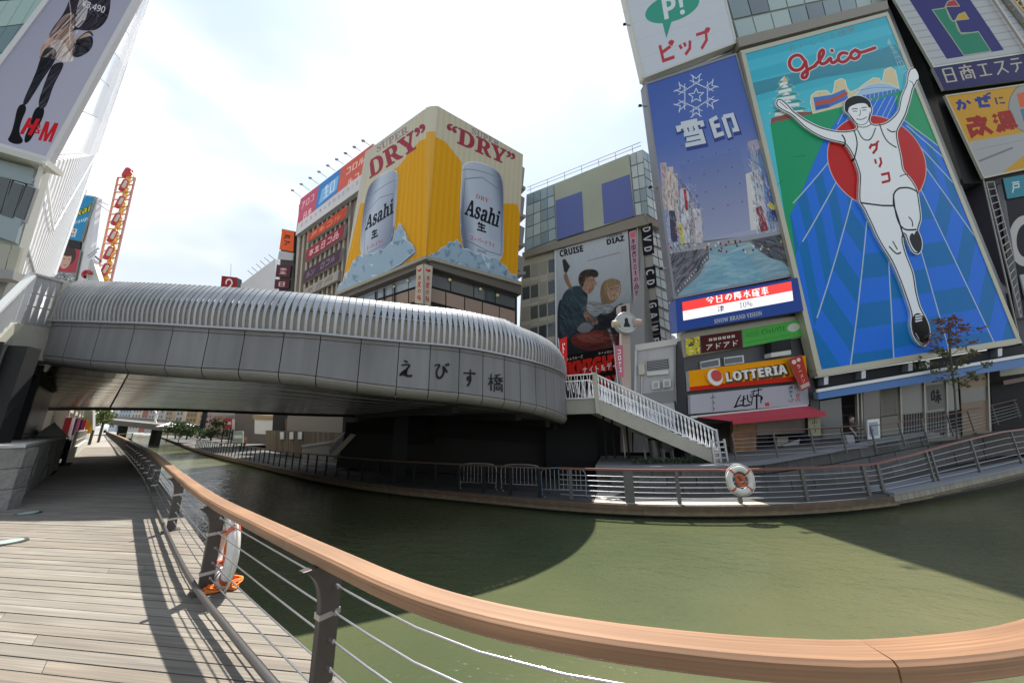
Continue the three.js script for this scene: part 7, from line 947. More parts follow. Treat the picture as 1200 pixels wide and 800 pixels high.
board('fashion_poster', 'lavender fashion poster with dark-stockinged legs and red lettering', wH, [[98, -60], [190, -60], [55, 186], [-62, 152]], { out: 0.12, t: 0.2, size: [1024, 1152], cat: 'poster', frame: 0.14, frameMat: std(0.6, 0.58, 0.6, 0.4) }, (g, m, W, H) => {
  let gr = g.createLinearGradient(0, 0, W, H); gr.addColorStop(0, '#9a98ae'); gr.addColorStop(1, '#b3b1c2'); g.fillStyle = gr; g.fillRect(0, 0, W, H);
  const S = (p, c) => poly(g, m, p, c, null, 0, true, true);
  S([[85, -14], [100, -30], [130, -20], [129, 10], [124, 26], [112, 36], [98, 36], [88, 34], [72, 44], [55, 46], [60, 34], [76, 14]], '#2c2630'); S([[92, -4], [104, -8], [102, 20], [92, 34], [86, 30]], '#c9c2c6'); S([[76, 16], [88, 14], [86, 40], [88, 62], [80, 74], [64, 70], [52, 66], [44, 70], [48, 54], [56, 44], [66, 28]], '#a88a80'); S([[56, 50], [72, 44], [80, 60], [88, 72], [72, 73], [60, 66]], '#d8d0ce'); S([[84, 46], [104, 36], [108, 34], [108, 38], [92, 48]], '#b59684');
  S([[86, 48], [97, 44], [109, 41], [108, 58], [92, 68], [83, 66]], '#2e2c30'); S([[52, 56], [62, 55], [67, 62], [63, 74], [50, 92], [38, 112], [30, 124], [25, 122], [33, 104], [42, 84], [46, 70]], '#26242c'); S([[62, 74], [76, 72], [70, 86], [62, 100], [54, 126], [46, 128], [44, 120], [50, 102], [56, 86]], '#26242c');
  S([[20, 124], [28, 121], [31, 128], [25, 140], [21, 156], [28, 166], [20, 170], [7, 165], [12, 158], [16, 144]], '#17151a'); S([[40, 126], [50, 124], [52, 132], [46, 146], [40, 156], [34, 166], [28, 168], [28, 160], [34, 148]], '#17151a');
  g.filter = 'blur(2px)'; const SH = (p, c, n, l, w, a) => strokes(g, m, p, c, n, l, w, a);
  SH([[52, 56], [62, 55], [67, 62], [63, 74], [50, 92], [38, 112], [30, 124], [25, 122], [33, 104], [42, 84], [46, 70]], ['rgba(85,80,92,.3)', 'rgba(8,8,12,.4)'], 90, 120, 14, 2.1); SH([[62, 74], [76, 72], [70, 86], [62, 100], [54, 126], [46, 128], [44, 120], [50, 102], [56, 86]], ['rgba(85,80,92,.3)', 'rgba(8,8,12,.4)'], 90, 120, 14, 2.1);
  SH([[76, 16], [88, 14], [86, 40], [88, 62], [80, 74], [64, 70], [52, 66], [44, 70], [48, 54], [56, 44], [66, 28]], ['rgba(210,180,165,.4)', 'rgba(80,56,54,.35)', 'rgba(150,110,100,.4)', 'rgba(232,220,214,.3)'], 130, 110, 16, 1.9); SH([[85, -14], [100, -30], [130, -20], [129, 10], [124, 26], [112, 36], [98, 36], [88, 34], [72, 44], [55, 46], [60, 34], [76, 14]], ['rgba(70,62,72,.4)', 'rgba(12,10,14,.5)', 'rgba(100,90,100,.25)'], 150, 120, 16, 2.0); SH([[56, 50], [72, 44], [80, 60], [88, 72], [72, 73], [60, 66]], ['rgba(150,130,132,.45)', 'rgba(240,236,236,.5)'], 50, 60, 10, 1.2); SH([[86, 48], [97, 44], [109, 41], [108, 58], [92, 68], [83, 66]], ['rgba(90,88,94,.35)', 'rgba(6,6,8,.5)'], 50, 70, 10, 0.1); poly(g, m, [[88, 49], [96, 40], [106, 36], [108, 42]], null, '#1a181c', 8, false, true); poly(g, m, [[80, -2], [84, 18], [80, 38], [82, 52]], null, '#d8d2d0', 5, false, true); for (let k = 0; k < 16; k++) { const q = m(rr(80, 90), rr(14, 52)); g.fillStyle = pick(['#e8e4e4', '#3a3438']); g.beginPath(); g.arc(q[0], q[1], rr(3, 8), 0, 7); g.fill(); } g.filter = 'none';
  g.strokeStyle = 'rgba(200,195,205,.3)'; g.lineWidth = 3; for (let k = 0; k < 14; k++) { const a = m(rr(90, 126), rr(-5, 30)), b = m(rr(90, 126), rr(-5, 30)); g.beginPath(); g.moveTo(...a); g.lineTo(...b); g.stroke(); }
  text(g, '¥3,490', m(97, 0), m(124, 8), m(94, 9), '#d8d6e2', { font: '', outline: '#d8d6e2', ow: 2 }); text(g, 'H', m(27, 137), m(44, 139), m(21, 156), '#c8202c', { font: 'italic bold', outline: '#c8202c', ow: 5 }); text(g, '&', m(41, 145), m(48, 146), m(39, 156), '#c8202c', { font: 'italic bold' }); text(g, 'M', m(48, 141), m(66, 144), m(43, 163), '#c8202c', { font: 'italic bold', outline: '#c8202c', ow: 5 });
});
// ------------------------------------------------------------------ far left skyline: blue sign, portrait poster, ferris wheel
{
  const w = new Wall(U(66, 320, 52), U(112, 320, 50)), th = thing('white_tower_building', 'white building with blue karaoke sign and portrait poster beside the fins', 'building', w.p(85, 500)), n = w.n;
  part(th, 'wall', slab(w.q([[88, 226], [112, 230], [92, 335], [55, 335]], -0.2), n, 0.6), M.offwhite); part(th, 'side_wall', slab(w.q([[110, 231], [114, 231], [100, 335], [90, 335]], -0.1), n, 0.6), std(0.72, 0.7, 0.74, 0.5)); part(th, 'lower_block', slab(w.q([[55, 330], [92, 330], [86, 520], [40, 520]], -0.4), n, 1.5), M.offwhite); part(th, 'dark_band', slab(w.q([[74, 279.5], [94, 283.5], [93, 292], [71, 288]], 0), n, 0.3), M.dark);
  part(th, 'annex', slab(w.q([[97, 298], [108, 304], [120, 316], [118, 335], [92, 335]].filter((_, i) => i !== 2), -0.3), n, 0.6), M.offwhite); { const c = w.p(101, 321, 0.05); const g = new THREE.TorusGeometry(0.55, 0.22, 8, 20, 4.6).toNonIndexed(); g.translate(c.x, c.y, c.z); part(th, 'red_mark', g, M.red); } for (const [a, b] of [[[100, 232], [101, 222]], [[112, 234], [126, 240]], [[113, 238], [127, 247]], [[102, 300], [116, 290]], [[104, 302], [114, 294]]]) part(th, 'antenna', bar(w.p(...a, 0.2), w.p(...b, 0.2), 0.12), M.galv);
  board('billboard', 'blue sign with slanted yellow lettering beside the white fins', w, [[90, 227], [110.5, 231], [93.5, 282.5], [74.5, 278.5]], { out: 0.2, t: 0.3, size: [256, 512] }, (g, m, W, H) => { g.fillStyle = '#2f92c8'; g.fillRect(0, 0, W, H); text(g, 'ukai', m(83, 249), m(107, 239), m(81, 257), '#e8d21c', { outline: '#2a4a20', ow: 16 }); text(g, 'karaup', m(80, 261), m(103, 253), m(79, 267), '#d6e4ee'); text(g, 'I♥'.slice(0, 1), m(85, 268), m(87, 268.3), m(84, 272), '#222'); g.fillStyle = '#e8e4e4'; const q = m(83, 267); g.fillRect(q[0], q[1], 95, 90); g.fillStyle = '#c22a3a'; g.beginPath(); g.arc(q[0] + 58, q[1] + 22, 14, 0, 7); g.fill(); text(g, 'I', [q[0] + 16, q[1] + 8], [q[0] + 30, q[1] + 8], [q[0] + 16, q[1] + 38], '#222'); text(g, 'NY', [q[0] + 18, q[1] + 48], [q[0] + 78, q[1] + 48], [q[0] + 18, q[1] + 82], '#222'); });
  board('portrait_poster', 'portrait poster on red ground below the blue sign', w, [[72.5, 287.5], [93.5, 293], [85, 334], [60, 334]], { out: 0.15, t: 0.2, size: [192, 320], cat: 'poster' }, (g, m, W, H) => { g.fillStyle = '#b84050'; g.fillRect(0, 0, W, H); g.fillStyle = '#4a3430'; g.beginPath(); g.ellipse(80, 70, 82, 90, 0, 0, 7); g.fill(); g.fillStyle = '#d8ac98'; g.beginPath(); g.ellipse(72, 110, 52, 74, 0.1, 0, 7); g.fill(); g.fillStyle = '#4a3430'; g.beginPath(); g.ellipse(84, 40, 70, 36, -0.2, 0, 7); g.fill(); g.fillStyle = '#5a3a34'; g.fillRect(40, 100, 26, 5); g.fillRect(90, 98, 26, 5); g.fillStyle = '#b06a64'; g.fillRect(60, 150, 34, 7); g.fillStyle = '#8c8c90'; g.fillRect(0, 210, W, 110); for (let k = 0; k < 60; k++) { g.fillStyle = pick(['#e8e8ea', '#2a2a2c']); g.fillRect(rnd() * W, 215 + rnd() * 100, 12, 6); } });
  const bs = w.p(125, 328, -3), t = thing('ferris_wheel', 'narrow yellow ferris wheel seen edge-on with red cabins', 'ferris wheel', bs.clone().setY(0)); const Q = (u, v, o = -3) => { const L = [112, 328], R = [130, 328], L2 = [138, 208], R2b = [158, 208]; const x = L[0] + (R[0] - L[0]) * u + ((L2[0] + (R2b[0] - L2[0]) * u) - (L[0] + (R[0] - L[0]) * u)) * v; return w.p(x, 328 - 120 * v, o); };
  const y = std(0.68, 0.4, 0.05, 0.5), rd = std(0.55, 0.05, 0.07, 0.45); for (const u of [0, 0.62, 1]) part(t, 'rail', bar(Q(u, -0.1), Q(u, 1), u === 0.62 ? 0.45 : 0.22), u === 0 ? std(0.6, 0.2, 0.14, 0.5) : u === 1 ? std(0.55, 0.25, 0.2, 0.5) : y); for (let k = 0; k < 15; k++) { const v = k / 14; part(t, 'rung', bar(Q(0, v), Q(1, v), 0.2), y); part(t, 'brace', bar(Q(k % 2 ? 0.6 : 1, v), Q(k % 2 ? 1 : 0.6, v + 0.07), 0.14), y); }
  for (let k = 0; k < 6; k++) { const c = Q(0.42, 0.1 + k * 0.165, -2.2), g = new THREE.CapsuleGeometry(0.4, 1.8, 4, 10).toNonIndexed(); g.rotateZ(-0.22); g.translate(c.x, c.y, c.z); const cb = part(t, 'cabin', g, rd); const g2 = new THREE.CapsuleGeometry(0.2, 1.1, 4, 8).toNonIndexed(); g2.rotateZ(-0.22); g2.translate(c.x + 0.46, c.y, c.z + 0.25); part(cb, 'window', g2, std(0.7, 0.6, 0.5, 0.3)); }
  { const c = w.p(149, 203, -3), g = new THREE.CapsuleGeometry(0.6, 1.2, 4, 10).toNonIndexed(); g.rotateZ(-0.25); g.translate(c.x, c.y, c.z); part(t, 'top_cabin', g, rd); } part(t, 'base_tower', bar(Q(0.5, -0.1), Q(0.5, -0.1).setY(0), 2.2), y); part(t, 'spoke_arm', bar(w.p(118, 306, -3), w.p(106, 296, -3), 0.2), M.dark); part(t, 'spoke_arm', bar(w.p(116, 290, -3), w.p(102, 300, -3), 0.16), M.dark);
}
// ------------------------------------------------------------------ white public stairs on the far bank
{
  const th = thing('public_stairs', 'beige steel stairs with white balustrades descending from the bridge end', 'stairs', U(770, 530, 17)), st = std(0.46, 0.44, 0.365, 0.6, 0, { map: rep(T.grime, 0.3, 0.3) }), rail = std(0.85, 0.85, 0.86, 0.4);
  const A = U(655, 468, 17.2), Bq = U(699, 467, 16.4), C = U(843, 530, 15.6), back = V(0.12, 0, -1).normalize(), wd = 2.6;
  const yL = Bq.y; A.setY(yL);
  const flat = (p, d) => p.clone().addScaledVector(back, d);
  part(th, 'landing', prism([A, Bq, flat(Bq, wd), flat(A, wd)].map((p) => [p.x, p.z]), yL, yL - 0.7), st); part(th, 'landing_edge', bar(A.clone().setY(yL + 0.03), Bq.clone().setY(yL + 0.03), 0.1, 0.06), M.offwhite);
  for (const d of [0, wd]) { const a = flat(Bq, d), c = flat(C, d), n = V(back.x, 0, back.z).negate(); part(th, 'stringer', slab([a.clone(), c.clone(), c.clone().setY(c.y - 0.6), a.clone().setY(yL - 0.7)], n, 0.12, 1, true), st); }
  part(th, 'corner_post', bar(Bq.clone().setY(yL - 0.7), Bq.clone().setY(yL + 1.28), 0.2), st);
  const n = 17; for (let k = 0; k < n; k++) { const f = (k + 0.5) / n, p = Bq.clone().lerp(C, f), q = flat(p, 0.1), r = flat(p, wd - 0.05); part(th, 'step', bar(q, r, 0.34, 0.06), std(0.3, 0.34, 0.42, 0.5)); part(th, 'riser', bar(q.clone().setY(q.y - 0.09), r.clone().setY(r.y - 0.09), 0.03, 0.16), M.sideGrey); }
  const H = 1.22; balusters(th, A.clone().setY(yL + 0.06), Bq.clone().setY(yL + 0.06), yL + H, yL + H, 12, rail, 0.022, 0.05); balusters(th, Bq.clone().setY(yL + 0.08), C.clone().setY(C.y + 0.08), yL + H, C.y + 0.95, 66, rail, 0.022, 0.05); balusters(th, flat(Bq, wd).setY(yL + 0.08), flat(C, wd).setY(C.y + 0.08), yL + H, C.y + 0.95, 66, rail, 0.022, 0.05); balusters(th, flat(A, wd).setY(yL + 0.06), flat(Bq, wd).setY(yL + 0.06), yL + H, yL + H, 12, rail, 0.022, 0.05);
  for (const d of [0, wd]) { const c = flat(C, d); part(th, 'end_post', bar(c.clone().setY(-0.3), c.clone().setY(c.y + 1), 0.1), M.galv); }
  const e0 = U(833, 512, 15.2), e1 = U(848, 511, 15.6); for (const y of [0, 0.22, 0.44, 0.66, 0.88]) part(th, 'end_rail', bar(e0.clone().setY(-0.2 + y), e1.clone().setY(-0.2 + y), 0.05), M.galv); for (const p of [e0, e1]) part(th, 'end_post', bar(p.clone().setY(-0.3), p.clone().setY(0.8), 0.08), M.galv);
  // space beneath, its shade painted as black walls
  const w = new Wall(U(655, 500, 20.5), U(850, 500, 19)), dk = thing('understair_wall', 'wall painted black for the shade, and thin columns, in the void beneath the white stairs', 'wall', w.p(740, 545)); part(dk, 'wall', slab(w.q([[640, 455], [735, 470], [850, 520], [850, 560], [640, 560]].filter((_, i) => i !== 1), 0), w.n, 2), M.black);
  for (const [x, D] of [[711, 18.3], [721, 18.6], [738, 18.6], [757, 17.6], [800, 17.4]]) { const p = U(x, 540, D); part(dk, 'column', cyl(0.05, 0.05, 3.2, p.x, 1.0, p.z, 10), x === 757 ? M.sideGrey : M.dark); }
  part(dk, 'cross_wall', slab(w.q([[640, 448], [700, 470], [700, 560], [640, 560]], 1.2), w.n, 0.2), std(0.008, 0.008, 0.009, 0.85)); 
  const p = U(768, 535, 17.4), b = thing('bin', 'grey cylindrical bin in the shade under the stairs', 'bin', p.clone().setY(-0.2)); part(b, 'body', cyl(0.27, 0.24, 0.9, p.x, 0.25, p.z, 20), std(0.16, 0.16, 0.16, 0.4, 0.5)); part(b, 'lid', cyl(0.24, 0.28, 0.08, p.x, 0.74, p.z, 20), M.dark); const q2 = U(782, 530, 17.2), c = thing('cabinet', 'pale metal utility cabinet on legs under the stairs', 'cabinet', q2.clone().setY(-0.2)); part(c, 'body', rbox(0.55, 0.9, 0.4, 0.03, q2.x, 0.75, q2.z), std(0.15, 0.15, 0.15, 0.5)); part(c, 'door', box(0.46, 0.8, 0.02, q2.x, 0.75, q2.z + 0.21), std(0.18, 0.18, 0.18, 0.5)); for (const s of [-0.22, 0.22]) part(c, 'leg', box(0.06, 0.55, 0.3, q2.x + s, 0.05, q2.z), M.sideGrey);
  for (const [px, D, nm] of [[660, 14.9, 'blue-edged crowd barrier below the landing, at the edge of the bridge shade'], [560, 17, 'crowd barrier in deep shade left of the blue-edged one'], [610, 16.3, 'crowd barrier in deep shade between two others']]) { const c0 = U(px, 560, D); c0.y = -1.35; const t = thing('crowd_barrier', nm, 'barrier', c0, 'crowd barriers on the far promenade'), mt = px === 660 ? std(0.2, 0.26, 0.36, 0.4, 0.5) : M.galv; const d = V(0.97, 0, 0.24); const a = c0.clone().addScaledVector(d, -0.9), e = c0.clone().addScaledVector(d, 0.9); const at = (p, y) => p.clone().setY(-1.35 + y); part(t, 'frame', tube([at(a, 0.05), at(a, 0.95), at(a, 1.05).addScaledVector(d, 0.1), at(e, 1.05).addScaledVector(d, -0.1), at(e, 0.95), at(e, 0.05)], 0.024, 40, 6), mt); part(t, 'rail', bar(at(a, 0.25), at(e, 0.25), 0.03), mt); for (let k = 1; k < 10; k++) { const p = a.clone().lerp(e, k / 10); part(t, 'bar', bar(at(p, 0.25), at(p, 1.04), 0.018), M.galv); } for (const p of [a, e]) part(t, 'foot', box(0.06, 0.03, 0.6, p.x, -1.335, p.z, 0.25), mt); }
}
// ------------------------------------------------------------------ under the bridge: far retaining wall, small stair, fence
{
  const w = new Wall(U(395, 540, 24.5), U(660, 540, 20.5)), th = thing('retaining_wall', 'plain grey retaining wall, darkened for the shade, on the far bank below the bridge', 'wall', w.p(520, 542)); part(th, 'wall', slab(w.q([[405, 500], [662, 470], [662, 560], [395, 548]]), w.n, 1.5), std(0.035, 0.034, 0.031, 0.9, 0, { map: rep(T.streak, 0.2, 0.2) })); part(th, 'dark_beam', slab(w.q([[405, 495], [662, 480], [662, 520], [405, 507]], 0.5), w.n, 0.5), M.black);  // wall colour carries painted shade, darker than its own grey
  const s = new Wall(U(352, 530, 27), U(415, 530, 25.5)), st = thing('stairs', 'small pale stair with solid parapet under the bridge', 'stairs', s.p(380, 545)), n = s.n, pale = std(0.5, 0.49, 0.46, 0.7); const ribbon = (pts, out, t, mt, nm) => part(st, nm, slab(s.q(pts, out), n, t), mt);
  ribbon([[354, 523], [389, 517.5], [389, 541], [354, 545]], 0, 0.25, pale, 'parapet'); ribbon([[386, 519], [405, 505], [405, 511], [386, 541]], 0, 0.25, pale, 'parapet'); ribbon([[387, 533], [411, 508], [416, 509.5], [389, 539]], 1.2, 0.3, std(0.55, 0.54, 0.44, 0.7), 'stringer'); ribbon([[385, 528], [405, 506], [411, 508], [387, 533]], 1.0, 0.2, std(0.28, 0.29, 0.31, 0.6), 'flight'); ribbon([[353, 521.5], [389, 516], [389, 518.5], [353, 524]], 0.06, 0.35, M.white, 'coping');
  const f = new Wall(U(315, 520, 36), U(402, 520, 29.3)), fmats = [0.8, 1, 1.15].map((k) => std(0.15 * k, 0.115 * k, 0.075 * k, 0.8)), fe = thing('fence', 'brown screen fence along the far bank beyond the bridge', 'fence', f.p(360, 530)); for (let k = 0; k < 30; k++) { const x = 311 + k * 3; part(fe, 'slat', slab(f.q([[x, 504 + k * 0.1], [x + 2.7, 504 + k * 0.1], [x + 2.7, 528 + k * 0.6], [x, 527.5 + k * 0.6]]), f.n, 0.1), pick(fmats)); } 
  const wb = thing('white_wall_building', 'long white building behind the brown fence', 'building', f.p(355, 528, -1)); part(wb, 'wall', slab(f.q([[298, 488], [334, 489], [334, 510], [298, 508]], -1), f.n, 2), M.white); part(wb, 'roof_band', slab(f.q([[296, 486], [334, 487], [334, 492], [296, 491]], -0.9), f.n, 2), std(0.35, 0.24, 0.14, 0.7)); for (const x of [328, 339, 349]) part(wb, 'notice', slab(f.q([[x, 506], [x + 4.2, 506], [x + 4.2, 514.5], [x, 514.5]], 0.15), f.n, 0.05), M.white); part(wb, 'tan_block', slab(f.q([[334, 490], [402, 496], [402, 515], [334, 512]], -0.7), f.n, 0.4), std(0.13, 0.08, 0.05, 0.8));
}
// ------------------------------------------------------------------ distance, seen below the bridge
const tower = (label, x0, y0, x1, yb, D, col, win, name = 'distant_building') => { const w = new Wall(U(x0, 490, D), U(x1, 490, D)), th = thing(name, label, 'building', w.p((x0 + x1) / 2, 503).setY(-0.3)), q = [w.p(x0, y0), w.p(x1, y0), w.p(x1, y0).setY(-0.5), w.p(x0, y0).setY(-0.5)]; part(th, 'wall', slab(q, w.n, 8), col); const top = sub(q, 0.06, 0.94, 0.04, 0.9); panes(th, 'window', off(top, w.n, 0.05), w.n, Math.max(2, Math.round((x1 - x0) / 4)), 4, 0.25, 0.25, [win], 0.1); part(th, 'roof_edge', slab([w.p(x0, y0).setY(q[0].y + 0.2), w.p(x1, y0).setY(q[1].y + 0.2), w.p(x1, y0).setY(q[1].y - 0.1), w.p(x0, y0).setY(q[0].y - 0.1)], w.n, 8.2).translate(w.n.x * 0.1, 0, w.n.z * 0.1), std(0.4, 0.38, 0.36, 0.7)); return th; };
const wd = std(0.12, 0.13, 0.15, 0.3);
tower('pale grey distant tower straight above the canal end', 134, 474, 141, 500, 210, std(0.62, 0.64, 0.68, 0.8), wd); tower('blue-grey distant block right of the pale tower', 141, 477, 156, 500, 190, std(0.42, 0.46, 0.54, 0.8), wd); tower('cream distant block by the red-topped one', 156, 477, 168, 500, 170, std(0.58, 0.54, 0.48, 0.8), wd); tower('narrow red distant facade', 168, 478, 175, 500, 160, std(0.45, 0.14, 0.1, 0.8), wd); tower('grey-pink distant block right of the red facade', 175, 478, 194, 500, 140, std(0.46, 0.4, 0.4, 0.8), wd);
tower('tan house behind the white parasols', 195, 480, 203, 500, 95, std(0.45, 0.36, 0.22, 0.8), wd); tower('cream house with flat roof among the tan ones', 207, 480, 216, 500, 92, std(0.55, 0.5, 0.42, 0.8), wd); tower('ochre house left of the pink house', 219, 482, 232, 502, 88, std(0.42, 0.3, 0.14, 0.8), wd); tower('pink house beside the red and white signboards', 234, 484, 250, 504, 80, std(0.5, 0.34, 0.3, 0.8), wd); tower('brown shop block under the bridge edge', 250, 486, 262, 506, 70, std(0.36, 0.22, 0.15, 0.8), wd); tower('grey shop block farthest right under the bridge', 262, 486, 300, 508, 66, std(0.3, 0.27, 0.26, 0.8), wd);
{ const q = (x0, y0, x1, y1, D, col, l) => { const w = new Wall(U(x0, 495, D), U(x1, 495, D)), t = thing('signboard', l, 'sign', w.p((x0 + x1) / 2, y1).setY(-0.3)); part(t, 'face', slab(w.q([[x0, y0], [x1, y0], [x1, y1], [x0, y1]]), w.n, 0.2), col); part(t, 'stripe', slab(w.q([[x0 + 0.8, y0 + (y1 - y0) * 0.35], [x1 - 0.8, y0 + (y1 - y0) * 0.35], [x1 - 0.8, y0 + (y1 - y0) * 0.6], [x0 + 0.8, y0 + (y1 - y0) * 0.6]], 0.05), w.n, 0.1), M.white); for (const x of [x0 + 1, x1 - 1]) { const p = w.p(x, y1); part(t, 'leg', bar(p, p.clone().setY(-1.3), 0.12), M.dark); } }; q(261, 490, 271, 502, 55, M.red, 'small red signboard on the far bank under the bridge'); q(272, 491, 281, 503, 55, M.white, 'small white signboard beside the red one on the far bank'); q(273, 505, 284, 519, 42, std(0.32, 0.36, 0.3, 0.7), 'grey-green panel standing on the far promenade'); }
{ // low distant bridge over the canal
  const th = thing('footbridge', 'low dark distant bridge crossing the canal with pale lamp arches', 'bridge', U(165, 500, 85).setY(WATER)); const a = U(124, 488, 95), b = U(215, 503, 66); a.y = 3.9; b.y = 1.5; part(th, 'deck', bar(a, b, 5, 1.1), std(0.12, 0.115, 0.11, 0.7)); part(th, 'parapet', bar(a.clone().setY(a.y + 1), b.clone().setY(b.y + 1), 0.2, 0.7), std(0.2, 0.18, 0.17, 0.7)); for (const f of [0.32, 0.75]) { const p = a.clone().lerp(b, f); part(th, 'pier', bar(p, p.clone().setY(WATER - 1), 1.2), M.dark); } for (const [x, D] of [[178, 74], [186, 72]]) { const p = U(x, 492, D).setY(2), q = []; for (let k = 0; k <= 8; k++) q.push(V(p.x + 0.9 * Math.sin(k / 8 * Math.PI) * (x < 180 ? 1 : -1), p.y + k * 0.42, p.z)); part(th, 'lamp_arch', tube(q, 0.16, 20, 6), M.white); }
}
{ const c = U(148, 505.5, 78); c.y = WATER; const t = thing('boat', 'small tour boat with canopy on the distant canal', 'boat', c); const d = V(-0.75, 0, -0.66), s = V(0.66, 0, -0.75); const P = (l, w) => { const p = c.clone().addScaledVector(d, l).addScaledVector(s, w); return [p.x, p.z]; }; part(t, 'hull', prism([P(-4, -1.2), P(2.5, -1.2), P(4.5, 0), P(2.5, 1.2), P(-4, 1.2)], WATER + 0.8, WATER - 0.3), std(0.3, 0.1, 0.06, 0.5)); part(t, 'canopy', prism([P(-3.6, -1.1), P(1.8, -1.1), P(1.8, 1.1), P(-3.6, 1.1)], WATER + 2.3, WATER + 2.15), std(0.5, 0.4, 0.2, 0.6)); for (const [l, w] of [[-3.4, -1], [-3.4, 1], [1.6, -1], [1.6, 1]]) { const [x, z] = P(l, w); part(t, 'post', box(0.1, 1.5, 0.1, x, WATER + 1.45, z), M.offwhite); } part(t, 'bench', prism([P(-3, -0.9), P(1.2, -0.9), P(1.2, 0.9), P(-3, 0.9)], WATER + 1.2, WATER + 0.8), M.dark); }
// left bank frontage and promenade furniture beyond the bridge
{
  const w = new Wall(V(-32.6, 0, -24), V(-102, 0, -81.6)), th = thing('waterfront_building', 'long beige waterfront building with balcony bands beyond the bridge', 'building', w.at(20, 0)), n = w.n; const q = (s0, s1, y0, y1, o = 0) => [w.at(s0, y1, o), w.at(s1, y1, o), w.at(s1, y0, o), w.at(s0, y0, o)];
  part(th, 'wall', slab(q(0, 90, 0, 8.2), n, 5), std(0.46, 0.41, 0.34, 0.7)); for (let k = 0; k < 11; k++) for (let j = 0; j < 3; j++) { const s = 1 + k * 8; part(th, 'window', slab(q(s, s + 5.4, 3.3 + j * 1.6, 4.4 + j * 1.6, 0.04), n, 0.1), pick([std(0.22, 0.2, 0.18, 0.2), std(0.5, 0.47, 0.42, 0.3)])); part(th, 'balcony', slab(q(s - 0.6, s + 6.4, 2.9 + j * 1.6, 3.25 + j * 1.6, 0.6), n, 0.6), std(0.5, 0.46, 0.39, 0.7)); } for (let k = 0; k < 12; k++) part(th, 'pier', slab(q(0.2 + k * 8, 0.8 + k * 8, 0, 8.2, 0.7), n, 0.7), std(0.4, 0.36, 0.3, 0.7)); part(th, 'shopfront', slab(q(0, 90, 0, 2.6, 0.08), n, 0.1), std(0.2, 0.17, 0.15, 0.5));
  const cols = [['red', 0xa02838], ['white', 0xd8d4d0], ['purple', 0x4a2a6a], ['pink', 0xc86a7a], ['navy', 0x22286a], ['orange', 0xe0901c], ['crimson', 0xb01c30], ['yellow', 0xe0b030]];
  cols.forEach(([nm, c], i) => { const px = [77, 81, 84.5, 88, 91.5, 103, 96, 106][i], D = [24, 25, 26, 27, 29, 33, 31, 34][i]; const p = U(px, 490, D); p.y = 0; const t = thing('banner', nm + ' upright shop banner in the row beyond the bridge', 'banner', p, 'upright banners along the left bank'); part(t, 'pole', cyl(0.03, 0.03, 2.5, p.x, 1.25, p.z, 8), M.white); part(t, 'cloth', box(0.36, 1.25, 0.03, p.x + 0.2, 1.8, p.z, 0.3), css(c, 0.8)); });
  const gd = thing('ramp_railing', 'pale ramp wall with railing on the left bank beyond the bridge', 'railing', U(90, 515, 21).setY(0)), a = U(84, 522, 19.5).setY(0), b = U(101, 506, 32).setY(0); part(gd, 'kerb_wall', bar(a.clone().setY(0.3), b.clone().setY(0.3), 0.3, 0.6), std(0.5, 0.5, 0.42, 0.8)); for (const y of [0.95, 1.5]) part(gd, 'rail', bar(a.clone().setY(y), b.clone().setY(y), 0.06), M.offwhite); for (let k = 0; k <= 9; k++) { const p = a.clone().lerp(b, k / 9); part(gd, 'post', bar(p.clone().setY(0.5), p.clone().setY(1.5), 0.06), M.offwhite); }
  const pn = new Wall(U(98, 500, 33), U(108, 500, 33)), pt = thing('panel', 'grey-green information panel on the left bank beyond the ramp', 'panel', pn.p(103, 504).setY(0)); part(pt, 'board', slab(pn.q([[98.5, 480], [107.5, 481], [107.5, 498], [98.5, 499]]), pn.n, 0.15), std(0.3, 0.33, 0.26, 0.7)); part(pt, 'frame', slab(pn.q([[107.3, 480], [108.4, 480], [108.4, 504], [107.3, 504]], 0.05), pn.n, 0.2), M.offwhite);
  for (const [px, y, l] of [[102.5, 503, 'dark bin beside the ramp end'], [122, 503, 'dark bollard bin near the distant railing']]) { const c = PY(px, 507, 0), t = thing('bin', l, 'bin', c); part(t, 'body', cyl(0.4, 0.36, 0.9, c.x, 0.45, c.z, 14), M.dark); part(t, 'lid', cyl(0.2, 0.42, 0.18, c.x, 0.99, c.z, 14), M.black); }
}
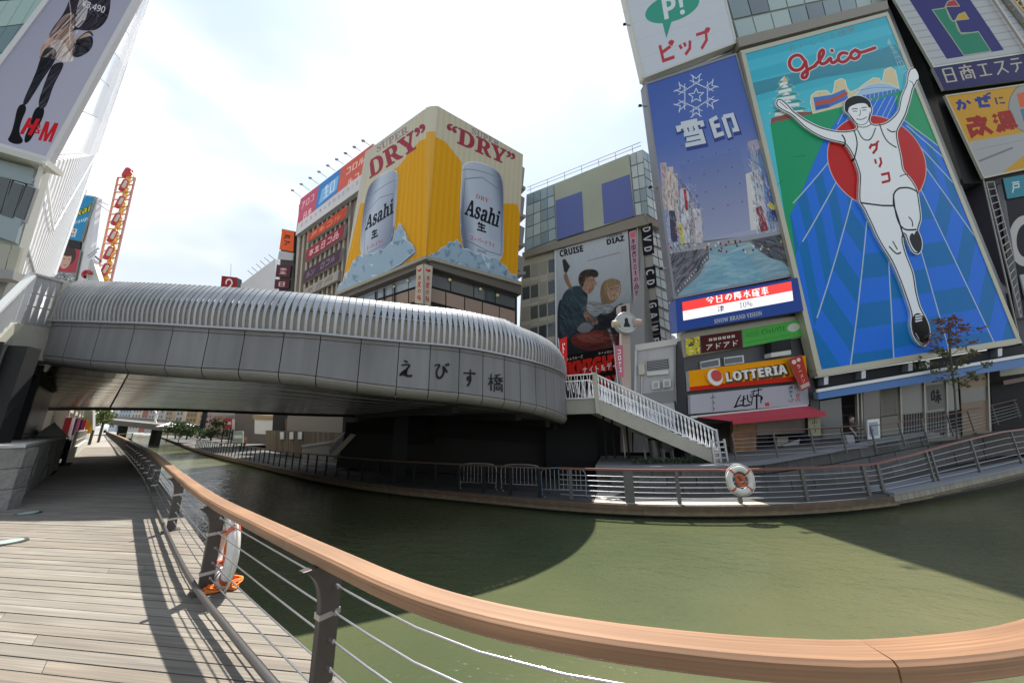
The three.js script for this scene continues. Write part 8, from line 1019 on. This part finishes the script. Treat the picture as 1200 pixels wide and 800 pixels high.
// ------------------------------------------------------------------ foliage
const leafG = (() => { const g = new THREE.BufferGeometry(); g.setAttribute('position', new THREE.Float32BufferAttribute([0, 0, 0, 0.35, 0.5, 0.08, 0, 1, 0, 0, 0, 0, 0, 1, 0, -0.35, 0.5, 0.08], 3)); g.computeVertexNormals(); return g; })();
function foliage(name, centres, n, size, cols) {                     // one mesh of many small leaves
  const pos = [], col = [], nor = []; const m = new THREE.Matrix4(), e = new THREE.Euler(), q = new THREE.Quaternion(), src = leafG.attributes.position, ns = leafG.attributes.normal, v = V(), nm = new THREE.Matrix3();
  for (let i = 0; i < n; i++) { const c = pick(centres), d = V(rr(-1, 1), rr(-1, 1), rr(-1, 1)).normalize().multiplyScalar(c[3] * Math.pow(rnd(), 0.5)), p = V(c[0] + d.x, c[1] + d.y * 0.7, c[2] + d.z), s = size * rr(0.6, 1.3); q.setFromEuler(e.set(rr(-1.2, 1.2), rr(0, 6.3), rr(-1.2, 1.2))); m.compose(p, q, V(s, s, s)); nm.getNormalMatrix(m); const k = pick(cols), f = rr(0.75, 1.25); for (let j = 0; j < 6; j++) { v.fromBufferAttribute(src, j).applyMatrix4(m); pos.push(v.x, v.y, v.z); v.fromBufferAttribute(ns, j).applyMatrix3(nm).normalize(); nor.push(v.x, v.y, v.z); col.push(k[0] * f, k[1] * f, k[2] * f); } }
  const g = new THREE.BufferGeometry(); g.setAttribute('position', new THREE.Float32BufferAttribute(pos, 3)); g.setAttribute('normal', new THREE.Float32BufferAttribute(nor, 3)); g.setAttribute('color', new THREE.Float32BufferAttribute(col, 3)); return g;
}
const leafM = new THREE.MeshPhysicalMaterial({ vertexColors: true, roughness: 0.85, transmission: 0.3, thickness: 0, side: THREE.DoubleSide });
const bark = std(0.1, 0.085, 0.07, 0.9);
{ // slim sapling in front of the runner billboard
  const b = U(1121, 515, 18.2); b.y = 0.3; const tp = U(1112, 372, 18.2), top = tp.y, t = thing('sapling', 'slim sapling with sparse reddish crown in front of the runner billboard', 'tree', b); const H = top - b.y, ax = (f) => b.x + (tp.x - b.x) * f; part(t, 'trunk', tube([b.clone(), V(ax(0.4) + 0.05, b.y + H * 0.4, b.z), V(ax(0.75) - 0.05, b.y + H * 0.75, b.z), V(ax(1), b.y + H, b.z)], 0.04, 20, 6), bark);
  const up = [], lo = []; for (let k = 0; k < 22; k++) { const f = 0.38 + 0.6 * k / 22, a = k * 2.4, l = (0.5 + 0.6 * Math.sin(f * 3)) * (1.25 - f) * 1.5, p = V(ax(f), b.y + H * f, b.z), e = p.clone().add(V(Math.cos(a) * l, 0.45 * l + 0.15, Math.sin(a) * l)); part(t, 'branch', tube([p, p.clone().lerp(e, 0.5).add(V(0, 0.05, 0)), e], 0.014, 6, 5), bark); (f > 0.66 ? up : lo).push([e.x, e.y, e.z, 0.3], [(p.x + e.x) / 2, (p.y + e.y) / 2, (p.z + e.z) / 2, 0.22]); }
  for (const [dx, y] of [[1.15, 0.93], [0.9, 0.9], [-0.5, 0.97], [-0.75, 0.86], [-1.1, 0.78], [0.4, 0.84], [1.3, 0.88]]) up.push([ax(y) + dx, b.y + H * y, b.z + rr(-0.3, 0.3), 0.3]);
  part(t, 'crown', foliage('l', up, 480, 0.15, [[0.34, 0.1, 0.06], [0.28, 0.14, 0.06], [0.14, 0.16, 0.05], [0.3, 0.08, 0.06]]), leafM); part(t, 'lower_crown', foliage('l', lo, 620, 0.15, [[0.11, 0.14, 0.05], [0.15, 0.16, 0.06], [0.18, 0.13, 0.05]]), leafM);
}
function bush(name, label, px, py, D, r, n, size, cols, group) { const c = U(px, py, D), t = thing(name, label, 'tree', c.clone().setY(name === 'tree' ? -0.3 : 0), group); part(t, 'trunk', tube([c.clone().setY(-0.4), c.clone()], 0.12, 4, 6), bark); const cs = []; for (let k = 0; k < 7; k++) cs.push([c.x + rr(-r, r) * 0.8, c.y + rr(-r, r) * 0.6, c.z + rr(-r, r) * 0.8, r * 0.6]); part(t, 'crown', foliage('l', cs, n, size, cols), leafM); }
const gr = [[0.05, 0.085, 0.02], [0.07, 0.11, 0.03], [0.035, 0.06, 0.02]];
bush('shrub', 'bright leafy shrub on the left bank behind the ramp', 113, 488, 36, 1.2, 500, 0.3, [[0.1, 0.16, 0.03], [0.14, 0.17, 0.05], [0.06, 0.1, 0.02]]); bush('shrub', 'smaller shrub right of the bright leafy one on the left bank', 121, 494, 42, 1.0, 350, 0.3, [[0.09, 0.13, 0.03], [0.14, 0.15, 0.06]]);
bush('tree', 'small round tree between the two white parasols', 207, 503, 62, 1.3, 400, 0.4, gr); bush('tree', 'bigger round tree right of the white parasols', 220, 505, 58, 1.9, 700, 0.4, gr); bush('tree', 'dark tree next to the red signboard', 249, 503, 52, 1.6, 500, 0.4, gr);
for (const [px, D, l] of [[199, 66, 'left one of two white parasols on the far bank'], [213, 63, 'right one of two white parasols on the far bank']]) { const p = U(px, 497, D), t = thing('parasol', l, 'parasol', p.clone().setY(-1.3)), g = new THREE.ConeGeometry(1.9, 0.8, 8).toNonIndexed(); g.translate(p.x, p.y, p.z); part(t, 'canopy', g, M.white); part(t, 'pole', cyl(0.06, 0.06, p.y + 1.2, p.x, (p.y - 1.3) / 2, p.z, 8), M.dark); }
// low planting at the foot of the dark void by the stairs
{ const cs = []; for (let x = 745; x <= 830; x += 8) { const p = U(x, 545, 15.9); cs.push([p.x, -0.15, p.z, 0.2]); } const m = solo('ground_cover', foliage('l', cs, 500, 0.12, gr), leafM, 'low green planting along the stone wall top below the stairs', 'plants'); m.userData = { kind: 'stuff', label: 'low green planting along the stone wall top below the stairs', category: 'plants' }; }
// ------------------------------------------------------------------ people, far off
function person(label, base, face, o = {}) {
  const h = o.h ?? 1.68, s = h / 1.7, J = { hd: [0, 1.58, 0.02, 0.105], nk: [0, 1.42, 0, 0.06], ch: [0, 1.25, 0, 0.15], wa: [0, 1.02, 0, 0.125], hp: [0, 0.9, 0, 0.15], sl: [-0.18, 1.36, 0, 0.065], sr: [0.18, 1.36, 0, 0.065], el: [-0.25, 1.08, -0.02, 0.045], er: [0.25, 1.08, -0.02, 0.045], wl: [-0.22, 0.84, 0.08, 0.032], wr: [0.22, o.arm ? 1.05 : 0.84, o.arm ? 0.28 : 0.08, 0.032], kl: [-0.1, 0.48, 0.04 + (o.step ?? 0), 0.065], kr: [0.1, 0.48, 0.03 - (o.step ?? 0) * 0.3, 0.065], al: [-0.1, 0.08, (o.step ?? 0) * 1.2, 0.042], ar: [0.1, 0.08, -(o.step ?? 0) * 1.3, 0.042], tl: [-0.12, 0.035, 0.16 + (o.step ?? 0) * 1.2, 0.035], tr: [0.12, 0.035, 0.14 - (o.step ?? 0) * 1.3, 0.035], hl: [-0.21, 0.75, 0.11, 0.036], hr: [0.21, o.arm ? 1.07 : 0.75, o.arm ? 0.37 : 0.11, 0.036] };
  const B = [['hd', 'hd'], ['hd', 'nk'], ['nk', 'ch'], ['ch', 'wa'], ['wa', 'hp'], ['ch', 'sl'], ['ch', 'sr'], ['sl', 'el'], ['sr', 'er'], ['el', 'wl'], ['er', 'wr'], ['wl', 'hl'], ['wr', 'hr'], ['hp', 'kl'], ['hp', 'kr'], ['kl', 'al'], ['kr', 'ar'], ['al', 'tl'], ['ar', 'tr']];
  const res = 64, mc = new MarchingCubes(res, new THREE.MeshBasicMaterial(), false, false, 60000), f = (x, y, z) => { let d = 1e9; for (const [a, b] of B) { const A = J[a], C = J[b], ux = C[0] - A[0], uy = C[1] - A[1], uz = C[2] - A[2], l = ux * ux + uy * uy + uz * uz, t = l ? Math.max(0, Math.min(1, ((x - A[0]) * ux + (y - A[1]) * uy + (z - A[2]) * uz) / l)) : 0, r = A[3] + (C[3] - A[3]) * t, e = Math.hypot(x - A[0] - ux * t, (y - A[1] - uy * t), z - A[2] - uz * t) - r, k = 0.05, hh = Math.max(0, Math.min(1, 0.5 + 0.5 * (d - e) / k)); d = d + (e - d) * hh - k * hh * (1 - hh); } return d; };
  for (let k = 0; k < res; k++) for (let j = 0; j < res; j++) for (let i = 0; i < res; i++) mc.field[i + j * res + k * res * res] = -f((i / res * 2 - 1) * 0.92, (j / res * 2 - 1) * 0.92 + 0.86, (k / res * 2 - 1) * 0.92);
  mc.isolation = 0; mc.update(); const n = mc.count, pos = [], col = [], nr = mc.normalArray.slice(0, n * 3), sk = [0.42, 0.27, 0.19], sh = o.shirt ?? [0.03, 0.03, 0.035], tr = o.trousers ?? [0.03, 0.03, 0.04];
  for (let i = 0; i < n; i++) { const x = mc.positionArray[i * 3] * 0.92, y = mc.positionArray[i * 3 + 1] * 0.92 + 0.86, z = mc.positionArray[i * 3 + 2] * 0.92; pos.push(x, y, z); const arm = Math.abs(x) > 0.19 && y > 0.7, c = y > 1.43 ? sk : arm && y < 1.12 ? sk : y > 0.92 ? sh : y < 0.09 ? [0.02, 0.02, 0.02] : tr; col.push(...c); }
  const g = new THREE.BufferGeometry(); g.setAttribute('position', new THREE.Float32BufferAttribute(pos, 3)); g.setAttribute('color', new THREE.Float32BufferAttribute(col, 3)); g.computeVertexNormals();
  const th = thing('person', label, 'person', base); const mt = new THREE.Matrix4().makeRotationY(face).scale(V(s, s, s)).setPosition(base); g.applyMatrix4(mt); part(th, 'body', g, std(1, 1, 1, 0.8, 0, { vertexColors: true }));
  const hair = new THREE.SphereGeometry(0.122, 16, 12, 0, Math.PI * 2, 0, Math.PI * 0.52).toNonIndexed(); hair.rotateX(-0.45); hair.translate(0, 1.6, 0.005); hair.applyMatrix4(mt); part(th, 'hair', hair, std(0.015, 0.012, 0.01, 0.7));
}
{ const p = wRun.p(1006, 525, 0.9); p.y = 0.05; person('person in dark clothes standing in the shop doorway beside the glass front', p, 0.5, { arm: true }); 
  person('person in pale top walking on the left bank beyond the bridge', PY(96, 512, 0), 2.4, { shirt: [0.4, 0.36, 0.34], step: 0.14 }); person('person in dark clothes walking behind the pale-topped one beyond the bridge', PY(91, 509, 0), -0.8, { step: 0.12 }); const q = U(286, 520, 44); q.y = -1.25; person('person in orange top on the far promenade beside the grey-green panel', q, 1.2, { shirt: [0.4, 0.14, 0.05], step: 0.1 }); }
// small things by the shopfront
{ const w = wRun, t = thing('signboard', 'white standing menu board with small blue mark outside the glass front', 'sign', w.p(1024, 530, 0.4).setY(0)); part(t, 'face', slab(w.q([[1017, 492], [1031, 490.5], [1032, 513], [1018, 515]], 0.5), w.n, 0.06), M.white); part(t, 'panel', slab(w.q([[1019, 495], [1029, 494], [1030, 510], [1020, 511.5]], 0.52), w.n, 0.04), std(0.3, 0.36, 0.38, 0.5)); part(t, 'mark', slab(w.q([[1020, 503], [1024, 502.5], [1024, 508], [1020.5, 508.5]], 0.53), w.n, 0.04), std(0.1, 0.1, 0.35, 0.5)); part(t, 'leg', bar(w.p(1025, 514, 0.4), w.p(1025, 530, 0.4), 0.08), M.dark);
  const c = w.p(998, 526, 0.9), b = thing('crate', 'pale crate with bags left by the shop doorway', 'crate', c.clone()); part(b, 'box', rbox(0.5, 0.35, 0.4, 0.02, c.x, c.y, c.z), std(0.35, 0.33, 0.32, 0.7)); part(b, 'bag', (() => { const g = new THREE.SphereGeometry(0.2, 12, 8).toNonIndexed(); g.scale(1, 0.8, 1); g.translate(c.x + 0.5, c.y - 0.02, c.z); return g; })(), M.white); part(b, 'box', rbox(0.4, 0.5, 0.3, 0.02, c.x + 0.05, c.y + 0.45, c.z - 0.1), std(0.3, 0.3, 0.3, 0.7)); }
renderer.render(scene, camera);
